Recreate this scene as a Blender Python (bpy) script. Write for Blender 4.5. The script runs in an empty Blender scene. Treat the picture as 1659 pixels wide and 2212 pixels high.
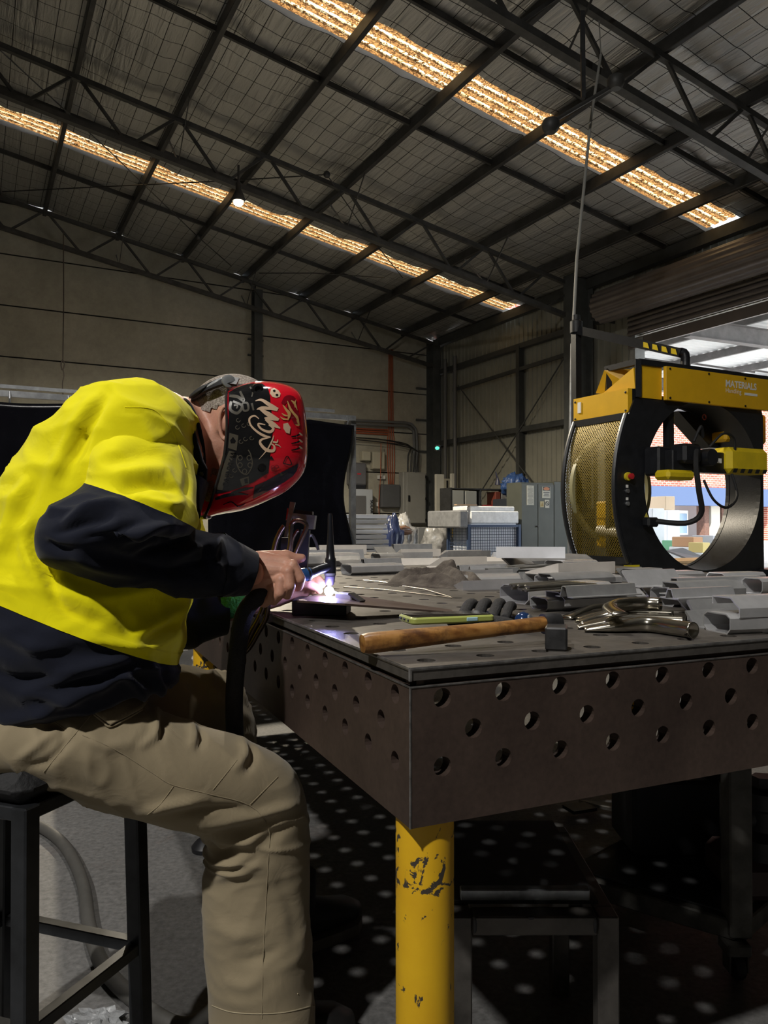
import bpy, bmesh, math, random
from mathutils import Vector, Matrix, noise, geometry
from mathutils.bvhtree import BVHTree
random.seed(7)
V = Vector
COL = bpy.context.scene.collection
SC = bpy.context.scene

# ---------------------------------------------------------------- camera
F_PX, CX, CY, CAM_H = 1663.0, 829.5, 1106.0, 1.12
PITCH = math.atan(24 / 1663.0)
cam_d = bpy.data.cameras.new('camera'); cam = bpy.data.objects.new('camera', cam_d); COL.objects.link(cam)
cam.location = (0, 0, CAM_H); cam.rotation_euler = (math.pi / 2 + PITCH, 0, 0)
cam_d.sensor_fit = 'VERTICAL'; cam_d.sensor_height = 36.0; cam_d.lens = F_PX / 2212.0 * 36.0
cam_d.clip_start = 0.05; cam_d.clip_end = 500
SC.camera = cam
SC.view_settings.view_transform = 'Standard'; SC.view_settings.look = 'None'
SC.view_settings.gamma = 1.0; SC.view_settings.use_curve_mapping = False
SC.view_settings.exposure = -0.25

# ---------------------------------------------------------------- world, sun, lamps
W = bpy.data.worlds.new('sky'); SC.world = W; W.use_nodes = True
_n = W.node_tree.nodes; _l = W.node_tree.links
_bg = _n['Background']
_bg.inputs['Color'].default_value = (0.80, 0.90, 1.0, 1); _bg.inputs['Strength'].default_value = 4.5

def light(name, kind, loc, power, color=(1, 1, 1), size=0.2, aim=None, spot=None, blend=0.5):
    d = bpy.data.lights.new(name, kind); o = bpy.data.objects.new(name, d); COL.objects.link(o)
    o.location = loc; d.energy = power; d.color = color
    if kind in ('POINT', 'SPOT'): d.shadow_soft_size = size
    if kind == 'AREA': d.shape = 'DISK'; d.size = size
    if kind == 'SPOT':
        d.spot_size = math.radians(spot or 120); d.spot_blend = blend
    if aim is not None:
        o.rotation_euler = (V(aim) - V(loc)).to_track_quat('-Z', 'Y').to_euler()
    return o

# open sky over the yard: the sun that lights the brick front and the rooflights
sun = light('sun_offscreen', 'SUN', (0, -20, 40), 17.0, (1.0, 0.95, 0.86)); sun.data.angle = math.radians(0.6)
sun.rotation_euler = V((0.30, 0.62, -0.72)).to_track_quat('-Z', 'Y').to_euler()
# the two roof lamps whose light the photograph shows: one behind the camera (front of the welder, edge of the
# table's shadow on the bench), one straight over the table (the dots of light that fall through its holes)
light('highbay_behind_offscreen', 'SPOT', (-2.9, -3.6, 7.3), 2500, (1.0, 0.97, 0.92), 0.15, (-0.3, 1.7, 0.9), 120, 0.8)
light('highbay_overhead_offscreen', 'SPOT', (-0.5, 2.7, 7.5), 750, (1.0, 0.96, 0.90), 0.10, (-0.5, 2.7, 0), 150, 0.8)

# ---------------------------------------------------------------- helpers
YAW = math.radians(28.0)
EX = V((math.cos(YAW), math.sin(YAW), 0)); EY = V((-math.sin(YAW), math.cos(YAW), 0)); EZ = V((0, 0, 1))
CORNER = V((1.648, 24.8, 0))
def B(s, r, z):                      # building frame: s from the door wall, r from the concrete wall
    q = CORNER - EX * s - EY * r; q.z = z; return q
TY = math.radians(23.8)
TX = V((math.cos(TY), math.sin(TY), 0)); TYV = V((-math.sin(TY), math.cos(TY), 0))
TOP = 0.92
TC = V((0.036, 1.06, 0))
def T(x, y, z=0.0):                  # table frame, z above the table top
    q = TC + TX * x + TYV * y; q.z = TOP + z; return q
def ray(u, v):
    a = (u - CX) / F_PX; b = (CY - v) / F_PX
    return V((a, math.cos(PITCH) - b * math.sin(PITCH), b * math.cos(PITCH) + math.sin(PITCH)))
CAMP = V((0, 0, CAM_H))
def P(u, v, d):                      # measured point: photo position and distance -> metres
    r = ray(u, v); return CAMP + r * (d / r.y)
def HZ(u, v, z):                     # measured point lying at height z
    r = ray(u, v); return CAMP + r * ((z - CAM_H) / r.z)
def proj(q):
    q = q - CAMP
    y = q.y * math.cos(PITCH) + q.z * math.sin(PITCH); z = -q.y * math.sin(PITCH) + q.z * math.cos(PITCH)
    return (CX + F_PX * q.x / y, CY - F_PX * z / y)

MATS = {}
def mat(name, col, rough=0.6, metal=0.0, var=0.0, scale=8.0, bump=0.0, bscale=None, col2=None, ramp=(0.35, 0.7), stretch=(1, 1, 1),
        spec=None, coat=0.0, emit=None, emit_s=0.0, detail=6.0, rvar=0.0):
    if name in MATS: return MATS[name]
    m = bpy.data.materials.new(name); m.use_nodes = True; MATS[name] = m
    nt = m.node_tree; N = nt.nodes; L = nt.links
    bs = N['Principled BSDF']
    bs.inputs['Roughness'].default_value = rough; bs.inputs['Metallic'].default_value = metal
    bs.inputs['Base Color'].default_value = (*col, 1)
    if spec is not None: bs.inputs['Specular IOR Level'].default_value = spec
    if coat: bs.inputs['Coat Weight'].default_value = coat; bs.inputs['Coat Roughness'].default_value = 0.05
    if emit: bs.inputs['Emission Color'].default_value = (*emit, 1); bs.inputs['Emission Strength'].default_value = emit_s
    if var or bump or col2 or rvar:
        tc = N.new('ShaderNodeTexCoord'); mp = N.new('ShaderNodeMapping'); mp.inputs['Scale'].default_value = stretch
        L.new(tc.outputs['Object'], mp.inputs['Vector'])
        nz = N.new('ShaderNodeTexNoise'); nz.inputs['Scale'].default_value = scale; nz.inputs['Detail'].default_value = detail
        nz.inputs['Roughness'].default_value = 0.6
        L.new(mp.outputs['Vector'], nz.inputs['Vector'])
        if var or col2:
            rp = N.new('ShaderNodeValToRGB'); e = rp.color_ramp.elements
            e[0].position, e[1].position = ramp
            c2 = col2 if col2 else tuple(min(1, c * (1 + var)) for c in col)
            c1 = col if col2 else tuple(c * (1 - var) for c in col)
            e[0].color = (*c1, 1); e[1].color = (*c2, 1)
            L.new(nz.outputs['Fac'], rp.inputs['Fac']); L.new(rp.outputs['Color'], bs.inputs['Base Color'])
        if rvar:
            mr = N.new('ShaderNodeMapRange'); mr.inputs['To Min'].default_value = max(0.03, rough - rvar); mr.inputs['To Max'].default_value = min(1, rough + rvar)
            mr.inputs['From Min'].default_value = 0.3; mr.inputs['From Max'].default_value = 0.7
            L.new(nz.outputs['Fac'], mr.inputs['Value']); L.new(mr.outputs['Result'], bs.inputs['Roughness'])
        if bump:
            nb = N.new('ShaderNodeTexNoise'); nb.inputs['Scale'].default_value = bscale or scale * 4; nb.inputs['Detail'].default_value = 5
            L.new(mp.outputs['Vector'], nb.inputs['Vector'])
            bp = N.new('ShaderNodeBump'); bp.inputs['Strength'].default_value = bump; bp.inputs['Distance'].default_value = 0.01
            L.new(nb.outputs['Fac'], bp.inputs['Height']); L.new(bp.outputs['Normal'], bs.inputs['Normal'])
    return m

class MB:
    """collects faces; build() links them as one mesh object"""
    def __init__(s): s.v = []; s.f = []; s.mi = []; s.cur = 0
    def add(s, verts, faces):
        o = len(s.v); s.v.extend(V(v) for v in verts)
        for f in faces: s.f.append([i + o for i in f]); s.mi.append(s.cur)
        return s
    def hexa(s, p):                       # 8 corners: bottom 4 (ccw), top 4
        return s.add(p, [(3, 2, 1, 0), (4, 5, 6, 7), (0, 1, 5, 4), (1, 2, 6, 5), (2, 3, 7, 6), (3, 0, 4, 7)])
    def box(s, c, size, ax=None, bev=0.0):    # centre, full sizes, axes
        c = V(c); X, Y, Z = ax if ax else (V((1, 0, 0)), V((0, 1, 0)), EZ)
        a, b, h = size[0] / 2, size[1] / 2, size[2] / 2
        if bev <= 0:
            return s.hexa([c - X*a - Y*b - Z*h, c + X*a - Y*b - Z*h, c + X*a + Y*b - Z*h, c - X*a + Y*b - Z*h,
                           c - X*a - Y*b + Z*h, c + X*a - Y*b + Z*h, c + X*a + Y*b + Z*h, c - X*a + Y*b + Z*h])
        bev = min(bev, a * .9, b * .9, h * .9)
        rings = []
        for z, k in ((-h, bev), (-h + bev, 0), (h - bev, 0), (h, bev)):
            aa, bb = a - k, b - k
            rings.append([c + X*x + Y*y + Z*z for x, y in ((-aa, -bb + (bev if k == 0 else 0)), (-aa + (bev if k == 0 else 0), -bb), (aa - (bev if k == 0 else 0), -bb), (aa, -bb + (bev if k == 0 else 0)),
                          (aa, bb - (bev if k == 0 else 0)), (aa - (bev if k == 0 else 0), bb), (-aa + (bev if k == 0 else 0), bb), (-aa, bb - (bev if k == 0 else 0)))])
        return s.loft(rings, cap=True)
    def bar(s, a, b, w, h, up=None, bev=0.0):  # rectangular bar from a to b
        a, b = V(a), V(b); d = b - a; ln = d.length
        if ln < 1e-6: return s
        Z = d / ln; u = V(up) if up else (EZ if abs(Z.z) < 0.95 else V((0, 1, 0)))
        X = Z.cross(u)
        if X.length < 1e-5: X = Z.cross(V((1, 0, 0)))
        X.normalize(); Y = X.cross(Z)
        return s.box((a + b) / 2, (w, h, ln), (X, Y, Z), bev)
    def loft(s, rings, closed=True, cap=True):
        n = len(rings[0]); vs = [q for r in rings for q in r]; fs = []
        for i in range(len(rings) - 1):
            for j in range(n if closed else n - 1):
                k = (j + 1) % n
                fs.append((i*n + j, i*n + k, (i+1)*n + k, (i+1)*n + j))
        if cap and closed:
            fs.append(tuple(range(n - 1, -1, -1))); m = (len(rings) - 1) * n; fs.append(tuple(m + j for j in range(n)))
        return s.add(vs, fs)
    def tube(s, pts, r, n=10, cap=True, squash=None):   # r number or list
        pts = [V(p) for p in pts]; rs = r if isinstance(r, (list, tuple)) else [r] * len(pts)
        rings = []; prev = None
        for i, p in enumerate(pts):
            t = (pts[min(i+1, len(pts)-1)] - pts[max(i-1, 0)])
            t = t.normalized() if t.length > 1e-9 else EZ
            if prev is None:
                a = EZ if abs(t.z) < 0.9 else V((1, 0, 0)); x = t.cross(a).normalized()
            else:
                x = prev - t * prev.dot(t); x = x.normalized() if x.length > 1e-6 else t.orthogonal().normalized()
            prev = x; y = t.cross(x)
            k = squash or 1.0
            rings.append([p + (x * math.cos(6.28318*j/n) + y * k * math.sin(6.28318*j/n)) * rs[i] for j in range(n)])
        return s.loft(rings, True, cap)
    def lathe(s, c, prof, axis=EZ, n=24, cap=True):   # prof [(r, h)]
        axis = V(axis).normalized(); x = axis.orthogonal().normalized(); y = axis.cross(x)
        return s.loft([[V(c) + axis*h + (x*math.cos(6.28318*j/n) + y*math.sin(6.28318*j/n))*max(r, 1e-5) for j in range(n)] for r, h in prof], True, cap)
    def prism(s, poly, d):                # poly of 3D points, extruded by d
        n = len(poly); d = V(d)
        return s.add([V(p) for p in poly] + [V(p) + d for p in poly],
                     [tuple(range(n - 1, -1, -1)), tuple(range(n, 2*n))] + [(j, (j+1) % n, n + (j+1) % n, n + j) for j in range(n)])
    def ell(s, c, r, ax=None, n=20, m=12):
        c = V(c); X, Y, Z = ax if ax else (V((1, 0, 0)), V((0, 1, 0)), EZ)
        rings = []
        for i in range(m + 1):
            t = math.pi * i / m; k = max(math.sin(t), 1e-4)
            rings.append([c + X*(r[0]*k*math.cos(6.28318*j/n)) + Y*(r[1]*k*math.sin(6.28318*j/n)) - Z*(r[2]*math.cos(t)) for j in range(n)])
        return s.loft(rings)
    def build(s, name, m, parent=None, smooth=False, bevel=0.0, fixn=True):
        me = bpy.data.meshes.new(name); o = bpy.data.objects.new(name, me); COL.objects.link(o)
        if parent is not None:
            o.parent = parent; Mi = WORLD[parent.name].inverted(); vs = [Mi @ v for v in s.v]; WORLD[o.name] = WORLD[parent.name].copy()
        else:
            org = s.origin if hasattr(s, 'origin') else None
            if org is None:
                xs = [v.x for v in s.v]; ys = [v.y for v in s.v]; zs = [v.z for v in s.v]
                org = V(((min(xs)+max(xs))/2, (min(ys)+max(ys))/2, min(zs)))
            o.location = org; vs = [v - org for v in s.v]; WORLD[o.name] = Matrix.Translation(org)
        me.from_pydata([tuple(v) for v in vs], [], s.f)
        ms = m if isinstance(m, (list, tuple)) else [m]
        for x in ms: me.materials.append(x)
        if len(ms) > 1:
            me.polygons.foreach_set('material_index', s.mi)
        if fixn:
            bm = bmesh.new(); bm.from_mesh(me); bmesh.ops.recalc_face_normals(bm, faces=bm.faces); bm.to_mesh(me); bm.free()
        if smooth: 
            me.polygons.foreach_set('use_smooth', [True] * len(me.polygons))
            if smooth != 2:
                md = o.modifiers.new('split', 'EDGE_SPLIT'); md.split_angle = math.radians(40)
        if bevel:
            md = o.modifiers.new('bevel', 'BEVEL'); md.width = bevel; md.segments = 2; md.limit_method = 'ANGLE'; md.angle_limit = math.radians(40)
        me.update(); return o
WORLD = {}
def tag(o, label, cat=None, group=None, kind=None):
    if label: o['label'] = label
    if cat: o['category'] = cat
    if group: o['group'] = group
    if kind: o['kind'] = kind
    return o
def thing(name, label, cat, loc=(0, 0, 0), rz=0.0, group=None, kind=None):
    o = bpy.data.objects.new(name, None); COL.objects.link(o); o.location = loc; o.rotation_euler = (0, 0, rz)
    o.empty_display_size = 0.05
    WORLD[o.name] = Matrix.Translation(V(loc)) @ Matrix.Rotation(rz, 4, 'Z')
    return tag(o, label, cat, group, kind)
def struct(o, label=None):
    o['kind'] = 'structure'
    if label: o['label'] = label
    return o
def crom(pts, t):                     # Catmull-Rom through tuples, t in 0..len-1
    i = min(int(t), len(pts) - 2); f = t - i
    p0 = pts[max(i-1, 0)]; p1 = pts[i]; p2 = pts[i+1]; p3 = pts[min(i+2, len(pts)-1)]
    return tuple(0.5*((2*b) + (-a + c)*f + (2*a - 5*b + 4*c - d)*f*f + (-a + 3*b - 3*c + d)*f*f*f) for a, b, c, d in zip(p0, p1, p2, p3))
def curve(pts, n):
    pts = [tuple(p) for p in pts]; return [V(crom(pts, (len(pts)-1)*i/(n-1))) for i in range(n)]
def text_mesh(body, size, place, m, name, parent, extrude=0.0, bold=0.0, align='LEFT'):
    """flat lettering; place(x, y) -> world point"""
    cu = bpy.data.curves.new('lettering', 'FONT'); cu.body = body; cu.size = size; cu.align_x = align; cu.resolution_u = 3; cu.offset = bold
    to = bpy.data.objects.new('lettering', cu); COL.objects.link(to)
    dg = bpy.context.evaluated_depsgraph_get(); me = bpy.data.meshes.new_from_object(to.evaluated_get(dg))
    bpy.data.objects.remove(to); mb = MB()
    mb.add([place(v.co.x, v.co.y) for v in me.vertices], [tuple(p.vertices) for p in me.polygons]); bpy.data.meshes.remove(me)
    return mb.build(name, m, parent, fixn=False)

# ---------------------------------------------------------------- materials
STEEL = mat('dark_steel', (0.035, 0.036, 0.038), 0.55, 0.3, 0.35, 6, 0.1)
PURL = mat('purlin_steel', (0.06, 0.06, 0.06), 0.5, 0.5, 0.3, 3)
TRUSS = mat('truss_steel', (0.075, 0.075, 0.073), 0.55, 0.4, 0.3, 4)
GALV = mat('galvanised', (0.33, 0.34, 0.35), 0.45, 0.7, 0.25, 10)
BLACK = mat('black_paint', (0.012, 0.012, 0.014), 0.45, 0, 0.3, 10)
RUBBER = mat('rubber', (0.012, 0.012, 0.013), 0.7, 0, 0.2, 20, 0.15, 120)
# ================================================================ the shed
def mat_nodes(name):
    m = bpy.data.materials.new(name); m.use_nodes = True; MATS[name] = m
    return m, m.node_tree.nodes, m.node_tree.links, m.node_tree.nodes['Principled BSDF']

# floor: worn grey concrete
m, N, L, bs = mat_nodes('floor_concrete')
tc = N.new('ShaderNodeTexCoord')
def nz(scale, det=8, rough=0.6):
    x = N.new('ShaderNodeTexNoise'); x.inputs['Scale'].default_value = scale; x.inputs['Detail'].default_value = det; x.inputs['Roughness'].default_value = rough
    L.new(tc.outputs['Object'], x.inputs['Vector']); return x
def rampn(src, stops):
    r = N.new('ShaderNodeValToRGB'); e = r.color_ramp.elements
    while len(e) < len(stops): e.new(0.5)
    for i, (p, c) in enumerate(stops): e[i].position = p; e[i].color = (*c, 1)
    L.new(src, r.inputs['Fac']); return r
def mixc(a, b, f, mode='MIX'):
    x = N.new('ShaderNodeMix'); x.data_type = 'RGBA'; x.blend_type = mode
    for s, k in ((a, 6), (b, 7)):
        if isinstance(s, tuple): x.inputs[k].default_value = (*s, 1)
        else: L.new(s, x.inputs[k])
    if isinstance(f, float): x.inputs[0].default_value = f
    else: L.new(f, x.inputs[0])
    return x.outputs[2]
big = rampn(nz(1.3).outputs['Fac'], [(0.3, (0.095, 0.093, 0.091)), (0.7, (0.17, 0.167, 0.162))])
fine = rampn(nz(60).outputs['Fac'], [(0.3, (0.6, 0.6, 0.6)), (0.7, (1.25, 1.25, 1.25))])
c1 = mixc(big.outputs['Color'], fine.outputs['Color'], 1.0, 'MULTIPLY')
rust = rampn(nz(2.4, 10, 0.7).outputs['Fac'], [(0.58, (0, 0, 0)), (0.78, (0.6, 0.6, 0.6))])
c2 = mixc(c1, (0.15, 0.10, 0.075), rust.outputs['Color'])
spk = rampn(nz(180, 2).outputs['Fac'], [(0.70, (0, 0, 0)), (0.76, (1, 1, 1))])
c3 = mixc(c2, (0.30, 0.30, 0.29), spk.outputs['Color'])
L.new(c3, bs.inputs['Base Color']); bs.inputs['Roughness'].default_value = 0.62
bp = N.new('ShaderNodeBump'); bp.inputs['Strength'].default_value = 0.35; bp.inputs['Distance'].default_value = 0.01
L.new(nz(30, 8, 0.7).outputs['Fac'], bp.inputs['Height']); L.new(bp.outputs['Normal'], bs.inputs['Normal'])
FLOORM = m
mb = MB(); mb.add([B(0, 0, 0), B(0, 30, 0), B(32, 30, 0), B(32, 0, 0)], [(0, 1, 2, 3)])
mb.origin = V((0, 0, 0)); struct(mb.build('floor', FLOORM), 'worn grey concrete workshop floor')

SLOPE = 0.179; EAVE = 7.0; RIDGE = 16.0
def roofz(s): return EAVE + SLOPE * (s if s <= RIDGE else 2 * RIDGE - s)

# concrete wall of horizontal precast panels
m, N, L, bs = mat_nodes('wall_concrete'); tc = N.new('ShaderNodeTexCoord')
a = rampn(nz(0.7, 6).outputs['Fac'], [(0.3, (0.33, 0.315, 0.26)), (0.7, (0.43, 0.41, 0.34))])
b = rampn(nz(5, 10, 0.75).outputs['Fac'], [(0.25, (0.8, 0.8, 0.8)), (0.65, (1.06, 1.06, 1.06))])
c = mixc(a.outputs['Color'], b.outputs['Color'], 1.0, 'MULTIPLY')
mp = N.new('ShaderNodeMapping'); mp.inputs['Scale'].default_value = (1, 1, 0.15); L.new(tc.outputs['Object'], mp.inputs['Vector'])
st = N.new('ShaderNodeTexNoise'); st.inputs['Scale'].default_value = 1.6; st.inputs['Detail'].default_value = 8; L.new(mp.outputs['Vector'], st.inputs['Vector'])
sr = rampn(st.outputs['Fac'], [(0.55, (0, 0, 0)), (0.8, (0.55, 0.55, 0.55))])
c = mixc(c, (0.2, 0.185, 0.15), sr.outputs['Color'])
ms = N.new('ShaderNodeTexNoise'); ms.inputs['Scale'].default_value = 1.1; ms.inputs['Detail'].default_value = 12; ms.inputs['Roughness'].default_value = 0.85; ms.inputs['Distortion'].default_value = 1.5
L.new(tc.outputs['Object'], ms.inputs['Vector'])
cr = rampn(ms.outputs['Fac'], [(0.66, (0, 0, 0)), (0.74, (0.75, 0.75, 0.75))])
c = mixc(c, (0.09, 0.085, 0.07), cr.outputs['Color'])
L.new(c, bs.inputs['Base Color']); bs.inputs['Roughness'].default_value = 0.85
CONC = m
JOINT = mat('joint_dark', (0.05, 0.047, 0.04), 0.9)
wall_back = thing('wall_back', None, None, B(0, 0, 0)); struct(wall_back, 'stained precast concrete panel wall')
mb = MB(); mb.prism([B(0, -0.08, 0), B(32, -0.08, 0), B(32, -0.08, EAVE), B(16, -0.08, roofz(16)), B(0, -0.08, EAVE)], EY * 0.1)
mb.build('backing', JOINT, wall_back)
def clip_roof(poly):                   # keep (s, z) below the roof
    out = []
    g = lambda p: roofz(p[0]) - 0.02 - p[1]
    for i, p in enumerate(poly):
        q = poly[(i + 1) % len(poly)]
        if g(p) >= 0: out.append(p)
        if (g(p) >= 0) != (g(q) >= 0):
            t = g(p) / (g(p) - g(q)); out.append((p[0] + (q[0]-p[0])*t, p[1] + (q[1]-p[1])*t))
    return out
for s0, s1 in ((0.25, 6.05), (6.05, 13.6), (13.6, 18.2), (18.2, 25), (25, 32)):
    for k in range(-1, 7):
        z0 = 3.96 + 1.27 * (k - 3) if k >= 0 else 0; z1 = 3.96 + 1.27 * (k - 2)
        pl = clip_roof([(s0 + 0.02, max(z0, 0) + 0.018), (s1 - 0.02, max(z0, 0) + 0.018), (s1 - 0.02, z1 - 0.018), (s0 + 0.02, z1 - 0.018)])
        if len(pl) >= 3 and z1 > 0.1:
            mb = MB(); mb.prism([B(s, 0.0, z) for s, z in pl], EY * -0.0 + EY * 0.15 * -1 + EY * 0.13); mb.build('concrete_panel', CONC, wall_back)
CSTEEL = mat('column_steel', (0.075, 0.08, 0.078), 0.6, 0.2, 0.25, 3)
def ibeam(mb, p0, p1, depth, width, dvec, t=0.016):    # I section between two points, depth along dvec
    p0, p1 = V(p0), V(p1); d = V(dvec).normalized(); z = (p1 - p0).normalized(); w = d.cross(z)
    for k in (-1, 1):
        mb.bar(p0 + d*k*(depth/2 - t/2), p1 + d*k*(depth/2 - t/2), t if False else width, t, up=d)
    mb.bar(p0, p1, 0.012, depth - 2*t, up=d)
def column(s, r, ztop, depth, width, dvec, name='column'):
    mb = MB(); ibeam(mb, B(s, r, 0), B(s, r, ztop), depth, width, dvec); return mb
for s in (6.05, 13.6, 18.2):
    mb = column(s, 0.18, roofz(s) - 0.35, 0.28, 0.24, EY)
    for z in (3.75, 4.6, 5.0, 5.9, 6.35, 2.6):
        mb.box(B(s, 0.06, z), (0.46, 0.05, 0.05), (EX, EY, EZ))
    struct(mb.build('column', CSTEEL, wall_back))
mb = column(0.25, 0.3, EAVE - 0.1, 0.42, 0.26, EY)
for z in (2.4, 3.4, 4.4, 5.4): mb.box(B(0.55, 0.08, z), (0.4, 0.06, 0.06), (EX, EY, EZ))
mb.build('column', CSTEEL, wall_back)

# door wall: ribbed sheet cladding on girts
CLAD = mat('cladding', (0.23, 0.225, 0.185), 0.55, 0.0, 0.12, 1.2)
wall_right = thing('wall_right', None, None, B(0, 0, 0)); struct(wall_right, 'ribbed metal clad wall with steel girts')
def clad(r0, r1, z0, z1, sgn=1, s=-0.06):
    r = r0
    while r < r1 - 0.01:
        e = min(r + 0.76, r1); prof = []
        x = r
        while x < e - 0.001:
            for dx, h in ((0, 0), (0.07, 0), (0.082, 0.028), (0.108, 0.028), (0.12, 0)):
                if x + dx <= e: prof.append((x + dx, h))
            x += 0.19
        prof.append((e, 0))
        a = [B(s + h, rr, z0) for rr, h in prof]; b = [B(s + h, rr, z1) for rr, h in prof]
        mb = MB(); n = len(prof); mb.add(a + b, [(i, i+1, n+i+1, n+i) for i in range(n - 1)]); o = mb.build('cladding_sheet', CLAD, wall_right)
        md = o.modifiers.new('thick', 'SOLIDIFY'); md.thickness = 0.004
        r = e
clad(0, 8.5, 0, EAVE); clad(8.5, 13.6, 5.33, EAVE); clad(13.6, 30, 0, EAVE)
mb = MB(); mb.box(B(-0.16, 4.25, 3.5), (0.1, 8.5, 7.0), (EX, EY, EZ)); mb.box(B(-0.16, 11.05, 6.2), (0.1, 5.1, 1.7), (EX, EY, EZ)); mb.box(B(-0.16, 21.8, 3.5), (0.1, 16.4, 7), (EX, EY, EZ)); mb.build('outer_skin', CLAD, wall_right)
GIRT = mat('girt_steel', (0.05, 0.052, 0.05), 0.6, 0.2, 0.2, 4)
for z in (1.5, 3.64, 5.9):
    mb = MB(); mb.bar(B(0.08, 0.3, z), B(0.08, 6.9, z), 0.16, 0.14); mb.build('girt', GIRT, wall_right)
    if z > 5.5: mb = MB(); mb.bar(B(0.08, 7.4, z), B(0.08, 8.5, z), 0.16, 0.14); mb.build('girt', GIRT, wall_right)
mb = MB(); mb.bar(B(0.1, 0.2, 6.85), B(0.1, 30, 6.85), 0.18, 0.24); mb.build('eave_beam', GIRT, wall_right)
mb = MB(); mb.bar(B(0.14, 1.3, 5.2), B(0.14, 6.9, 5.32), 0.06, 0.1); mb.build('brace_rail', GIRT, wall_right)
mb = MB(); mb.bar(B(0.1, 4.5, 0), B(0.1, 4.5, 5.9), 0.14, 0.16, up=EX); mb.build('mullion', GIRT, wall_right)
for a, b in ((B(0.18, 1.6, 5.3), B(0.18, 6.9, 0.6)), (B(0.18, 6.9, 5.7), B(0.18, 1.2, 0.6))):
    mb = MB(); mb.tube([a, b], 0.018, 8); mb.build('brace_rod', GIRT, wall_right)
CD = CSTEEL
for r in (7.15, 13.75, 20.5):
    mb = column(0.42, r, EAVE, 0.62, 0.34, EX); mb.build('column', CD, wall_right)
for r in (1.0, 1.55):
    mb = MB(); mb.tube([B(0.25, r, 0), B(0.25, r, 6.2)], 0.055, 12); mb.build('downpipe', mat('pipe_grey', (0.10, 0.10, 0.10), 0.5), wall_right, True)
# door opening: jambs, head, rolled shutter
for r in (8.55, 13.55):
    mb = MB(); mb.box(B(-0.05, r, 2.66), (0.3, 0.14, 5.32), (EX, EY, EZ)); mb.build('door_jamb', mat('jamb_grey', (0.26, 0.26, 0.25), 0.6, 0, 0.15, 6), wall_right)
door = thing('door_1', None, None, B(0.6, 11, 5.0)); struct(door, 'rolled up ribbed metal roller shutter door')
SHUT = mat('shutter', (0.145, 0.125, 0.115), 0.42, 0.35, 0.12, 3)
rings = []
n = 110
for r in (8.05, 13.9):
    rings.append([B(0.55 + (0.36 + 0.016 * math.cos(17 * 6.28318 * j / n)) * math.cos(6.28318 * j / n), r, 6.02 + (0.36 + 0.016 * math.cos(17 * 6.28318 * j / n)) * math.sin(6.28318 * j / n)) for j in range(n)])
mb = MB(); mb.loft(rings); mb.build('shutter_roll', SHUT, door, True)
for k in range(4):
    mb = MB(); mb.tube([B(0.16, 8.5, 5.68 - 0.11 * k), B(0.16, 13.7, 5.68 - 0.11 * k)], 0.058, 10); mb.build('shutter_slat', SHUT, door, True)
mb = MB(); mb.box(B(0.16, 11.1, 5.12), (0.06, 5.2, 0.22), (EX, EY, EZ)); mb.build('bottom_rail', SHUT, door)
for r in (7.98, 13.95):
    mb = MB(); mb.box(B(0.45, r, 6.02), (0.75, 0.03, 0.6), (EX, EY, EZ)); mb.build('end_bracket', GIRT, door)
mb = MB(); mb.box(B(0.21, 8.75, 5.14), (0.01, 0.42, 0.12), (EX, EY, EZ)); mb.build('maker_plate', mat('plate_grey', (0.2, 0.2, 0.19), 0.5), door)
# the walls behind the camera
for nm, pts, d in (('wall_left', [B(32, 0, 0), B(32, 30, 0), B(32, 30, EAVE), B(32, 0, EAVE)], -EX * 0.1),
                   ):
    mb = MB(); mb.prism(pts, d); struct(mb.build(nm, CONC), 'plain concrete wall')
wf = thing('wall_front', None, None, B(16, 30, 0)); struct(wf, 'plain concrete end wall')
for p_ in ([(0, 0), (16, 0), (16, EAVE), (0, EAVE)], [(16, 0), (32, 0), (32, EAVE), (16, EAVE)], [(0, EAVE), (32, EAVE), (16, roofz(16))]):
    mb = MB(); mb.prism([B(s_, 30, z_) for s_, z_ in p_], -EY * 0.1); mb.build('wall_panel', CONC, wf)
def portal(name, c, sx_, sy_, nrm):
    d = bpy.data.lights.new(name, 'AREA'); d.shape = 'RECTANGLE'; d.size = sx_; d.size_y = sy_; o = bpy.data.objects.new(name, d); COL.objects.link(o)
    o.location = c; o.rotation_euler = V(nrm).to_track_quat('-Z', 'Z').to_euler(); d.cycles.is_portal = True
portal('roller_door_portal', B(-0.1, 11.05, 2.66), 5.0, 5.3, -EX)

# ---------------------------------------------------------------- roof
ceiling = thing('ceiling', None, None, B(8, 10, 7)); struct(ceiling, 'foil lined roof on steel trusses and purlins')
m, N, L, bs = mat_nodes('foil'); tc = N.new('ShaderNodeTexCoord')
mp = N.new('ShaderNodeMapping'); mp.inputs['Rotation'].default_value = (0, 0, -YAW); mp.inputs['Location'].default_value = (0, 0, 0)
L.new(tc.outputs['Object'], mp.inputs['Vector'])
mp2 = N.new('ShaderNodeMapping'); mp2.inputs['Scale'].default_value = (9.0, 0.9, 2.0); L.new(mp.outputs['Vector'], mp2.inputs['Vector'])
w1 = N.new('ShaderNodeTexNoise'); w1.inputs['Scale'].default_value = 1.0; w1.inputs['Detail'].default_value = 5; w1.inputs['Distortion'].default_value = 0.6
L.new(mp2.outputs['Vector'], w1.inputs['Vector'])
w2 = N.new('ShaderNodeTexNoise'); w2.inputs['Scale'].default_value = 26.0; w2.inputs['Detail'].default_value = 4; L.new(mp.outputs['Vector'], w2.inputs['Vector'])
bp1 = N.new('ShaderNodeBump'); bp1.inputs['Strength'].default_value = 0.85; bp1.inputs['Distance'].default_value = 0.05; L.new(w1.outputs['Fac'], bp1.inputs['Height'])
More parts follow.
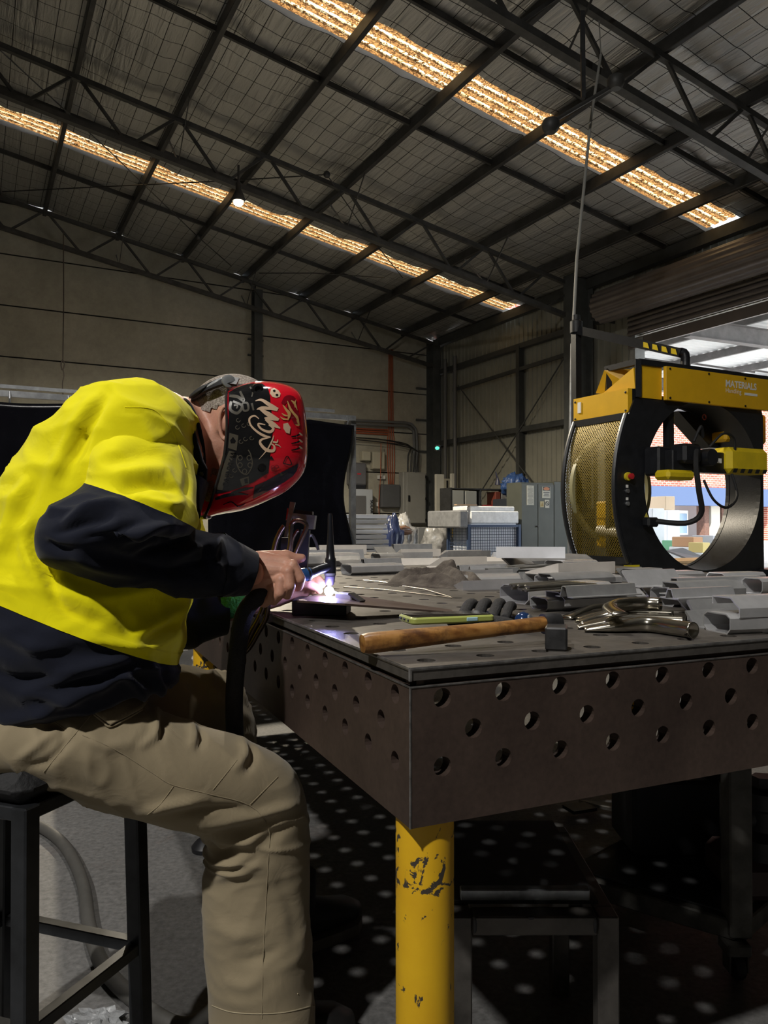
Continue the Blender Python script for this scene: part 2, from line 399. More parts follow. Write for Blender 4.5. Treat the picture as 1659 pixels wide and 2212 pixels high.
bp2 = N.new('ShaderNodeBump'); bp2.inputs['Strength'].default_value = 0.35; bp2.inputs['Distance'].default_value = 0.012; L.new(w2.outputs['Fac'], bp2.inputs['Height']); L.new(bp1.outputs['Normal'], bp2.inputs['Normal'])
L.new(bp2.outputs['Normal'], bs.inputs['Normal'])
bs.inputs['Metallic'].default_value = 0.75; bs.inputs['Roughness'].default_value = 0.42
rc = N.new('ShaderNodeRGB'); rc.outputs[0].default_value = (0.56, 0.56, 0.55, 1)
# safety mesh wires under the foil
sx = N.new('ShaderNodeSeparateXYZ'); L.new(mp.outputs['Vector'], sx.inputs[0])
def wires(out, step, w):
    a = N.new('ShaderNodeMath'); a.operation = 'MODULO'; ab = N.new('ShaderNodeMath'); ab.operation = 'ADD'; ab.inputs[1].default_value = 100.0
    L.new(out, ab.inputs[0]); L.new(ab.outputs[0], a.inputs[0]); a.inputs[1].default_value = step
    c = N.new('ShaderNodeMath'); c.operation = 'LESS_THAN'; L.new(a.outputs[0], c.inputs[0]); c.inputs[1].default_value = w; return c.outputs[0]
wx = wires(sx.outputs[0], 0.15, 0.0); 
mx = N.new('ShaderNodeMath'); mx.operation = 'MAXIMUM'; L.new(wires(sx.outputs[1], 0.45, 0.014), mx.inputs[0]); L.new(wires(sx.outputs[0], 0.30, 0.012), mx.inputs[1])
cc = mixc(rc.outputs['Color'], (0.03, 0.03, 0.03), mx.outputs[0]); L.new(cc, bs.inputs['Base Color'])
FOIL = m
PURS = [0.25, 1.28, 3.0, 4.72, 6.45, 8.15, 9.85, 11.6, 13.3, 15.0]
def blanket(r0, r1, s0, s1):
    ns = max(2, int((s1 - s0) / 0.14)); nr = max(2, int((r1 - r0) / 0.3)); vs = []; fs = []
    for i in range(ns + 1):
        s = s0 + (s1 - s0) * i / ns
        near = min(abs(s - p) for p in PURS + [2*RIDGE - p for p in PURS]); sag = -0.05 * min(1, near / 0.6)
        for j in range(nr + 1):
            r = r0 + (r1 - r0) * j / nr
            q = B(s, r, roofz(s) + sag + 0.05 * noise.noise(V((s * 2.3, r * 0.55, 1))) + 0.02 * noise.noise(V((s * 6, r * 1.1, 5)))); vs.append(q)
    for i in range(ns):
        for j in range(nr): fs.append((i*(nr+1)+j, i*(nr+1)+j+1, (i+1)*(nr+1)+j+1, (i+1)*(nr+1)+j))
    mb = MB(); mb.add(vs, fs); mb.build('roof_blanket', FOIL, ceiling, 2)
SKY = ((3.78, 4.53), (10.55, 11.32))
edges = [0, SKY[0][0], SKY[0][1], SKY[1][0], SKY[1][1], 17.6, 18.35, 30]
for a, b in ((0, SKY[0][0]), (SKY[0][1], SKY[1][0]), (SKY[1][1], 30)):
    blanket(a, b, 0, RIDGE)
blanket(0, 30, RIDGE, 32)
for a, b in SKY: blanket(a, b, 13.4, RIDGE)
# roof sheet above (keeps the sun out)
RSH = mat('roof_sheet', (0.4, 0.4, 0.4), 0.6)
for a, b in ((-0.4, SKY[0][0]), (SKY[0][1], SKY[1][0]), (SKY[1][1], 30.2)):
    mb = MB(); mb.prism([B(-0.4, a, roofz(-0.4) + 0.12), B(RIDGE, a, roofz(RIDGE) + 0.12), B(RIDGE, a, roofz(RIDGE) + 0.16), B(-0.4, a, roofz(-0.4) + 0.16)], -EY * (b - a)); mb.build('roof_sheet', RSH, ceiling)
mb = MB(); mb.prism([B(RIDGE, -0.4, roofz(RIDGE) + 0.12), B(32.4, -0.4, EAVE + 0.05), B(32.4, -0.4, EAVE + 0.09), B(RIDGE, -0.4, roofz(RIDGE) + 0.16)], -EY * 30.6); mb.build('roof_sheet', RSH, ceiling)
# closing strips over the ends of the rooflights
for a, b in SKY:
    mb = MB(); mb.prism([B(13.4, a, roofz(13.4) + 0.12), B(RIDGE, a, roofz(RIDGE) + 0.12), B(RIDGE, a, roofz(RIDGE) + 0.16), B(13.4, a, roofz(13.4) + 0.16)], -EY * (b - a)); mb.build('roof_sheet', RSH, ceiling)
# rooflights: translucent corrugated sheet strewn with dead leaves
def skymat(r0):
    m, N2, L2, bs = mat_nodes('rooflight')
    global N, L, tc
    N, L = N2, L2; tc = N.new('ShaderNodeTexCoord')
    N.remove(bs); out = N['Material Output']
    tr = N.new('ShaderNodeBsdfTranslucent'); df = N.new('ShaderNodeBsdfDiffuse'); mxs = N.new('ShaderNodeMixShader'); mxs.inputs[0].default_value = 0.12
    vo = N.new('ShaderNodeTexVoronoi'); vo.inputs['Scale'].default_value = 24.0; vo.inputs['Randomness'].default_value = 1.0; L.new(tc.outputs['Object'], vo.inputs['Vector'])
    v2 = N.new('ShaderNodeTexVoronoi'); v2.inputs['Scale'].default_value = 45.0; L.new(tc.outputs['Object'], v2.inputs['Vector'])
    uv = N.new('ShaderNodeUVMap'); sp = N.new('ShaderNodeSeparateXYZ'); L.new(uv.outputs['UV'], sp.inputs[0])
    # leaf litter gathers in the troughs (u channel = height on the rib)
    dens = nz(1.6, 3)
    th = N.new('ShaderNodeMath'); th.operation = 'MULTIPLY_ADD'; L.new(sp.outputs[0], th.inputs[0]); th.inputs[1].default_value = -0.82; th.inputs[2].default_value = 0.92
    t2 = N.new('ShaderNodeMath'); t2.operation = 'MULTIPLY_ADD'; L.new(dens.outputs['Fac'], t2.inputs[0]); t2.inputs[1].default_value = 0.75; L.new(th.outputs[0], t2.inputs[2])
    t3 = N.new('ShaderNodeMath'); t3.operation = 'SUBTRACT'; L.new(t2.outputs[0], t3.inputs[0]); t3.inputs[1].default_value = 0.30
    sep = N.new('ShaderNodeSeparateColor'); L.new(vo.outputs['Color'], sep.inputs[0])
    leaf = N.new('ShaderNodeMath'); leaf.operation = 'LESS_THAN'; L.new(sep.outputs[0], leaf.inputs[0]); L.new(t3.outputs[0], leaf.inputs[1])
    sep2 = N.new('ShaderNodeSeparateColor'); L.new(v2.outputs['Color'], sep2.inputs[0])
    t4 = N.new('ShaderNodeMath'); t4.operation = 'MULTIPLY'; L.new(t3.outputs[0], t4.inputs[0]); t4.inputs[1].default_value = 0.7
    leaf2 = N.new('ShaderNodeMath'); leaf2.operation = 'LESS_THAN'; L.new(sep2.outputs[1], leaf2.inputs[0]); L.new(t4.outputs[0], leaf2.inputs[1])
    lc = rampn(sep.outputs[2], [(0.0, (0.03, 0.015, 0.006)), (0.6, (0.11, 0.05, 0.018)), (1.0, (0.26, 0.13, 0.04))])
    lc2 = rampn(sep2.outputs[2], [(0.0, (0.05, 0.022, 0.008)), (1.0, (0.30, 0.15, 0.05))])
    basec = rampn(nz(3, 4).outputs['Fac'], [(0.35, (0.50, 0.33, 0.13)), (0.65, (0.72, 0.56, 0.32))])
    c = mixc(basec.outputs['Color'], lc.outputs['Color'], leaf.outputs[0]); c = mixc(c, lc2.outputs['Color'], leaf2.outputs[0])
    L.new(c, tr.inputs['Color']); L.new(c, df.inputs['Color']); L.new(tr.outputs[0], mxs.inputs[1]); L.new(df.outputs[0], mxs.inputs[2]); L.new(mxs.outputs[0], out.inputs['Surface'])
    return m
SKYM = skymat(0)
for a, b in SKY:
    prof = []; nr = 4
    w = (b - a) / nr
    for k in range(nr):
        for dx, h in ((0.0, 0), (0.42, 0), (0.52, 1), (0.86, 1), (0.96, 0)):
            prof.append((a + (k + dx) * w, h))
    cuts = [0.1] + [1.28, 3.0, 4.72, 6.45, 8.15, 9.85, 11.6, 13.4]
    for i in range(len(cuts) - 1):
        s0, s1 = cuts[i], cuts[i+1]; mb = MB(); n = len(prof)
        mb.add([B(s0, r, roofz(s0) + 0.05 + 0.03*h) for r, h in prof] + [B(s1, r, roofz(s1) + 0.05 + 0.03*h) for r, h in prof], [(k, k+1, n+k+1, n+k) for k in range(n-1)])
        o = mb.build('rooflight_sheet', SKYM, ceiling, fixn=False)
        uvl = o.data.uv_layers.new(name='UVMap')
        for lp in o.data.loops: uvl.data[lp.index].uv = (prof[lp.vertex_index % n][1], 0)
# purlins
for s in PURS[1:]:
    mb = MB(); mb.bar(B(s, 0.1, roofz(s) - 0.14), B(s, 30, roofz(s) - 0.14), 0.085, 0.2, bev=0.008); mb.build('purlin', PURL, ceiling)
for r in (2.7, 5.35, 9.65, 12.1, 16.3, 19.0):
    for i in range(len(PURS) - 1):
        s0, s1 = PURS[i] + 0.05, PURS[i+1] - 0.05
        mb = MB(); mb.bar(B(s0, r, roofz(s0) - 0.12), B(s1, r, roofz(s1) - 0.12), 0.05, 0.09); mb.build('bridging_bar', PURL, ceiling)
# trusses
def truss(r, depth=0.78, brace=True):
    t = bpy.data.objects.new('truss', None); COL.objects.link(t); t.parent = ceiling; WORLD[t.name] = WORLD['ceiling'].copy()
    off = 0.27
    top = lambda s: B(s, r, roofz(s) - off); bot = lambda s: B(s, r, roofz(s) - off - depth)
    mb = MB(); mb.bar(top(0.3), top(RIDGE), 0.09, 0.09); mb.build('top_chord', TRUSS, t)
    mb = MB(); mb.bar(bot(0.3), bot(RIDGE), 0.13, 0.10); mb.build('bottom_chord', TRUSS, t)
    nodes = PURS
    for i in range(len(nodes) - 1):
        a, b = max(nodes[i], 0.35), nodes[i+1]; m_ = (a + b) / 2 
        if b - a > 1.2:
            for q0, q1 in ((top(a + 0.06), bot(m_ - 0.05)), (top(b - 0.06), bot(m_ + 0.05))):
                mb = MB(); mb.bar(q0, q1, 0.05, 0.05); mb.build('web_brace', TRUSS, t)
        else:
            mb = MB(); mb.bar(top(a), bot(b), 0.05, 0.05); mb.build('web_brace', TRUSS, t)
    if brace:
        for k, s in enumerate(nodes[2:]):
            if k % 2 == 0:
                mb = MB(); mb.bar(B(s, r - 0.85, roofz(s) - 0.22), bot(s), 0.035, 0.012, up=EX); mb.build('fly_brace', GALV, t)
                mb = MB(); mb.bar(B(s, r + 0.85, roofz(s) - 0.22), bot(s), 0.035, 0.012, up=EX); mb.build('fly_brace', TRUSS, t)
    return t
truss(0.45, 0.72); truss(7.0); truss(13.6); truss(20.4)
def rp(u, v, dz=-0.3):
    r = ray(u, v); n = V((SLOPE * EX.x, SLOPE * EX.y, 1)); c = EAVE + dz + SLOPE * CORNER.dot(EX)
    return CAMP + r * ((c - n.dot(CAMP)) / n.dot(r))
for pts in ([(0, 108), (240, 330), (428, 512), (500, 575)], [(5, 414), (500, 390), (706, 377)], [(706, 377), (790, 500), (870, 600)], [(560, 590), (680, 590), (830, 600)]):
    mb = MB(); mb.tube([rp(*p) for p in pts], 0.012, 6)
    mb.build('bracing_rod', PURL, ceiling)
for p in ((428, 512), (500, 390), (706, 377), (785, 500)):
    mb = MB(); q = rp(*p); mb.ell(q, (0.07, 0.07, 0.07), n=10, m=6); mb.build('rod_turnbuckle', PURL, ceiling, True)
# ================================================================ along the far walls
def onback(u, v, r):                 # measured point on a plane parallel to the concrete wall
    d = ray(u, v); c = (CORNER - EY * r).dot(EY); return CAMP + d * ((c - EY.dot(CAMP)) / EY.dot(d))
def rectbox(mb, u0, v0, u1, v1, r, depth, bev=0.0):
    a = onback(u0, v1, r); b = onback(u1, v0, r); s = (b - a).dot(EX)
    mb.box((a + b) / 2 + EY * depth / 2, (s, depth, abs(b.z - a.z)), (EX, EY, EZ), bev); return a, b
AX = (EX, EY, EZ)
PVC = mat('black_pvc', (0.004, 0.004, 0.006), 0.22, 0, 0.3, 3, 0.05, 6, spec=0.18)
# welding screens: one rail, posts, two hanging black curtains
RC = 14.05       # distance of the screen line from the concrete wall
def rail_pt(u, v): return onback(u, v, RC)
ra, rb = rail_pt(-120, 842), rail_pt(766, 904)
scr = thing('welding_screen', 'galvanised welding screen frame standing behind the welder', 'screen frame', V(((ra.x+rb.x)/2, (ra.y+rb.y)/2, 0)))
zt = rb.z
ra.z = zt
mb = MB(); mb.bar(ra, rb, 0.05, 0.05); mb.build('rail', GALV, scr)
mb = MB(); mb.bar(ra + EZ*0.07 + EY*0.06, rb + EZ*0.07 + EY*0.06 - EX*0.2, 0.025, 0.03); mb.build('rail', GALV, scr)
for q in (rb, rail_pt(655, 897), rail_pt(430, 881)):
    mb = MB(); mb.bar(V((q.x, q.y, 0)) + EY*0.05, V((q.x, q.y, zt + 0.03)) + EY*0.05, 0.055, 0.055, up=EX); mb.build('post', GALV, scr)
    mb = MB(); mb.box(V((q.x, q.y, 0.02)) + EY*0.05, (0.08, 0.5, 0.04), AX); mb.build('foot', GALV, scr)
def curtain(u0, u1, lab, sag=0.03, amp=0.035):
    a, b = rail_pt(u0, 900), rail_pt(u1, 900); wid = (b - a).dot(EX); n = int(wid / 0.03); mrows = 40; vs = []; fs = []
    for i in range(n + 1):
        x = wid * i / n
        for j in range(mrows + 1):
            t = j / mrows; z = zt - 0.05 - (zt - 0.25) * t - sag * abs(math.sin(x * 3.1)) * (1 - t)
            off = amp * (0.25 + t) * math.sin(x * 6.0 + 1.3 * math.sin(x * 2.1) + t) + 0.04 * noise.noise(V((x * 3, t * 2, u0))) + 0.012 * noise.noise(V((x * 7 + t * 4, t * 6, u0)))
            pin = 0.06 * math.sin(t * 9 + x) * (i / n) ** 6
            q = a + EX * (x + pin) - EY * (0.06 + 0.03 * t + off * (0.3 + 0.7 * t)); q.z = z; vs.append(q)
    for i in range(n):
        for j in range(mrows): fs.append((i*(mrows+1)+j, i*(mrows+1)+j+1, (i+1)*(mrows+1)+j+1, (i+1)*(mrows+1)+j))
    mb = MB(); mb.add(vs, fs); t = thing('welding_curtain', lab, 'curtain', V((a.x, a.y, 0.2)))
    o = mb.build('curtain_sheet', PVC, t, 2); md = o.modifiers.new('thick', 'SOLIDIFY'); md.thickness = 0.004
    for k in range(int(wid / 0.45) + 1):
        q = a + EX * (0.08 + 0.45 * k); q.z = zt - 0.045; mb = MB(); mb.tube([q + EZ*0.06 - EY*0.03, q - EY*0.06, q - EZ*0.03 - EY*0.04], 0.008, 6); mb.build('ring', GALV, t, True)
curtain(-140, 425, 'wide black plastic welding curtain hanging behind the yellow shirted welder')
curtain(445, 748, 'glossy black plastic welding curtain hung behind the red helmet')

# white panels stacked on the floor behind the screen post
WHP = mat('white_panel', (0.80, 0.84, 0.92), 0.35, 0, 0.05, 5)
a = onback(742, 1110, 12.2); b = onback(840, 1110, 12.2); wid = (b - a).dot(EX)
zz = 0.12
mb = MB(); mb.box(V(((a.x+b.x)/2, (a.y+b.y)/2, 0.06)) + EY * 0.5, (wid, 1.0, 0.12), AX); tag(mb.build('pallet', mat('pallet_wood', (0.25, 0.17, 0.09), 0.8, 0, 0.3, 6)), 'timber pallet under the stack of white panels', 'pallet')
npan = 17; ph = (a.z - zz) / npan
for k in range(npan):
    mb = MB(); off = random.uniform(-0.02, 0.02) + (0.03 if k < 6 else 0)
    mb.box(V(((a.x+b.x)/2, (a.y+b.y)/2, zz + ph * (k + 0.5))) + EY * 0.5 + EX * off, (wid * random.uniform(0.94, 1.0), 1.0, ph - 0.012), AX, 0.006)
    tag(mb.build('white_board', WHP), 'flat white panel in the tall stack beside the screen post', 'board', 'stacked white panels')

GREYB = mat('switch_grey', (0.30, 0.30, 0.28), 0.5, 0, 0.06, 3)
DGREY = mat('box_dark_grey', (0.10, 0.105, 0.115), 0.5, 0, 0.1, 3)
CREAM = mat('box_cream', (0.42, 0.40, 0.32), 0.5)
# wall-mounted electrical gear
t = thing('switchboard', 'tall grey electrical switchboard with a black handle on the concrete wall', 'switchboard', onback(895, 1132, 0.3))
mb = MB(); rectbox(mb, 871, 1021, 921, 1132, 0.34, 0.3, 0.02); mb.build('cabinet', GREYB, t)
mb = MB(); rectbox(mb, 879, 1023, 919, 1130, 0.38, 0.03, 0.01); mb.build('door', GREYB, t)
mb = MB(); rectbox(mb, 883, 1070, 886, 1083, 0.42, 0.05); mb.build('handle', BLACK, t)
for v in (1030, 1077, 1124): mb = MB(); rectbox(mb, 919, v - 3, 922, v + 3, 0.40, 0.05); mb.build('hinge', BLACK, t)
for u0, v0, u1, v1, m, lab in ((824, 1047, 865, 1096, DGREY, 'square dark grey junction box left of the switchboard'),
                               (783, 975, 802, 995, CREAM, 'small square cream electrical box on the concrete wall'),
                               (805, 976, 832, 1013, CREAM, 'cream electrical box beside the orange conduits')):
    t = thing('electrical_box', lab, 'electrical box', onback(u0, v1, 0.2))
    mb = MB(); rectbox(mb, u0, v0, u1, v1, 0.24, 0.2, 0.015); mb.build('box', m, t)
    mb = MB(); rectbox(mb, u0 + 1, v0 + 1, u1 - 1, v1 - 1, 0.27, 0.04, 0.01); mb.build('lid', m, t)
t = thing('solar_inverter', 'dark grey solar inverter with a red mark on the wall', 'inverter', onback(773, 1050, 0.2))
mb = MB(); rectbox(mb, 755, 1000, 793, 1048, 0.3, 0.26, 0.05); mb.build('case', mat('inverter_grey', (0.13, 0.13, 0.14), 0.4), t)
mb = MB(); rectbox(mb, 758, 1046, 791, 1056, 0.26, 0.2, 0.02); mb.build('base', BLACK, t)
mb = MB(); rectbox(mb, 772, 1022, 780, 1025, 0.31, 0.01); mb.build('red_mark', mat('red_mark', (0.5, 0.03, 0.05), 0.4), t)
t = thing('solar_unit', 'white and grey cabinet with upright SOLAR lettering behind the white panels', 'cabinet', onback(785, 1120, 0.2))
mb = MB(); rectbox(mb, 768, 1057, 806, 1112, 0.5, 0.4, 0.02); mb.build('case', mat('unit_white', (0.55, 0.58, 0.62), 0.3, 0.3), t)
mb = MB(); rectbox(mb, 768, 1071, 791, 1112, 0.54, 0.05, 0.01); mb.build('grey_panel', mat('inverter_grey2', (0.12, 0.12, 0.125), 0.5), t)
def plc(x, y):
    q = onback(803.5, 1108, 0.55) ; return q + EZ * x - EX * y
text_mesh('SOLAR', 0.13, lambda x, y: onback(802.5, 1080, 0.53) - EZ * x + EX * (y - 0.03), BLACK, 'lettering', t, bold=0.004)
# power points, alarm
t = thing('power_outlet', 'white twin power outlet above the dark grey junction box', 'outlet', onback(824, 1032, 0.1)); mb = MB(); rectbox(mb, 817, 1027, 833, 1035, 0.12, 0.1, 0.01); mb.build('plate', mat('outlet_white', (0.6, 0.6, 0.58), 0.4), t)
mb = MB(); rectbox(mb, 821, 1029, 824, 1033, 0.13, 0.02); mb.build('socket', BLACK, t)
mb = MB(); rectbox(mb, 814.5, 1085, 818.5, 1094, 0.14, 0.12, 0.01); tag(mb.build('isolator_switch', MATS['outlet_white']), 'tiny white isolator switch at the end of the red cable', 'switch')
# conduits
ORANGE = mat('orange_conduit', (0.34, 0.085, 0.035), 0.5)
CG = mat('conduit_grey', (0.16, 0.165, 0.17), 0.45, 0.3); CB = mat('cable_black', (0.015, 0.015, 0.016), 0.5)
for k, u in enumerate((840.5, 843, 845.5, 848)):
    pts = [onback(u, 755, 0.045), onback(u + (k - 1.5), 925, 0.045), onback(u - 3 + k * 2, 945, 0.045), onback(u - 3 + k * 2.4, 1000, 0.045), onback(u - 1 + k, 1046, 0.09)]
    mb = MB(); mb.tube(curve(pts, 14), 0.0155, 8); tag(mb.build('orange_conduit', ORANGE), 'orange conduit running down the concrete wall into the junction box', 'conduit', 'orange conduits')
for k in range(3):
    pts = [onback(747, 924 + 5 * k, 0.05), onback(790, 926.5 + 5 * k, 0.05), onback(837 + 0.4 * k, 929 + 5 * k, 0.05)]
    mb = MB(); mb.tube(pts, 0.026, 8); tag(mb.build('red_conduit', ORANGE), 'red brown conduit running sideways to the orange conduits', 'conduit', 'sideways red conduits')
for k in range(2):
    o_ = k * 7
    pts = [onback(745, 907 + o_, 0.2), onback(850, 912 + o_, 0.2), onback(880, 914 + o_, 0.2), onback(893 - k*3, 921 + o_, 0.2), onback(900 - 6*k, 940, 0.2), onback(901 - 6*k, 1021, 0.2)]
    mb = MB(); mb.tube(curve(pts, 24), 0.043, 10); tag(mb.build('grey_conduit', CG), 'thick grey conduit bending down into the tall switchboard', 'conduit', 'thick grey conduits')
for k in range(4):
    rk = (0.09, 0.125, 0.29, 0.325)[k]
    pts = [onback(748, 944 + 4 * (k % 2), rk), onback(830, 950 + 6 * (k % 2), rk), onback(884 + 4*k, 962 + 3*k, rk), onback(881 + 7*k, 985, rk), onback(880 + 6*k, 1021, rk)]
    mb = MB(); mb.tube(curve(pts, 20), 0.016, 6); tag(mb.build('black_cable', CB), 'black cable sagging along the wall to the switchboard', 'cable', 'black wall cables')
mb = MB(); mb.tube([onback(823, 958, 0.37), onback(822, 1030, 0.33), onback(818, 1090, 0.16), onback(819, 1112, 0.10)], 0.012, 6); tag(mb.build('red_cable', ORANGE), 'thin red cable hanging down past the power outlet', 'cable')
# pull cord hanging by the left
cq = lambda u, v: onback(u, v, 2.5)
mb = MB(); mb.tube([cq(137, 500), cq(137.5, 650), cq(136, 776)], 0.012, 6)
mb.tube(curve([cq(136, 776), cq(132, 786), cq(135, 800), cq(139, 788), cq(136, 777)], 14), 0.014, 6); mb.tube(curve([cq(136, 796), cq(138, 812), cq(135, 830), cq(137, 862)], 10), 0.012, 6)
tag(mb.build('pull_cord', mat('cord', (0.05, 0.04, 0.035), 0.8)), 'looped cord hanging from the roof in front of the concrete wall', 'cord')

# corner clutter: light boards, grey cartons, wrapped bundles
t = thing('wall_conduit_box', 'pale double socket box on the dark corner column', 'electrical box', onback(955, 1062, 1.2)); mb = MB(); rectbox(mb, 950, 1034, 973, 1062, 1.4, 0.15, 0.01); mb.build('box', CREAM, t)
mb = MB(); rectbox(mb, 952, 1038, 956, 1060, 1.42, 0.03); rectbox(mb, 965, 1038, 968, 1060, 1.42, 0.03); mb.build('slots', BLACK, t)
for u0, v0, u1, v1, lab in ((941, 1025, 957, 1138, 'tall pale board leaning at the corner column'), (974, 1023, 979, 1060, 'narrow pale board beside the double socket box'), (929, 1114, 945, 1140, 'short pale board standing by the corner column')):
    mb = MB(); a, b = rectbox(mb, u0, v0, u1, v1, 3.0 if u0 != 929 else 3.25, 0.1); lo = V((0, 0, 0)); 
    mb = MB(); c = (a + b) / 2; mb.box(V((c.x, c.y, b.z / 2)), ((b - a).dot(EX), 0.1, b.z), AX); tag(mb.build('pale_board', mat('pale_board', (0.40, 0.39, 0.34), 0.7, 0, 0.1, 4)), lab, 'board')
mb = MB(); a = onback(968, 1085, 3.5); mb.box(V((a.x, a.y, a.z / 2)), (0.2, 0.2, a.z), AX, 0.02); tag(mb.build('bollard', mat('bollard_yellow', (0.62, 0.40, 0.02), 0.5, 0, 0.2, 4)), 'yellow square bollard in front of the corner column', 'bollard')
for u0, v0, u1, v1, r, lab in ((875, 1138, 900, 1172, 6.0, 'grey carton standing left of another grey carton'), (903, 1139, 925, 1180, 6.0, 'grey carton with a folded top below the switchboard'), (880, 1168, 905, 1200, 5.4, 'low grey carton on the floor under the switchboard')):
    mb = MB(); a, b = rectbox(mb, u0, v0, u1, v1, r, 0.5); c = (a + b) / 2; mb = MB(); mb.box(V((c.x, c.y, b.z / 2)) + EY*0.25, ((b - a).dot(EX), 0.5, b.z), AX, 0.01)
    tag(mb.build('grey_carton', mat('carton_grey', (0.17, 0.175, 0.18), 0.6)), lab, 'carton')
def lump(c, size, seed, name, m, lab, cat, n=28, amp=0.35, freq=2.2):
    mb = MB(); c = V(c); rings = []; mm = 18
    for i in range(mm + 1):
        t = math.pi * i / mm; row = []
        for j in range(n):
            p = V((math.sin(t) * math.cos(6.28318*j/n), math.sin(t) * math.sin(6.28318*j/n), -math.cos(t)))
            k = 1 + amp * noise.noise(p * freq + V((seed, 0, 0))) + amp * 0.5 * noise.noise(p * freq * 3 + V((0, seed, 0)))
            q = V((p.x * size[0], p.y * size[1], p.z * size[2])) * k
            w = c + EX * q.x + EY * q.y + EZ * max(q.z, -size[2] * 0.9); row.append(w)
        rings.append(row)
    mb.loft(rings); return tag(mb.build(name, m, None, 2), lab, cat)
WRAP = mat('plastic_wrap', (0.28, 0.28, 0.28), 0.22, 0, 0.35, 9, 0.5, 14)
q = onback(870, 1160, 7.5); lump((q.x, q.y, q.z - 0.2), (0.28, 0.3, 0.6), 3, 'wrapped_bundle', WRAP, 'clear plastic wrapped bundle between white panels and grey cartons', 'bundle')
q = onback(945, 1165, 6.5); lump((q.x, q.y, q.z - 0.2), (0.36, 0.3, 0.6), 9, 'wrapped_bundle', WRAP, 'plastic wrapped grey bundle beside the mesh cage', 'bundle')
q = onback(848, 1158, 8.5); lump((q.x, q.y, q.z - 0.3), (0.2, 0.2, 0.62), 5, 'blue_drum_bag', mat('bag_blue', (0.02, 0.03, 0.08), 0.3, 0, 0.3, 6), 'dark blue bag standing right of the white panels', 'bag')
q = onback(858, 1146, 8.0); lump((q.x, q.y, q.z), (0.3, 0.2, 0.1), 6, 'brown_wrap', mat('wrap_brown', (0.16, 0.09, 0.06), 0.3, 0, 0.4, 8, 0.4), 'brown plastic film lying on the wrapped bundle', 'film')
# mesh cage with wrapped white panels
d0 = 15.6
cg = P(1012, 1130, d0); cg.z = 0
cage = thing('mesh_cage', 'blue steel mesh pallet cage filled with white panels', 'cage', cg)
CGB = mat('cage_blue', (0.035, 0.06, 0.12), 0.45, 0.2)
W_, D_, H_ = 1.28, 0.75, 1.06
cp = lambda a, b, z: cg + EX * a + EY * b + EZ * z
for a in (0, W_):
    for b in (0, D_):
        mb = MB(); mb.bar(cp(a, b, 0), cp(a, b, H_ + 0.03), 0.06, 0.06, up=EX); mb.build('post', CGB, cage)
for z in (0.12, H_):
    for a0, b0, a1, b1 in ((0, 0, W_, 0), (0, D_, W_, D_), (0, 0, 0, D_), (W_, 0, W_, D_)):
        mb = MB(); mb.bar(cp(a0, b0, z), cp(a1, b1, z), 0.045, 0.05); mb.build('rail', CGB, cage)
for (a0, b0, a1, b1, n) in ((0, 0, W_, 0, 22), (0, 0, 0, D_, 14), (W_, 0, W_, D_, 14)):
    mb = MB()
    for i in range(1, n): k = i / n; mb.tube([cp(a0 + (a1-a0)*k, b0 + (b1-b0)*k, 0.12), cp(a0 + (a1-a0)*k, b0 + (b1-b0)*k, H_)], 0.005, 5)
    for i in range(1, 16): z = 0.12 + (H_ - 0.12) * i / 16; mb.tube([cp(a0, b0, z), cp(a1, b1, z)], 0.005, 5)
    o = mb.build('wire_mesh', CGB, cage); o['kind'] = 'stuff'
WR2 = mat('white_wrap', (0.85, 0.87, 0.90), 0.3, 0, 0.12, 10, 0.4, 12)
GREYW = mat('grey_wrap', (0.20, 0.205, 0.215), 0.35, 0, 0.2, 10, 0.3, 12)
mb = MB(); mb.box(cp(W_ * 0.52, D_/2, 0.62), (W_ - 0.12, D_ - 0.1, 0.98), AX, 0.01); tag(mb.build('white_pack', WHP), 'pack of white panels standing inside the blue mesh cage', 'panel pack')
mb = MB(); mb.box(cp(W_ * 0.54, D_/2, 1.24), (W_ - 0.06, D_ - 0.06, 0.26), AX, 0.02); tag(mb.build('wrapped_pack', WR2), 'white panels in shiny wrap lying over the cage top', 'panel pack')
mb = MB(); mb.box(cp(W_ * 0.5, D_/2, 1.42), (W_ - 0.14, D_ - 0.1, 0.10), AX, 0.02); tag(mb.build('wrapped_pack', WR2), 'thin topmost layer of white wrapped panels on the cage', 'panel pack')
mb = MB(); mb.box(cp(-0.145, D_/2 + 0.2, 1.2), (0.22, D_ + 0.5, 0.36), AX, 0.03); tag(mb.build('wrapped_carton', GREYW), 'grey plastic wrapped carton against the left of the caged panels', 'carton')
mb = MB(); mb.bar(cp(-0.25, 0.1, 1.49), cp(0.25, 0.1, 1.49), 0.1, 0.02); tag(mb.build('timber_offcut', mat('slat_pine', (0.5, 0.33, 0.2), 0.7)), 'short pine slat lying on the grey wrapped carton', 'slat')
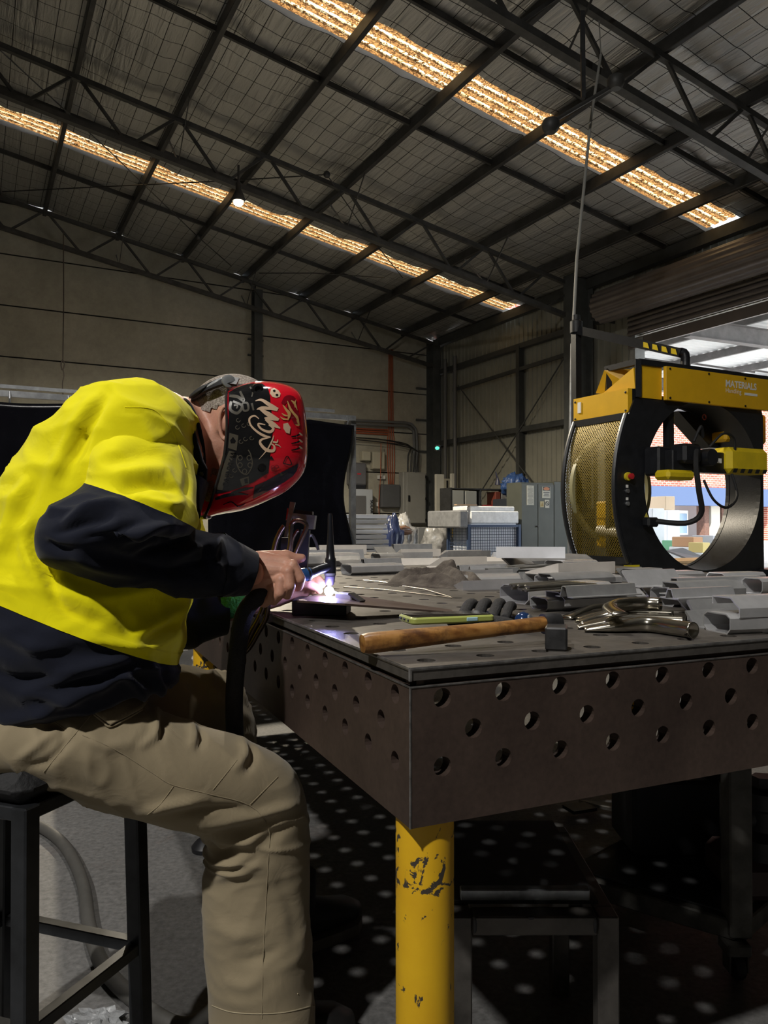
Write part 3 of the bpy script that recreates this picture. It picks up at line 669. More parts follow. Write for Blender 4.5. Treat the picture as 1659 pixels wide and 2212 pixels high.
# white bars lying behind the table, on trestle
# grey steel cabinet with notices
d0 = 16.5; cq0 = P(1126, 1130, d0); cq0.z = 0
cab = thing('steel_cabinet', 'grey green two door steel cabinet with notices on the door', 'cabinet', cq0)
CABM = mat('cabinet_grey', (0.075, 0.08, 0.066), 0.5, 0.1, 0.1, 3)
kp = lambda a, b, z: cq0 + EX * a + EY * b + EZ * z
mb = MB(); mb.box(kp(0.45, 0.27, 1.0), (0.9, 0.5, 2.0), AX, 0.008); mb.build('carcass', CABM, cab)
for a in (0.225, 0.675):
    mb = MB(); mb.box(kp(a, 0.01, 1.02), (0.44, 0.03, 1.9), AX, 0.006); dd = mb.build('door', CABM, cab)
    if a < 0.3: mb = MB(); mb.lathe(kp(0.42, -0.01, 1.05), [(0.012, 0), (0.02, 0.01), (0.02, 0.035), (0.0, 0.04)], -EY, 12); mb.build('knob', BLACK, dd, True)
PAPER = mat('paper', (0.60, 0.59, 0.52), 0.8, 0, 0.06, 20); PRED = mat('sign_red', (0.55, 0.22, 0.10), 0.6)
mb = MB(); mb.box(kp(0.24, -0.01, 1.72), (0.19, 0.006, 0.42), AX); tag(mb.build('notice_sheet', PAPER), 'long printed white notice sheet on the steel cabinet door', 'notice')
mb = MB()
for k in range(13): mb.box(kp(0.235, -0.0145, 1.90 - 0.03*k), (0.15 if k % 4 else 0.09, 0.002, 0.008), AX)
mb.build('print_lines', mat('print_grey', (0.22, 0.22, 0.2), 0.8), bpy.data.objects['notice_sheet'])
sg = thing('danger_sign', 'danger sign with red oval above black lettering on cabinet door', 'sign', kp(0.68, -0.01, 1.6))
mb = MB(); mb.box(kp(0.68, -0.01, 1.79), (0.22, 0.006, 0.25), AX); mb.build('plate', PAPER, sg)
mb = MB(); mb.box(kp(0.68, -0.014, 1.87), (0.2, 0.003, 0.085), AX); mb.build('band', BLACK, sg)
mb = MB(); mb.lathe(kp(0.68, -0.0155, 1.87), [(0.0, 0), (0.034, 0.0), (0.034, 0.003), (0, 0.003)], -EY, 20)
for v in mb.v: dx = (v - kp(0.68, -0.0155, 1.87)).dot(EX); v += EX * dx * 1.5
mb.build('oval', PRED, sg)
for k, w in enumerate((0.17, 0.13, 0.16)):
    mb = MB(); mb.box(kp(0.68, -0.0145, 1.785 - 0.035*k), (w, 0.002, 0.016), AX); mb.build('text_line', BLACK, sg)
s2 = thing('prohibition_sign', 'small white notice with a struck through circle on cabinet door', 'sign', kp(0.72, -0.01, 1.4))
mb = MB(); mb.box(kp(0.70, -0.01, 1.54), (0.12, 0.006, 0.18), AX); mb.build('plate', PAPER, s2)
mb = MB(); c0 = kp(0.70, -0.016, 1.55); mb.tube([c0 + EX*0.045*math.cos(i*0.3142) + EZ*0.045*math.sin(i*0.3142) for i in range(21)], 0.006, 5); mb.bar(c0 - EX*0.03 + EZ*0.03, c0 + EX*0.03 - EZ*0.03, 0.01, 0.006); mb.build('symbol', BLACK, s2)
s3 = thing('warning_label', 'small yellowed triangle warning label left of the struck circle notice', 'sign', kp(0.56, -0.01, 1.4))
mb = MB(); mb.box(kp(0.56, -0.01, 1.53), (0.1, 0.006, 0.13), AX); mb.build('plate', mat('paper_old', (0.5, 0.45, 0.28), 0.8), s3)
mb = MB(); mb.prism([kp(0.525, -0.015, 1.49), kp(0.595, -0.015, 1.49), kp(0.56, -0.015, 1.575)], -EY*0.002); mb.build('triangle', mat('sign_ochre', (0.35, 0.25, 0.1), 0.7), s3)
mb = MB(); mb.box(kp(1.28, 0.3, 1.02), (0.66, 0.5, 2.04), AX, 0.008); tag(mb.build('steel_cabinet', CABM), 'plain steel cabinet standing right of the notice cabinet', 'cabinet')
# shelf with red boxes, tarpaulin
d0 = 19.0; s0 = P(976, 1130, d0); s0.z = 0; sp_ = lambda a, b, z: s0 + EX * a + EY * b + EZ * z
sh = thing('storage_shelf', 'grey metal shelf unit behind the caged panels', 'shelf', s0)
for a in (0.02, 0.9, 1.85): mb = MB(); mb.box(sp_(a, 0.3, 1.0), (0.04, 0.5, 2.0), AX); mb.build('upright', STEEL, sh)
for z in (0.6, 1.35, 1.98): mb = MB(); mb.box(sp_(0.94, 0.3, z), (1.86, 0.5, 0.03), AX); mb.build('shelf_board', STEEL, sh)
for a, w, h, m, lab in ((0.22, 0.36, 0.57, mat('box_pale', (0.28, 0.29, 0.28), 0.6), 'pale grey box on the storage shelf behind the cage'), (0.62, 0.34, 0.56, MATS['box_pale'], 'second pale grey box next to the red boxes'), (1.17, 0.4, 0.22, mat('red_box', (0.30, 0.02, 0.025), 0.35), 'low red plastic box on the storage shelf'), (1.45, 0.16, 0.56, mat('red_folder', (0.17, 0.035, 0.02), 0.6), 'upright dark red carton on the storage shelf'), (1.66, 0.2, 0.56, WRAP, 'plastic covered carton at the shelf end')):
    mb = MB(); mb.box(sp_(a, 0.25, 1.365 + h/2), (w, 0.38, h), AX, 0.01); tag(mb.build('shelf_box', m), lab, 'box')
q = P(1112, 1050, 18.2); lump(q, (0.33, 0.26, 0.28), 21, 'tarpaulin', mat('tarp_blue', (0.022, 0.06, 0.18), 0.45, 0, 0.25, 5, 0.3), 'crumpled blue tarpaulin heaped behind the notice cabinet', 'tarpaulin', n=60, amp=0.42, freq=3.4)
q = P(1105, 1120, 18.6); mb = MB(); mb.box(V((q.x, q.y, 0.85)), (0.7, 0.6, 1.7), AX, 0.02); tag(mb.build('dark_crate', mat('crate_dark', (0.02, 0.025, 0.035), 0.6)), 'dark crate carrying the blue tarpaulin', 'crate')
q = P(1075, 1048, 18.9); mb = MB(); mb.tube(curve([q, q + EZ*0.14, q + EZ*0.24 - EX*0.03, q + EZ*0.33 - EX*0.06], 10), [0.07, 0.065, 0.05, 0.035, 0.025, 0.02, 0.018, 0.016, 0.014, 0.012], 10); tag(mb.build('funnel', mat('funnel_blue', (0.02, 0.02, 0.05), 0.4)), 'dark blue funnel with a bent spout on the shelf', 'funnel')
# green indicator on the corner column
ind = thing('indicator_light', 'small glowing green indicator lamp on the dark corner column', 'indicator', P(945, 968, 19.5))
mb = MB(); mb.box(P(945, 968, 19.6), (0.12, 0.1, 0.16), AX, 0.01); mb.build('housing', BLACK, ind)
mb = MB(); mb.ell(P(944.5, 968, 19.45), (0.055, 0.03, 0.045)); mb.build('lens', mat('led_green', (0.1, 0.8, 0.6), 0.4, emit=(0.12, 0.9, 0.62), emit_s=1.0), ind, True)

# ---------------------------------------------------------------- overhead fittings
light('highbay_lamp_light', 'SPOT', P(515, 438, 13.2) - EZ * 0.08, 5000, (1.0, 0.88, 0.68), 0.08, P(515, 438, 13.2) - EZ * 2, 165, 0.6)
lp = thing('highbay_lamp', 'glowing high bay lamp under the middle truss', 'lamp', P(515, 438, 13.2))
q = P(515, 438, 13.2)
mb = MB(); mb.lathe(q + EZ*0.02, [(0.11, 0), (0.12, 0.03), (0.09, 0.12), (0.05, 0.2), (0.05, 0.32), (0.0, 0.33)]); mb.build('housing', STEEL, lp, True)
mb = MB(); mb.ell(q + EZ*0.005, (0.085, 0.085, 0.06)); mb.build('bulb', mat('bulb', (1, 0.9, 0.7), 0.5, emit=(1.0, 0.86, 0.6), emit_s=40.0), lp, True)
mb = MB(); mb.tube([q + EZ*0.3, q + EZ*0.65], 0.02, 8); mb.build('hook', STEEL, lp)
# twin sensor heads on a bar, hung from a drop rod
d0 = 9.3
tw = thing('twin_sensor_bar', 'slim bar with two round sensor heads hanging below a rod', 'sensor', P(1258, 205, d0))
mb = MB(); mb.bar(P(1258, 25, d0), P(1260, 212, d0), 0.05, 0.05, up=V((0, 1, 0))); mb.build('drop_rod', STEEL, tw)
mb = MB(); mb.tube([P(1185, 268, d0 - 0.1), P(1330, 182, d0 + 0.1)], 0.025, 10); mb.build('bar', TRUSS, tw, True)
for p in (P(1190, 274, d0 - 0.15), P(1330, 180, d0 + 0.05)):
    mb = MB(); mb.lathe(p - EZ*0.07, [(0.0, 0), (0.06, 0.0), (0.09, 0.03), (0.105, 0.07), (0.105, 0.12), (0.09, 0.15), (0, 0.155)], EZ, 20); mb.build('sensor_head', TRUSS, tw, True)
# pole of the machine jib with an air line leaning up to the roof
mb = MB(); mb.tube([P(1229, 1290, 9.7), P(1231, 1000, 9.7), P(1236, 742, 9.7)], 0.022, 10); tag(mb.build('air_pipe', GALV), 'slender galvanised pipe rising beside the wrapping machine', 'pipe')
mb = MB(); mb.tube([P(1236.5, 745, 9.7), P(1246, 560, 9.7), P(1262, 400, 9.75), P(1276, 260, 9.8), P(1298, 118, 9.9)], [0.02, 0.02, 0.019, 0.018, 0.017], 10); mb.tube(curve([P(1298, 118, 9.9), P(1296, 80, 9.9), P(1294, 45, 9.9)], 6), 0.008, 6)
tag(mb.build('hose_pole', mat('pole_pale', (0.30, 0.30, 0.28), 0.5)), 'pale leaning hose pole hung from the roof above the machine', 'pole')
# ================================================================ outside, seen through the door
mb = MB(); mb.add([B(0, -60, -0.02), B(-90, -60, -0.02), B(-90, 60, -0.02), B(0, 60, -0.02)], [(0, 1, 2, 3)]); mb.add([B(0, 0, -0.02), B(0, -60, -0.02), B(60, -60, -0.02), B(60, 0, -0.02)], [(0, 1, 2, 3)])
mb.add([B(-90, 30, -0.02), B(-90, 70, -0.02), B(60, 70, -0.02), B(60, 30, -0.02)], [(0, 1, 2, 3)])
struct(mb.build('ground', mat('yard_concrete', (0.60, 0.58, 0.55), 0.9, 0, 0.15, 1.0)), 'pale sunlit concrete yard outside')
# brick building across the yard
m, N, L, bs = mat_nodes('red_brick'); tc = N.new('ShaderNodeTexCoord')
mp = N.new('ShaderNodeMapping'); mp.inputs['Rotation'].default_value = (math.pi/2, 0, 0); 
br = N.new('ShaderNodeTexBrick'); br.inputs['Scale'].default_value = 1.0; br.inputs['Brick Width'].default_value = 0.34; br.inputs['Row Height'].default_value = 0.13; br.inputs['Mortar Size'].default_value = 0.016
br.inputs['Color1'].default_value = (0.26, 0.05, 0.03, 1); br.inputs['Color2'].default_value = (0.36, 0.11, 0.07, 1); br.inputs['Mortar'].default_value = (0.42, 0.34, 0.28, 1)
cmb = N.new('ShaderNodeCombineXYZ'); sx = N.new('ShaderNodeSeparateXYZ'); L.new(tc.outputs['Object'], sx.inputs[0])
L.new(sx.outputs[0], cmb.inputs[0]); L.new(sx.outputs[2], cmb.inputs[1]); L.new(cmb.outputs[0], br.inputs['Vector']); L.new(br.outputs['Color'], bs.inputs['Base Color']); bs.inputs['Roughness'].default_value = 0.85
BRICK = m
q0 = P(1500, 1130, 46.0); q0.z = 0
bl = thing('brick_building', 'sunlit red brick building with a blue band seen through the roller door', 'building', q0, YAW)
gp = lambda a, b, z: q0 + EX * a + EY * b + EZ * z
mb = MB(); mb.box(gp(0, 0.6, 8.6), (44, 1.0, 11.0), AX); mb.build('brick_wall', BRICK, bl)
mb = MB(); mb.box(gp(0, 0.45, 2.72), (44, 1.1, 1.1), AX); mb.build('blue_band', mat('band_blue', (0.045, 0.075, 0.16), 0.6), bl)
mb = MB(); mb.box(gp(0, 3.0, 1.1), (44, 0.3, 2.4), AX); mb.build('recess_wall', mat('recess_grey', (0.5, 0.5, 0.5), 0.8), bl)
DBR = mat('dark_brick', (0.10, 0.05, 0.035), 0.85, 0, 0.3, 8)
for a, w, m_ in ((-2.4, 1.0, DBR), (-1.4, 0.5, BRICK), (1.7, 0.4, DBR), (2.5, 0.8, mat('shutter_cream', (0.4, 0.38, 0.33), 0.7)), (3.3, 0.5, DBR), (4.6, 0.9, BRICK), (-6, 1.2, BRICK), (8, 1.2, BRICK)):
    mb = MB(); mb.box(gp(a, 0.8, 1.1), (w, 0.6, 2.2), AX); mb.build('pillar', m_, bl)
GLS = mat('window_glass', (0.25, 0.36, 0.5), 0.15, 0.0)
for a, w in ((0.2, 1.7), (6.2, 1.6), (-4.2, 1.8)):
    mb = MB(); mb.box(gp(a, 1.4, 1.15), (w, 0.08, 1.5), AX); wd = mb.build('window', mat('window_white', (0.75, 0.76, 0.78), 0.5), bl)
    mb = MB(); mb.box(gp(a, 1.34, 1.1), (w - 0.25, 0.04, 1.2), AX); mb.build('pane', GLS, wd)
# carport roof over the yard
cn = thing('carport_canopy', 'steel framed canopy with white sheeting over the yard', 'canopy', B(-4, 9, 0))
WSH = mat('canopy_white', (0.82, 0.83, 0.84), 0.6, 0.0, 0.05, 2)
CSG = mat('canopy_steel', (0.20, 0.19, 0.19), 0.6, 0.2, 0.2, 4)
def canz(s): return 5.75 - 0.02 * s
r = 1.0
while r < 15:
    prof = []
    for k in range(4):
        for dx, h in ((0, 0), (0.12, 0), (0.15, 0.04), (0.22, 0.04), (0.25, 0)): prof.append((r + 0.25*k + dx, h))
    n = len(prof); mb = MB(); mb.add([B(-0.5, rr, canz(0) + h) for rr, h in prof] + [B(-10, rr, canz(-10) + h) for rr, h in prof], [(i, i+1, n+i+1, n+i) for i in range(n-1)])
    o = mb.build('roof_sheet', WSH, cn); r += 1.0
for s in (-2.2, -4.8, -7.4, -9.8):
    mb = MB(); mb.bar(B(s, 0.8, canz(s) - 0.12), B(s, 15, canz(s) - 0.12), 0.08, 0.2); mb.build('purlin', CSG, cn)
for r_ in (4.0, 9.6, 14.5):
    mb = MB(); ibeam(mb, B(-0.4, r_, canz(0) - 0.42), B(-10, r_, canz(-10) - 0.42), 0.4, 0.2, EZ); mb.build('rafter', CSG, cn)
    mb = MB(); mb.bar(B(-9.8, r_, 0), B(-9.8, r_, canz(-9.8) - 0.6), 0.2, 0.2); mb.build('post', CSG, cn)
mb = MB(); ibeam(mb, B(-9.9, 0.8, canz(-10) - 0.55), B(-9.9, 15, canz(-10) - 0.55), 0.5, 0.2, EZ); mb.build('edge_beam', CSG, cn)
for r_ in (5.5, 8.0): 
    for s in (-2.4, -5.0, -7.6):
        mb = MB(); mb.tube([B(s, r_, canz(s) - 0.05), B(s - 1.2, r_ + 1.5, canz(s) - 0.5)], 0.03, 6); mb.build('brace', CSG, cn)
# goods standing in the yard
def yard(u0, v0, u1, v1, d, dep, m_, name, lab, cat, z0=0.0):
    a = P(u0, v0, d); b = P(u1, v0, d); w = (b - a).length
    lo = P(u0, v1, d).z if z0 is None else z0
    mb = MB(); mb.box(V(((a.x+b.x)/2, (a.y+b.y)/2, (a.z + lo)/2)) + EY*dep/2, (w * 1.05, dep, a.z - lo), AX, 0.02); return tag(mb.build(name, m_), lab, cat)
YW = mat('yard_white', (0.75, 0.76, 0.78), 0.5, 0, 0.05, 3); YC = mat('yard_card', (0.55, 0.30, 0.15), 0.7)
yard(1405, 1098, 1440, 1230, 25, 1.2, YW, 'white_goods_stack', 'tall stack of white wrapped goods in the yard', 'goods stack')
yard(1434, 1072, 1462, 1102.5, 27, 1.0, mat('yard_card2', (0.6, 0.45, 0.3), 0.7), 'carton_stack', 'pale carton on top of white goods in the yard', 'carton', None)
yard(1436, 1102, 1474, 1230, 26.5, 1.0, YW, 'white_goods_stack', 'white wrapped goods stack under the pale carton', 'goods stack')
yard(1470, 1168, 1492, 1230, 24, 0.8, mat('yard_green', (0.15, 0.42, 0.22), 0.6), 'green_crate', 'green plastic crate in the sunny yard', 'crate')
yard(1493, 1160, 1523, 1182, 23, 0.8, YC, 'cardboard_box', 'orange brown cardboard box on white goods', 'box', None)
yard(1485, 1182, 1530, 1235, 23, 0.8, YW, 'white_goods_stack', 'low white goods under the cardboard box', 'goods stack')
yard(1536, 1157, 1562, 1240, 24, 0.8, mat('yard_grey', (0.5, 0.5, 0.54), 0.6), 'grey_goods_stack', 'grey wrapped goods right of the cardboard box', 'goods stack')
yard(1514, 1172, 1538, 1194, 22, 0.5, mat('yard_yellow', (0.7, 0.55, 0.2), 0.6), 'yellow_carton', 'yellow carton beside the cardboard box', 'carton', None)
yard(1512, 1194, 1540, 1240, 22, 0.6, YW, 'white_goods_stack', 'small white goods stack under the yellow carton', 'goods stack')
for k in range(6):
    a = P(1440, 1213 + k * 5, 15); mb = MB(); c = P(1500, 1213 + k*5, 15); c.z = 0.38 - 0.05*k + 0.02; mb.box(c, (1.9 - 0.05*(k%3), 0.9, 0.042), AX); tag(mb.build('timber_board', mat('yard_timber', (0.55, 0.33, 0.13), 0.7, 0, 0.2, 4)), 'orange timber board stacked on the ground by the door', 'board', 'timber boards by the door')
a = P(1440, 1195, 17); mb = MB(); mb.prism([P(1440, 1192, 17), P(1475, 1187, 17), P(1532, 1212, 16.2), P(1490, 1212, 16.2)], EZ * 0.04); tag(mb.build('grey_sheet', mat('sheet_grey', (0.14, 0.15, 0.18), 0.4)), 'dark grey sheet lying slanted on the yard goods', 'sheet')

# ================================================================ orbital wrapping machine
M0 = P(1379, 1130, 8.0); M0.z = 0
MPt = lambda a, b, z: M0 + EX * a + EY * b + EZ * z
mc = thing('wrapping_machine', 'large black and yellow orbital wrapping machine with a round opening', 'machine', M0)
MBLK = mat('machine_black', (0.013, 0.014, 0.017), 0.38, 0, 0.25, 12, 0.08, 60)
MYEL = mat('machine_yellow', (0.80, 0.46, 0.012), 0.42, 0, 0.06, 4)
HC, HZc, HR = 1.02, 1.53, 0.93
# front plate with the round opening; left edge follows the guard's curve
def plate(b, th, left, right, zb, zt_, name, hr=HR, arc=True):
    n = 72; inner = []; outer = []
    for i in range(n):
        t = 6.28318 * i / n; inner.append((HC + hr * math.cos(t), HZc + hr * math.sin(t)))
        dx, dz = math.cos(t), math.sin(t)
        kx = ((right - HC) / dx if dx > 1e-6 else ((left - HC) / dx if dx < -1e-6 else 1e9)); kz = ((zt_ - HZc) / dz if dz > 1e-6 else ((zb - HZc) / dz if dz < -1e-6 else 1e9))
        k = min(kx, kz); a, z = HC + dx * k, HZc + dz * k
        if arc and dx < 0 and kx < kz: 
            a = left - 0.28 + 0.28 * min(1, (abs(z - 1.5) / 0.95)) ** 2 if abs(z - 1.5) < 0.95 else left
        outer.append((a, z))
    mb = MB()
    for bb in (b, b + th): pass
    vs = [MPt(a, b, z) for a, z in inner] + [MPt(a, b, z) for a, z in outer] + [MPt(a, b + th, z) for a, z in inner] + [MPt(a, b + th, z) for a, z in outer]
    fs = []
    for i in range(n):
        k = (i + 1) % n
        fs += [(i, k, n+k, n+i), (2*n+i, 3*n+i, 3*n+k, 2*n+k), (i, 2*n+i, 2*n+k, k), (n+i, n+k, 3*n+k, 3*n+i)]
    mb.add(vs, fs); return mb.build(name, MBLK, mc)
plate(0.0, 0.05, -0.02, HC + HR + 0.05, 0.02, 2.47, 'front_plate')
plate(0.42, 0.05, 0.0, HC + HR + 0.05, 0.02, 2.47, 'rear_plate', arc=False)
# ring drum between the plates
rings = []
for rr, bb in ((HR + 0.005, 0.02), (HR + 0.005, 0.44), (HR + 0.04, 0.44), (HR + 0.04, 0.02)):
    rings.append([MPt(HC + rr * math.cos(6.28318*i/72), bb, HZc + rr * math.sin(6.28318*i/72)) for i in range(72)])
mb = MB(); mb.loft(rings + [rings[0]], cap=False); mb.build('ring_drum', MBLK, mc, True)
# rear body behind the plates
mb = MB(); mb.box(MPt(1.0, 0.6, 0.28), (2.3, 1.2, 0.5), AX, 0.01); mb.build('base', MBLK, mc)
mb = MB(); mb.box(MPt(2.4, 0.0, 0.30), (1.0, 0.3, 0.58), AX, 0.01); mb.build('base', MBLK, mc)
# top frame tube and yellow fascia
for a, b in ((MPt(0.0, 0, 2.43), MPt(0, 0, 2.82)), (MPt(0, 0, 2.80), MPt(3.0, 0, 2.80)), (MPt(0.0, 0.42, 2.43), MPt(0, 0.42, 2.80)), (MPt(0, 0.0, 2.80), MPt(0, 0.45, 2.80)), (MPt(2.95, 0, 0), MPt(2.95, 0, 2.8))):
    mb = MB(); mb.bar(a, b, 0.06, 0.06); mb.build('frame_tube', MBLK, mc)
mb = MB(); mb.box(MPt(1.62, -0.045, 2.60), (2.55, 0.04, 0.36), AX, 0.004); fas = mb.build('yellow_fascia', MYEL, mc)
for a in (0.4, 1.0, 1.6, 2.2, 2.8):
    for z in (2.445, 2.755):
        mb = MB(); mb.lathe(MPt(a, -0.066, z), [(0, 0), (0.012, 0), (0.012, 0.008), (0, 0.01)], -EY, 8); mb.build('bolt', BLACK, fas)
WHT = mat('decal_white', (0.85, 0.85, 0.82), 0.6)
text_mesh('MATERIALS', 0.105, lambda x, y: MPt(1.27 + x, -0.0675, 2.64 + y), WHT, 'lettering', fas, bold=0.003)
text_mesh('Handling', 0.075, lambda x, y: MPt(1.27 + x, -0.0675, 2.575 + y), WHT, 'lettering', fas)
mb = MB(); mb.box(MPt(1.70, -0.067, 2.582), (0.22, 0.003, 0.028), AX); mb.build('small_print', WHT, fas)
mb = MB(); mb.box(MPt(0.18, 0.0, 2.60), (0.32, 0.02, 0.34), AX); mb.build('yellow_panel', MYEL, mc)
mb = MB(); mb.prism([MPt(0.3, 0.06, 2.78), MPt(-0.06, 0.42, 2.78), MPt(-0.06, 0.55, 2.55), MPt(0.3, 0.06, 2.45)], EX*0.02); mb.build('yellow_gusset', MYEL, mc)
mb = MB(); mb.prism([MPt(-0.04, 0.0, 2.52), MPt(-0.04, 0.50, 2.52), MPt(-0.04, 0.02, 2.74)], EX*0.02); mb.build('yellow_gusset', MYEL, mc)
# left side yellow box over the guard
mb = MB(); mb.prism([MPt(-0.06, 0.02, 2.52), MPt(-0.06, 0.84, 2.52), MPt(-0.06, 0.84, 2.20), MPt(-0.06, 0.02, 2.27)], -EX*0.06); yb = mb.build('yellow_side_box', MYEL, mc)
mb = MB(); mb.prism([MPt(0.30, 0.02, 2.52), MPt(0.30, 0.84, 2.52), MPt(0.30, 0.84, 2.20), MPt(0.30, 0.02, 2.27)], -EX*0.36); mb.build('top_box', MBLK, mc)
mb = MB(); mb.box(MPt(-0.125, 0.74, 2.41), (0.008, 0.05, 0.12), AX); mb.build('label_plate', WHT, yb)
for b in (0.05, 0.81):
    for z in (2.29, 2.48): mb = MB(); mb.lathe(MPt(-0.118, b, z), [(0, 0), (0.012, 0), (0.012, 0.01), (0, 0.012)], -EX, 8); mb.build('bolt', BLACK, yb)
# bowed mesh guard on the left
GA = lambda z: -0.30 + 0.28 * min(1, (abs(z - 1.5) / 0.95)) ** 2
MESHM = mat('guard_mesh', (0.24, 0.17, 0.015), 0.5, 0.3)
gd = bpy.data.objects.new('mesh_guard', None); COL.objects.link(gd); gd.parent = mc; WORLD[gd.name] = WORLD[mc.name].copy()
z0, z1, b0, b1 = 0.76, 2.20, 0.03, 0.80
gpnt = lambda b, z, o=0.0: MPt(GA(z) + o, b, z)
mb = MB(); stp = 0.034
for sg_ in (1, -1):
    k = -(z1 - z0)
    while k < (b1 - b0) + (z1 - z0):
        pts = []
        for i in range(29):
            z = z0 + (z1 - z0) * i / 28; b = b0 + k + (z - z0) * 1.0 if sg_ > 0 else b1 - k - (z - z0) * 1.0
            if b0 <= b <= b1: pts.append((b, z))
        for p_, q_ in zip(pts, pts[1:]):
            w = V((0, 0, 0)); a = gpnt(*p_); c = gpnt(*q_)
            mb.add([a + EY*0.0058, c + EY*0.0058, c - EY*0.0058, a - EY*0.0058], [(0, 1, 2, 3)])
        k += stp
o = mb.build('mesh_sheet', MESHM, gd, fixn=False); o['kind'] = 'stuff'
fr = MB()
for b in (b0, b1): fr.tube([gpnt(b, z0 - 0.05 + (z1 - z0 + 0.1) * i / 24, -0.01) for i in range(25)], 0.028, 8)
for z in (z0 - 0.03, z1 + 0.03): fr.bar(gpnt(b0, z), gpnt(b1, z), 0.05, 0.07)
fr.build('guard_frame', MBLK, gd, True)
mb = MB(); mb.prism([MPt(-0.02, 0.03, 0.02), MPt(-0.02, 0.84, 0.02), MPt(-0.02, 0.84, 0.70), MPt(-0.02, 0.03, 0.70)], EX*0.03); mb.build('side_plate', MBLK, mc)
# things behind the mesh
FILM = mat('film_cream', (0.55, 0.50, 0.36), 0.4, 0, 0.15, 8)
mb = MB(); mb.box(MPt(0.12, 0.42, 1.26), (0.16, 0.5, 0.2), AX, 0.02); mb.build('dispenser_box', MYEL, mc)
mb = MB(); mb.box(MPt(0.12, 0.6, 1.02), (0.14, 0.16, 0.34), AX, 0.02); mb.build('dispenser_box', MYEL, mc)
mb = MB(); mb.tube([MPt(0.05, 0.1, 1.0), MPt(0.05, 0.62, 1.04)], 0.06, 16); mb.build('film_roll', FILM, mc, True)
mb = MB(); mb.lathe(MPt(0.26, 0.62, 1.5), [(0.55, 0), (0.60, 0), (0.60, 0.05), (0.55, 0.05), (0.55, 0)], EY, 48, False); mb.build('inner_ring', mat('ring_cream', (0.32, 0.30, 0.16), 0.5), mc, True)
# control panel on the front plate
es = MPt(-0.16, -0.0, 1.60)
mb = MB(); mb.lathe(es, [(0, 0), (0.042, 0), (0.042, 0.03), (0, 0.03)], -EY, 20); cpn = mb.build('stop_collar', mat('stop_yellow', (0.75, 0.6, 0.03), 0.5), mc)
mb = MB(); mb.lathe(es - EY*0.03, [(0, 0), (0.018, 0), (0.03, 0.02), (0.03, 0.045), (0.0, 0.05)], -EY, 20); mb.build('stop_button', mat('stop_red', (0.55, 0.02, 0.03), 0.4), mc, True)
for z in (1.45, 1.32):
    mb = MB(); mb.lathe(MPt(-0.16, 0, z), [(0, 0), (0.022, 0), (0.022, 0.02), (0, 0.022)], -EY, 16); mb.build('selector_knob', GALV, mc, True)
    mb = MB(); mb.box(MPt(-0.16, -0.003, z + 0.05), (0.03, 0.005, 0.03), AX); mb.build('knob_label', WHT, mc)
mb = MB(); mb.prism([MPt(0.07, -0.004, 1.16), MPt(0.15, -0.004, 1.16), MPt(0.11, -0.004, 1.23)], -EY*0.003); mb.build('warning_triangle', mat('stop_yellow2', (0.7, 0.6, 0.1), 0.5), mc)
mb = MB(); mb.box(MPt(-0.10, -0.003, 0.66), (0.22, 0.005, 0.055), AX); mb.build('hazard_label', mat('hazard_yellow', (0.8, 0.65, 0.02), 0.5), mc)
# film carriage arm across the opening
ar = bpy.data.objects.new('carriage_arm', None); COL.objects.link(ar); ar.parent = mc; WORLD[ar.name] = WORLD[mc.name].copy()
mb = MB(); mb.box(MPt(0.62, -0.22, 1.76), (0.9, 0.16, 0.22), AX, 0.01); mb.build('beam', MBLK, ar)
HY = mat('hood_yellow', (0.78, 0.58, 0.015), 0.45, 0, 0.1, 6)
mb = MB(); mb.box(MPt(1.27, -0.24, 1.79), (0.66, 0.26, 0.28), AX, 0.05); mb.build('yellow_hood', HY, ar)
for k in range(5):
    mb = MB(); mb.prism([MPt(0.98 + 0.12*k, -0.372, 1.655), MPt(1.04 + 0.12*k, -0.372, 1.655), MPt(1.07 + 0.12*k, -0.372, 1.70), MPt(1.01 + 0.12*k, -0.372, 1.70)], -EY*0.002); mb.build('hazard_stripe', BLACK, ar)
mb = MB(); mb.box(MPt(0.25, -0.25, 1.61), (0.40, 0.2, 0.1), AX, 0.03); mb.build('yellow_tray', HY, ar)
mb = MB(); mb.lathe(MPt(0.62, -0.42, 1.80), [(0.0, 0), (0.085, 0), (0.09, 0.02), (0.09, 0.26), (0.0, 0.27)], EY, 24); mb.build('motor', MBLK, ar, True)
mb = MB(); mb.box(MPt(0.36, -0.3, 1.83), (0.26, 0.2, 0.2), AX, 0.03); mb.build('gearbox', MBLK, ar)
mb = MB(); mb.box(MPt(0.18, -0.1, 1.76), (0.2, 0.2, 0.3), AX, 0.02); mb.build('bracket', MBLK, ar)
mb = MB(); mb.box(MPt(0.82, -0.302, 1.78), (0.16, 0.004, 0.05), AX); mb.build('type_plate', WHT, ar)
for pts, rr in (([(0.40, -0.40, 1.86), (0.32, -0.46, 1.70), (0.36, -0.46, 1.45), (0.44, -0.42, 1.22), (0.36, -0.3, 1.12), (0.14, -0.1, 1.14)], 0.028),
                ([(0.72, -0.3, 1.92), (0.85, -0.36, 2.06), (1.02, -0.36, 2.02), (1.06, -0.34, 1.86)], 0.014), ([(0.48, -0.42, 1.56), (0.55, -0.48, 1.36), (0.75, -0.48, 1.28), (0.95, -0.45, 1.4), (1.0, -0.35, 1.64)], 0.014),
                ([(0.36, -0.4, 1.95), (0.42, -0.44, 2.1), (0.5, -0.4, 2.0)], 0.016)):
    mb = MB(); mb.tube(curve([MPt(*p_) for p_ in pts], 22), rr, 8); mb.build('cable', RUBBER, ar, True)
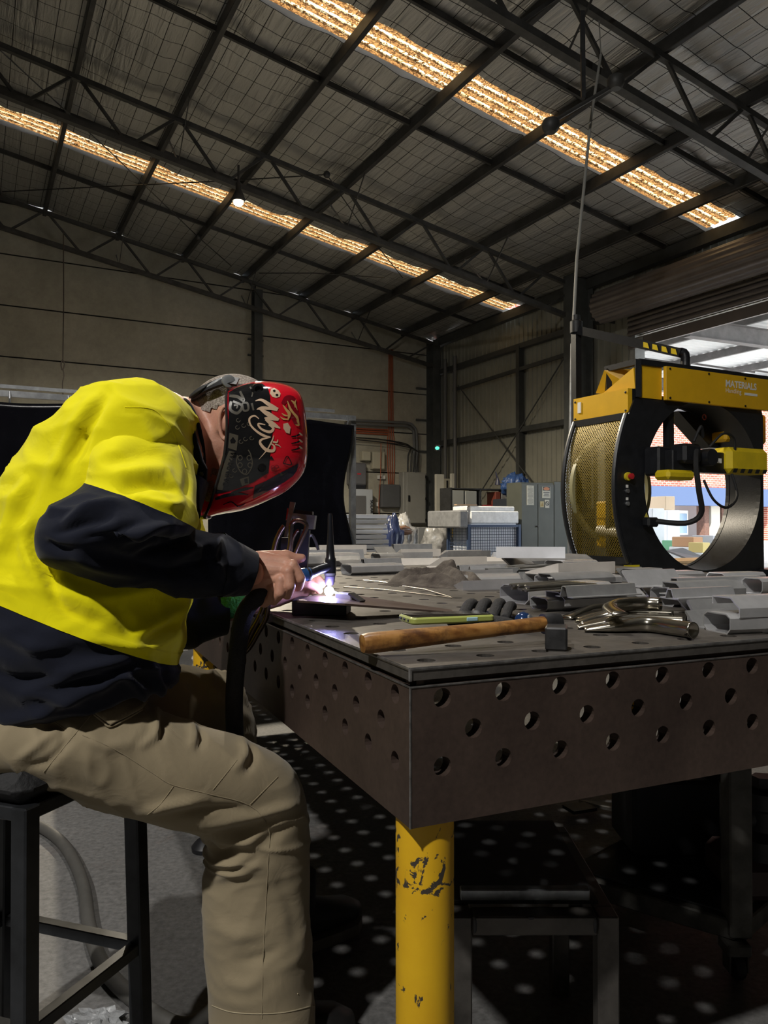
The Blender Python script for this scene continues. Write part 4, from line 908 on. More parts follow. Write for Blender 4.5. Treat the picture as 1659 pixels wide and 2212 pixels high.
mb = MB(); mb.box(MPt(0.10, -0.07, 1.13), (0.16, 0.1, 0.1), AX, 0.02); mb.build('connector', MBLK, ar)
mb = MB(); mb.box(MPt(0.56, 0.1, 2.1), (0.08, 0.08, 0.7), AX); mb.build('vertical_bar', HY if False else MBLK, ar)
mb = MB()
for k in range(5): mb.box(MPt(0.605, 0.1, 1.86 + 0.13*k), (0.006, 0.07, 0.06), AX)
mb.build('bar_stripe', HY, ar)
# yellow film hood and guard on the right
mb = MB(); mb.box(MPt(2.05, 0.45, 2.26), (0.75, 0.4, 0.36), AX, 0.03); mb.build('yellow_hood', MYEL, mc)
mb = MB(); mb.prism([MPt(1.1, 0.44, 2.42), MPt(2.4, 0.44, 2.42), MPt(2.4, 0.44, 2.02), MPt(1.65, 0.44, 2.02)], EY*0.2); mb.build('upper_box', MBLK, mc)
mb = MB(); mb.tube([MPt(1.25, 0.2, 2.33) + EX*0.03*math.cos(i*0.63) + EZ*0.03*math.sin(i*0.63) for i in range(11)], 0.007, 6); mb.build('lifting_eye', mat('eye_red', (0.5, 0.1, 0.08), 0.5), mc, True)
# feed arm from the jib post to the machine top
jb = thing('jib_post', 'black jib post with a striped arm reaching to the wrapping machine', 'jib', P(1246, 1130, 9.55) - EZ * 1.12)
bp_ = P(1246, 1130, 9.55); bp_.z = 0; tz = P(1246, 702, 9.55).z
mb = MB(); mb.bar(bp_, V((bp_.x, bp_.y, tz)), 0.09, 0.09, up=EX); mb.build('post', MBLK, jb)
ja, jc = P(1252, 714, 9.5), P(1472, 763, 8.5)
mb = MB(); mb.bar(ja, jc, 0.08, 0.10); mb.build('arm', MBLK, jb)
for k in range(4):
    f0 = 0.67 + 0.085 * k; a = ja.lerp(jc, f0); b = ja.lerp(jc, f0 + 0.04); ofs = (jc - ja).cross(EZ).normalized() * 0.042
    mb = MB(); mb.hexa([a + ofs - EZ*0.03, b + ofs*1.0 - EZ*0.03 + (jc-ja)*0.015, b + ofs*1.05 - EZ*0.03 + (jc-ja)*0.015, a + ofs*1.05 - EZ*0.03, a + ofs + EZ*0.03, b + ofs + EZ*0.03, b + ofs*1.05 + EZ*0.03, a + ofs*1.05 + EZ*0.03]); mb.build('stripe', HY, jb)
mb = MB(); mb.tube(curve([jc - (jc-ja).normalized()*0.05, jc + EX*0.05, jc + EX*0.06 - EZ*0.14, V((jc.x + 0.05, jc.y, 2.78))], 12), 0.05, 10); mb.build('elbow', MBLK, jb, True)
mb = MB(); mb.lathe(V((bp_.x, bp_.y, tz - 0.1)), [(0.0, 0), (0.075, 0), (0.075, 0.14), (0.05, 0.16), (0.05, 0.22), (0, 0.22)]); mb.build('swivel', STEEL, jb, True)
# ================================================================ welding table
m, N, L, bs = mat_nodes('table_top_steel'); tc = N.new('ShaderNodeTexCoord')
a = rampn(nz(5, 8).outputs['Fac'], [(0.3, (0.085, 0.076, 0.068)), (0.7, (0.15, 0.135, 0.12))])
b = rampn(nz(70, 4).outputs['Fac'], [(0.3, (0.75, 0.75, 0.75)), (0.75, (1.15, 1.15, 1.15))])
c = mixc(a.outputs['Color'], b.outputs['Color'], 1.0, 'MULTIPLY'); L.new(c, bs.inputs['Base Color'])
bs.inputs['Metallic'].default_value = 0.45
rr = rampn(nz(9, 6).outputs['Fac'], [(0.3, (0.38, 0.38, 0.38)), (0.7, (0.6, 0.6, 0.6))]); L.new(rr.outputs['Color'], bs.inputs['Roughness'])
TTOP = m
m, N, L, bs = mat_nodes('table_skirt_steel'); tc = N.new('ShaderNodeTexCoord')
a = rampn(nz(4, 8).outputs['Fac'], [(0.3, (0.048, 0.032, 0.026)), (0.7, (0.105, 0.072, 0.057))])
b = rampn(nz(90, 3).outputs['Fac'], [(0.3, (0.8, 0.8, 0.8)), (0.75, (1.12, 1.12, 1.12))])
c = mixc(a.outputs['Color'], b.outputs['Color'], 1.0, 'MULTIPLY')
sc = rampn(nz(26, 9, 0.8).outputs['Fac'], [(0.66, (0, 0, 0)), (0.72, (0.7, 0.7, 0.7))]); c = mixc(c, (0.22, 0.21, 0.20), sc.outputs['Color'])
L.new(c, bs.inputs['Base Color']); bs.inputs['Metallic'].default_value = 0.35; bs.inputs['Roughness'].default_value = 0.5
TSK = m
EDGE = mat('worn_edge', (0.30, 0.29, 0.28), 0.35, 0.8, 0.4, 40)
TLX, TLY = 2.0, 4.0; PT = 0.017; SKH = 0.194; GAP = 0.008
tb = thing('welding_table', 'heavy brown steel welding table drilled with rows of round holes on yellow legs', 'table', T(0, 0, -TOP), TY)
def drilled(o3, X, Y, Z, lx, ly, holes, rad, th, seg=16):
    """slab lx by ly (along X, Y from corner o3), thickness th along Z, with real through holes; holes in cells"""
    bm = bmesh.new()
    def q(x, y, z): return bm.verts.new(o3 + X*x + Y*y + Z*z)
    xs = sorted(holes[0]); 
    return bm
def slab_holes(mb, o3, X, Y, Z, cells, rad, th, seg=16, both=True):
    """cells: list of (x0,y0,x1,y1,hole(cx,cy) or None)"""
    for (x0, y0, x1, y1, h) in cells:
        if h is None:
            for z, fl in ((0, 1), (-th, 0)):
                mb.add([o3 + X*x0 + Y*y0 + Z*z, o3 + X*x1 + Y*y0 + Z*z, o3 + X*x1 + Y*y1 + Z*z, o3 + X*x0 + Y*y1 + Z*z], [(0, 1, 2, 3) if fl else (3, 2, 1, 0)])
            continue
        cx, cy = h; outer = []; inner = []
        for i in range(seg):
            t = 6.28318 * (i + 0.5) / seg; dx, dy = math.cos(t), math.sin(t)
            kx = (x1 - cx)/dx if dx > 0 else (x0 - cx)/dx; ky = (y1 - cy)/dy if dy > 0 else (y0 - cy)/dy
            k = min(kx, ky); outer.append((cx + dx*k, cy + dy*k)); inner.append((cx + dx*rad, cy + dy*rad))
        # make sure the corners are present
        corners = [(x1, y1), (x0, y1), (x0, y0), (x1, y0)]; 
        ring = []
        for i in range(seg):
            ring.append((outer[i], i)); j = (i + 1) % seg
            a_, b_ = outer[i], outer[j]
            for cxy in corners:
                ang = math.atan2(cxy[1]-cy, cxy[0]-cx) % 6.28318; aa = 6.28318*(i+0.5)/seg; bb = aa + 6.28318/seg
                if aa < ang <= bb or aa < ang + 6.28318 <= bb: ring.append((cxy, None))
        for z, fl in ((0, True), (-th, False)):
            vs = [o3 + X*x + Y*y + Z*z for x, y in inner] + [o3 + X*p[0] + Y*p[1] + Z*z for p, _ in ring]; fs = []
            n = len(ring)
            for r_ in range(n):
                p0, i0 = ring[r_]; p1, i1 = ring[(r_+1) % n]
                if i0 is not None and i1 is not None: f = (i0, seg + r_, seg + (r_+1) % n, i1)
                elif i0 is not None: f = (i0, seg + r_, seg + (r_+1) % n)
                else: f = (ring[r_-1][1], seg + r_, seg + (r_+1) % n, i1)
                fs.append(f if fl else tuple(reversed(f)))
            mb.add(vs, fs)
        zc = -0.0016
        r1 = [o3 + X*x + Y*y for x, y in inner]; r2 = [o3 + X*x + Y*y - Z*th for x, y in inner]
        mb.add(r1 + r2, [(i, (i+1) % seg, seg + (i+1) % seg, seg + i) for i in range(seg)])
def rim(mb, o3, X, Y, Z, lx, ly, th, sides=(0, 1, 2, 3)):
    c = [o3, o3 + X*lx, o3 + X*lx + Y*ly, o3 + Y*ly]
    for i in sides: a, b = c[i], c[(i+1) % 4]; mb.add([a, b, b - Z*th, a - Z*th], [(0, 1, 2, 3)])
# top plate, holes on a 100 mm grid
cells = []
nx, ny = int(TLX / 0.1), int(TLY / 0.1)
for i in range(nx):
    for j in range(ny):
        x0, y0 = i * 0.1, j * 0.1; cells.append((x0, y0, x0 + 0.1, y0 + 0.1, (x0 + 0.05, y0 + 0.05)))
mb = MB(); slab_holes(mb, T(0, 0, 0), TX, TYV, EZ, cells, 0.014, PT, 16); rim(mb, T(0, 0, 0), TX, TYV, EZ, TLX, TLY, PT); mb.build('top_plate', TTOP, tb, fixn=False)
mb = MB()
for a, b in ((T(0, 0, -0.001), T(TLX, 0, -0.001)), (T(0, 0, -0.001), T(0, TLY, -0.001)), (T(0.0, 0.0, 0), T(0, 0, -PT))): mb.tube([a, b], 0.0028, 6)
mb.build('worn_edge', EDGE, tb)
mb = MB(); mb.box(T(TLX/2, TLY/2, -PT - GAP/2), (TLX - 0.03, 0.02, GAP), (TX, TYV, EZ))
for y in (0.018, TLY - 0.018): mb.box(T(TLX/2, y, -PT - GAP/2), (TLX - 0.01, 0.012, GAP), (TX, TYV, EZ))
for x in (0.018, TLX - 0.018): mb.box(T(x, TLY/2, -PT - GAP/2), (0.012, TLY - 0.01, GAP), (TX, TYV, EZ))
mb.build('seam', TSK, tb)
def skirt(o3, X, n, lx, name='side_plate'):
    zt0 = -PT - GAP
    # three staggered rows of holes, 100 mm apart
    cells = []
    rows = ((-0.005, -0.0505), (-0.0505, -0.0985), (-0.0985, -0.147))
    yz = lambda z: z
    top_h, mid_h, bot_h = 0.042, 0.092, 0.142     # below the table top
    t0 = PT + GAP
    y_edges = [0, 0.066 - t0 + 0.0, 0.116 - t0, 0.166 - t0, SKH]
    for row, hy in enumerate((0.0445, 0.092, 0.140)):
        y0, y1 = (0.0, 0.068 - t0) if row == 0 else ((0.068 - t0, 0.116 - t0) if row == 1 else (0.116 - t0, 0.166 - t0))
        off = 0.05 if row != 1 else 0.0
        if row == 1:
            cells.append((0, y0, 0.05, y1, None)); k = 0
            while 0.05 + 0.1*(k+1) <= lx - 0.04: cells.append((0.05 + 0.1*k, y0, 0.15 + 0.1*k, y1, (0.1 + 0.1*k, hy - t0))); k += 1
            cells.append((0.05 + 0.1*k, y0, lx, y1, None))
        else:
            for k in range(int(round(lx / 0.1))): cells.append((0.1*k, y0, 0.1*k + 0.1, y1, (0.1*k + 0.05, hy - t0)))
    cells.append((0, 0.166 - t0, lx, SKH, None))
    mb = MB(); slab_holes(mb, o3, X, -EZ, n, cells, 0.014, 0.025, 18); rim(mb, o3, X, -EZ, n, lx, SKH, 0.025, (0, 2))
    return mb.build(name, TSK, tb, fixn=False)
zo = -PT - GAP
skirt(T(0, 0, zo), TX, -TYV, TLX); skirt(T(0, 0, zo), TYV, -TX, TLY)
skirt(T(0, TLY, zo), TX, TYV, TLX); skirt(T(TLX, 0, zo), TYV, TX, TLY)
mb = MB(); mb.tube([T(0, 0, zo - 0.001), T(TLX, 0, zo - 0.001)], 0.0016, 5); mb.tube([T(0, 0, zo - 0.001), T(0, TLY, zo - 0.001)], 0.0016, 5); mb.tube([T(0, 0, zo), T(0, 0, zo - SKH)], 0.0016, 5); mb.build('worn_edge', EDGE, tb)
# ribs under the plate
for y in (1.0, 2.0, 3.0): mb = MB(); mb.box(T(TLX/2, y, -0.09), (TLX - 0.06, 0.012, 0.11), (TX, TYV, EZ)); mb.build('rib', TSK, tb)
# legs: yellow tube with chipped paint, levelling foot
m, N, L, bs = mat_nodes('yellow_chipped'); tc = N.new('ShaderNodeTexCoord')
yl = rampn(nz(7, 5).outputs['Fac'], [(0.3, (0.74, 0.40, 0.008)), (0.7, (0.88, 0.53, 0.012))])
mp = N.new('ShaderNodeMapping'); mp.inputs['Scale'].default_value = (1, 1, 0.8); L.new(tc.outputs['Object'], mp.inputs['Vector'])
ch = N.new('ShaderNodeTexNoise'); ch.inputs['Scale'].default_value = 42; ch.inputs['Detail'].default_value = 8; ch.inputs['Roughness'].default_value = 0.62; ch.inputs['Distortion'].default_value = 0.8; L.new(mp.outputs['Vector'], ch.inputs['Vector'])
bgn = nz(3.1, 2)
ad = N.new('ShaderNodeMath'); ad.operation = 'MULTIPLY_ADD'; L.new(bgn.outputs['Fac'], ad.inputs[0]); ad.inputs[1].default_value = 0.32; L.new(ch.outputs['Fac'], ad.inputs[2])
# a scraped band a hand below the plate
sz = N.new('ShaderNodeSeparateXYZ'); L.new(tc.outputs['Object'], sz.inputs[0])
bd = N.new('ShaderNodeMath'); bd.operation = 'SUBTRACT'; L.new(sz.outputs[2], bd.inputs[0]); bd.inputs[1].default_value = 0.605
ba = N.new('ShaderNodeMath'); ba.operation = 'ABSOLUTE'; L.new(bd.outputs[0], ba.inputs[0])
bm_ = N.new('ShaderNodeMapRange'); bm_.inputs['From Min'].default_value = 0.0; bm_.inputs['From Max'].default_value = 0.012; bm_.inputs['To Min'].default_value = 0.15; bm_.inputs['To Max'].default_value = 0.0; L.new(ba.outputs[0], bm_.inputs['Value'])
b2 = N.new('ShaderNodeMapRange'); b2.inputs['From Min'].default_value = 0.0; b2.inputs['From Max'].default_value = 0.07; b2.inputs['To Min'].default_value = 0.045; b2.inputs['To Max'].default_value = 0.0
bd2 = N.new('ShaderNodeMath'); bd2.operation = 'SUBTRACT'; L.new(sz.outputs[2], bd2.inputs[0]); bd2.inputs[1].default_value = 0.635; ba2 = N.new('ShaderNodeMath'); ba2.operation = 'ABSOLUTE'; L.new(bd2.outputs[0], ba2.inputs[0]); L.new(ba2.outputs[0], b2.inputs['Value'])
s1_ = N.new('ShaderNodeMath'); s1_.operation = 'ADD'; L.new(ad.outputs[0], s1_.inputs[0]); L.new(bm_.outputs[0], s1_.inputs[1])
s2_ = N.new('ShaderNodeMath'); s2_.operation = 'ADD'; L.new(s1_.outputs[0], s2_.inputs[0]); L.new(b2.outputs[0], s2_.inputs[1])
msk = rampn(s2_.outputs[0], [(0.765, (0, 0, 0)), (0.78, (1, 1, 1))])
c = mixc(yl.outputs['Color'], (0.055, 0.045, 0.035), msk.outputs['Color']); L.new(c, bs.inputs['Base Color']); bs.inputs['Roughness'].default_value = 0.5
bpn = N.new('ShaderNodeBump'); bpn.inputs['Strength'].default_value = 0.3; bpn.inputs['Distance'].default_value = 0.002; bpn.invert = True; L.new(msk.outputs['Color'], bpn.inputs['Height']); L.new(bpn.outputs['Normal'], bs.inputs['Normal'])
YLEG = m
for x in (0.05, TLX - 0.06):
    for y in (0.055, 1.72, 2.3, TLY - 0.06):
        if y == 2.3: continue
        c = T(x, y, 0); c.z = 0
        mb = MB(); mb.lathe(c, [(0.041, 0.135), (0.0425, 0.14), (0.0425, 0.70), (0.0, 0.70)], EZ, 40); mb.build('leg', YLEG, tb, True)
        mb = MB(); mb.lathe(c, [(0.0, 0.1), (0.03, 0.1), (0.045, 0.115), (0.045, 0.135), (0, 0.136)], EZ, 24); mb.build('leg_collar', YLEG, tb, True)
        mb = MB(); mb.lathe(c, [(0.0, 0.0), (0.045, 0.0), (0.047, 0.015), (0.03, 0.035), (0.012, 0.045), (0.012, 0.11), (0, 0.11)], EZ, 20); mb.build('levelling_foot', BLACK, tb, True)
# gussets between the leg and the plate corner
mb = MB(); mb.prism([T(0.006, 0.006, zo - SKH + 0.002), T(0.10, 0.006, zo - SKH + 0.002), T(0.10, 0.1, zo - SKH + 0.002), T(0.006, 0.1, zo - SKH + 0.002)], EZ * 0.012); mb.build('foot_plate', TSK, tb)

# ================================================================ things on the table
def on(u, v, dz=0.0): return HZ(u, v, TOP + dz)
ALU = mat('aluminium', (0.68, 0.68, 0.69), 0.26, 0.62, 0.08, 30, stretch=(1, 1, 1))
ALD = mat('aluminium_dull', (0.36, 0.36, 0.36), 0.4, 0.5, 0.15, 20)
ALW = mat('white_coated', (0.85, 0.86, 0.90), 0.4, 0.1, 0.04, 20)
ALC = mat('cream_coated', (0.72, 0.67, 0.61), 0.45, 0.1, 0.06, 20)
def section(kind, w, h, t=0.0022):
    """outline (y across from front, z up) of an aluminium section"""
    if kind == 'box':   # lipped channel: rounded box, open slot
        o = [(0, 0.25*h), (0.12*w, 0), (0.88*w, 0), (w, 0.25*h), (w, 0.8*h), (0.86*w, h), (0.14*w, h), (0, 0.8*h)]
        i = [(t, 0.27*h), (0.14*w, t), (0.86*w, t), (w-t, 0.27*h), (w-t, 0.78*h), (0.84*w, h-t), (0.16*w, h-t), (t, 0.78*h)]
        return o, i
    if kind == 'hat':
        o = [(0, 0), (0.3*w, 0), (0.42*w, h-t), (0.6*w, h-t), (0.72*w, 0), (w, 0), (w, t), (0.74*w, t), (0.62*w, h), (0.40*w, h), (0.28*w, t), (0, t)]; return o, None
    if kind == 'zed':
        o = [(0, 0), (t, 0), (t, 0.45*h), (0.35*w, h-t), (w, h-t), (w, 0.55*h), (w+t, 0.55*h), (w+t, h), (0.33*w, h), (0, 0.48*h)]; return o, None
    if kind == 'flat':
        o = [(0, 0), (w, 0), (w, t*2), (0.04*w, h), (0, h)]; return o, None
    if kind == 'angle':
        o = [(0, 0), (w*0.5, 0), (w, h*0.85), (w, h), (w*0.93, h), (w*0.46, t), (0, t)]; return o, None
    if kind == 'chan':
        o = [(0, 0), (w, 0), (w, h), (w-t, h), (w-t, t), (t, t), (t, h*0.9), (0, h*0.9)]; return o, None
REST = []                            # meshes already lying on the table
def bvh_mb(mb): return BVHTree.FromPolygons(mb.v, [tuple(f) for f in mb.f])
def moved(mb, off):
    n = MB(); n.v = [v + off for v in mb.v]; n.f = mb.f; n.mi = mb.mi; return n
def clash(mb):
    b = bvh_mb(mb); return any(b.overlap(o_) for o_ in REST)
def drop(c_):                         # lower onto the table or the first thing met
    low = min(v.z for v in c_.v) - TOP; k = 0
    while k * 0.001 < low and not clash(moved(c_, -EZ * 0.001 * (k + 1))): k += 1
    return moved(c_, -EZ * min(k * 0.001, low))
def settle(mb, side=None, up=False):
    """let a piece come to rest: slide it aside until free, or lift and lower it onto what lies below"""
    low = min(v.z for v in mb.v)
    if not up:
        base = moved(mb, EZ * (TOP - low))
        for k in range(33):
            for sg_ in ((1, -1) if k else (1,)):
                c_ = moved(base, side * (0.004 * k * sg_))
                if not clash(c_): REST.append(bvh_mb(c_)); return c_
    base = moved(mb, EZ * max(0.0, TOP - low)); best = None
    for k in range(25 if side is not None else 1):
        for sg_ in ((1, -1) if k else (1,)):
            c_ = moved(base, side * (0.005 * k * sg_)) if side is not None else base
            n = 0
            while n < 120 and clash(c_): n += 1; c_ = moved(c_, EZ * 0.001)
            c_ = drop(c_); h = min(v.z for v in c_.v)
            if best is None or h < best[0] - 0.004: best = (h, c_)
        if best[0] <= low + 0.012: break
    REST.append(bvh_mb(best[1])); return moved(best[1], -EZ * 0.0004) if best[0] > TOP + 0.001 else best[1]
QUEUE = []
def profile(*a, **k): QUEUE.append((a, k))
def lay_profiles():
    QUEUE.sort(key=lambda q: q[0][10] if len(q[0]) > 10 else 0.0)
    for a, k in QUEUE: _profile(*a, **k)
    QUEUE.clear()
def _profile(uL, vL, uR, vR, kind, w, h, m_, lab, grp, dz=0.0, flip=False):
    a, b = on(uL, vL, dz), on(uR, vR, dz); ln = (b - a).length; d = (b - a).normalized(); side = V((-d.y, d.x, 0))
    o, i = section(kind, w, h)
    if flip: o = [(w - y, z) for y, z in o]; i = [(w - y, z) for y, z in i] if i else None
    mb = MB(); pt = lambda p_, y, z: p_ + side*y + EZ*z
    if i is None: mb.prism([pt(a, y, z) for y, z in o], b - a)
    else:
        n = len(o); vs = [pt(a, y, z) for y, z in o] + [pt(a, y, z) for y, z in i] + [pt(b, y, z) for y, z in o] + [pt(b, y, z) for y, z in i]; fs = []
        for k in range(n):
            j = (k+1) % n; fs += [(k, j, 2*n+j, 2*n+k), (n+k, 3*n+k, 3*n+j, n+j), (k, n+k, n+j, j), (2*n+k, 2*n+j, 3*n+j, 3*n+k)]
        mb.add(vs, fs)
    mb = settle(mb, side, dz > 0)
    tone = {'aluminium': 'bright silvery', 'aluminium_dull': 'dull grey', 'white_coated': 'white', 'cream_coated': 'cream'}[m_.name]
    shp = {'box': 'box section', 'hat': 'hat section', 'zed': 'stepped section', 'flat': 'flat topped section', 'angle': 'angled section'}[kind]
    size = 'broad' if w > 0.11 else ('slim' if w < 0.065 else '')
    return tag(mb.build('metal_profile', m_, None, True), ' '.join((size + ' ' + tone + ' ' + shp + ' ' + lab).split()), 'profile', grp)
G1 = 'thick open sections at the table edge'; G2 = 'sections beside the ends of thick open sections'; G3 = 'bright sections behind the bent tubes'; G4 = 'white flats beside the rag'
for a in ((1578, 1372, 1720, 1366, 'box', 0.075, 0.036, ALU, 0), (1573, 1343, 1720, 1337, 'zed', 0.07, 0.034, ALU, 0.02), (1535, 1352, 1640, 1347, 'angle', 0.07, 0.045, ALD, 0.0), (1486, 1340, 1600, 1335, 'zed', 0.09, 0.04, ALU, 0.0), (1535, 1312, 1720, 1303, 'hat', 0.10, 0.04, ALU, 0.02), (1478, 1352, 1560, 1347, 'angle', 0.05, 0.03, ALD, 0.0)):
    profile(*a[:8], 'in the pile at the near table edge', G1, a[8])
for a in ((1460, 1312, 1622, 1304, 'box', 0.09, 0.045, ALU, 0), (1402, 1303, 1480, 1298, 'zed', 0.08, 0.04, ALD, 0), (1440, 1308, 1540, 1303, 'box', 0.06, 0.035, ALD, 0), (1405, 1282, 1520, 1277, 'angle', 0.07, 0.04, ALU, 0.03), (1475, 1286, 1612, 1280, 'zed', 0.06, 0.03, ALD, 0.045), (1466, 1296, 1600, 1289, 'hat', 0.05, 0.02, ALU, 0.045)):
    profile(*a[:8], 'in the pile behind the near edge pile', G2, a[8])
for a in ((1184, 1322, 1368, 1314, 'box', 0.08, 0.03, ALU, 0), (1180, 1305, 1352, 1296, 'zed', 0.07, 0.03, ALU, 0.012), (1142, 1307, 1325, 1294, 'box', 0.11, 0.045, ALU, 0), (1212, 1296, 1360, 1288, 'hat', 0.06, 0.025, ALD, 0.03), (1137, 1296, 1210, 1290, 'angle', 0.06, 0.04, ALD, 0.0)):
    profile(*a[:8], 'in the pile beside the elbow shaped tube', G3, a[8])
for a in ((1000, 1275, 1140, 1272, 'flat', 0.10, 0.028, ALU, 0), (1003, 1262, 1136, 1258, 'zed', 0.09, 0.028, ALU, 0), (1000, 1249, 1108, 1247, 'flat', 0.11, 0.03, ALU, 0.0), (1003, 1238, 1105, 1235, 'hat', 0.10, 0.03, ALU, 0.0)):
    profile(*a[:8], 'lying against the rag', G4, a[8])
G5 = 'cream and silver sections in the middle pile'
for a in ((1186, 1266, 1344, 1262, 'box', 0.10, 0.03, ALU, 0), (1190, 1250, 1312, 1244, 'flat', 0.16, 0.04, ALC, 0.02), (1200, 1258, 1330, 1252, 'zed', 0.08, 0.03, ALD, 0.02), (1150, 1256, 1200, 1252, 'box', 0.07, 0.04, ALD, 0.0), (1120, 1258, 1185, 1254, 'angle', 0.06, 0.035, ALD, 0.0), (1100, 1246, 1165, 1243, 'hat', 0.09, 0.025, ALD, 0.0)):
    profile(*a[:8], 'in the pile behind the wavy strips', G5, a[8])
G6 = 'sections in front of the machine opening'
for a in ((1412, 1264, 1523, 1260, 'box', 0.10, 0.04, ALU, 0), (1408, 1250, 1520, 1247, 'zed', 0.10, 0.03, ALU, 0.03), (1392, 1260, 1450, 1257, 'box', 0.08, 0.045, ALD, 0), (1368, 1254, 1420, 1250, 'angle', 0.07, 0.04, ALD, 0.0), (1490, 1252, 1545, 1250, 'flat', 0.05, 0.02, ALU, 0.0)):
    profile(*a[:8], 'in front of the round machine opening', G6, a[8])
G7 = 'sections at the far right edge'
for a in ((1218, 1232, 1292, 1229, 'box', 0.12, 0.04, ALU, 0), (1148, 1222, 1282, 1218, 'zed', 0.16, 0.045, ALD, 0.0), (1128, 1228, 1180, 1225, 'angle', 0.12, 0.045, ALD, 0.0)):
    profile(*a[:8], 'lying before the mesh guard', G7, a[8])
G8 = 'far white bars'
for a in ((1066, 1213, 1204, 1213, 'flat', 0.14, 0.05, ALW, 0), (1072, 1203, 1221, 1204, 'flat', 0.12, 0.05, ALW, 0.05)):
    profile(*a[:8], 'lying at the far table edge by the cage', G8, a[8])
G9 = 'scattered sections toward the far table end'
fars = [(760, 1243, 872, 1239, 'box', 0.10, 0.04, ALU), (800, 1231, 880, 1228, 'hat', 0.13, 0.045, ALU), (757, 1233, 800, 1230, 'zed', 0.10, 0.04, ALD), (838, 1215, 935, 1213, 'flat', 0.20, 0.05, ALU), (822, 1219, 872, 1218, 'box', 0.14, 0.05, ALD), (846, 1222, 960, 1220, 'hat', 0.12, 0.03, ALC),
        (866, 1203, 952, 1202, 'flat', 0.16, 0.045, ALC), (858, 1196, 942, 1195, 'hat', 0.2, 0.06, ALD), (830, 1200, 870, 1199, 'angle', 0.14, 0.05, ALD), (955, 1228, 1052, 1226, 'flat', 0.16, 0.05, ALC), (946, 1238, 1100, 1235, 'hat', 0.08, 0.02, ALC), (968, 1216, 1060, 1214, 'flat', 0.18, 0.06, ALD), (1000, 1220, 1105, 1218, 'zed', 0.12, 0.03, ALC), (962, 1203, 1040, 1202, 'flat', 0.12, 0.04, ALC),
        (662, 1225, 778, 1222, 'box', 0.14, 0.06, ALU), (664, 1208, 792, 1206, 'hat', 0.16, 0.05, ALU), (690, 1198, 792, 1197, 'flat', 0.22, 0.06, ALC), (660, 1203, 700, 1202, 'box', 0.16, 0.05, ALU), (742, 1222, 790, 1221, 'angle', 0.06, 0.02, ALD), (1040, 1244, 1108, 1243, 'hat', 0.08, 0.02, ALU)]
for a in fars: profile(*a, 'among those beyond the rag', G9)
for u, v, dz in ((1628, 1302, 0), (1622, 1286, 0.035), (1640, 1292, 0.03)): profile(u, v, u + 90, v - 4, 'box', 0.06, 0.036, ALU, 'beside the pinkish strips', 'sections by the pinkish strips', dz)
lay_profiles()
# thin strip bundles
STRIP = mat('strip_steel', (0.40, 0.38, 0.33), 0.3, 0.9, 0.2, 20); COPP = mat('strip_pink', (0.42, 0.30, 0.25), 0.35, 0.8, 0.2, 20)
def bundle(uL, vL, uR, vR, n, w, m_, lab, grp, dz=0.0):
    a, b = on(uL, vL, dz), on(uR, vR, dz); d = (b - a); side = V((-d.y, d.x, 0)).normalized()
    mbs = []; pit = max(w / 6, 0.0125)
    for k in range(n):
        col, lay = k % 6, k // 6
        o0 = side * (pit * col) + EZ * (0.005 + 0.0072 * lay); j1, j2 = random.uniform(-0.04, 0.06), random.uniform(-0.03, 0.04)
        wv_ = 0.003 * (1 + math.sin(1.3 * col))
        pts = [a + d*j1 + o0, a + d*0.3 + o0 + EZ*0.002, a + d*0.6 + o0 + EZ*wv_, a + d*0.85 + o0 + EZ*0.002, b + d*j2 + o0]
        mb = MB(); mb.tube(curve(pts, 9), 0.0055, 7, squash=0.6); mbs.append(mb)
    whole = MB()
    for mb in mbs: whole.add(mb.v, mb.f)
    res = settle(whole, side, dz > 0); shift = res.v[0] - whole.v[0]
    for mb in mbs: tag(moved(mb, shift).build('bent_strip', m_, None, True), lab, 'strip', grp)
bundle(1140, 1288, 1283, 1282, 12, 0.07, STRIP, 'thin wavy steel strip lying in the bundle on the bright sections', 'strips on bright sections', 0.04)
bundle(1345, 1295, 1480, 1276, 14, 0.10, STRIP, 'thin steel strip in the bundle between two piles of sections', 'strips between piles')
bundle(1500, 1278, 1640, 1272, 12, 0.10, COPP, 'pinkish thin strip in the bundle behind the section piles', 'pinkish strips')
bundle(1300, 1248, 1400, 1242, 12, 0.10, STRIP, 'dull thin strip in the bundle before the hazard label', 'strips by the machine')
bundle(1110, 1236, 1215, 1231, 12, 0.14, STRIP, 'dull strip in the bundle by the far white bars', 'strips by the white bars')
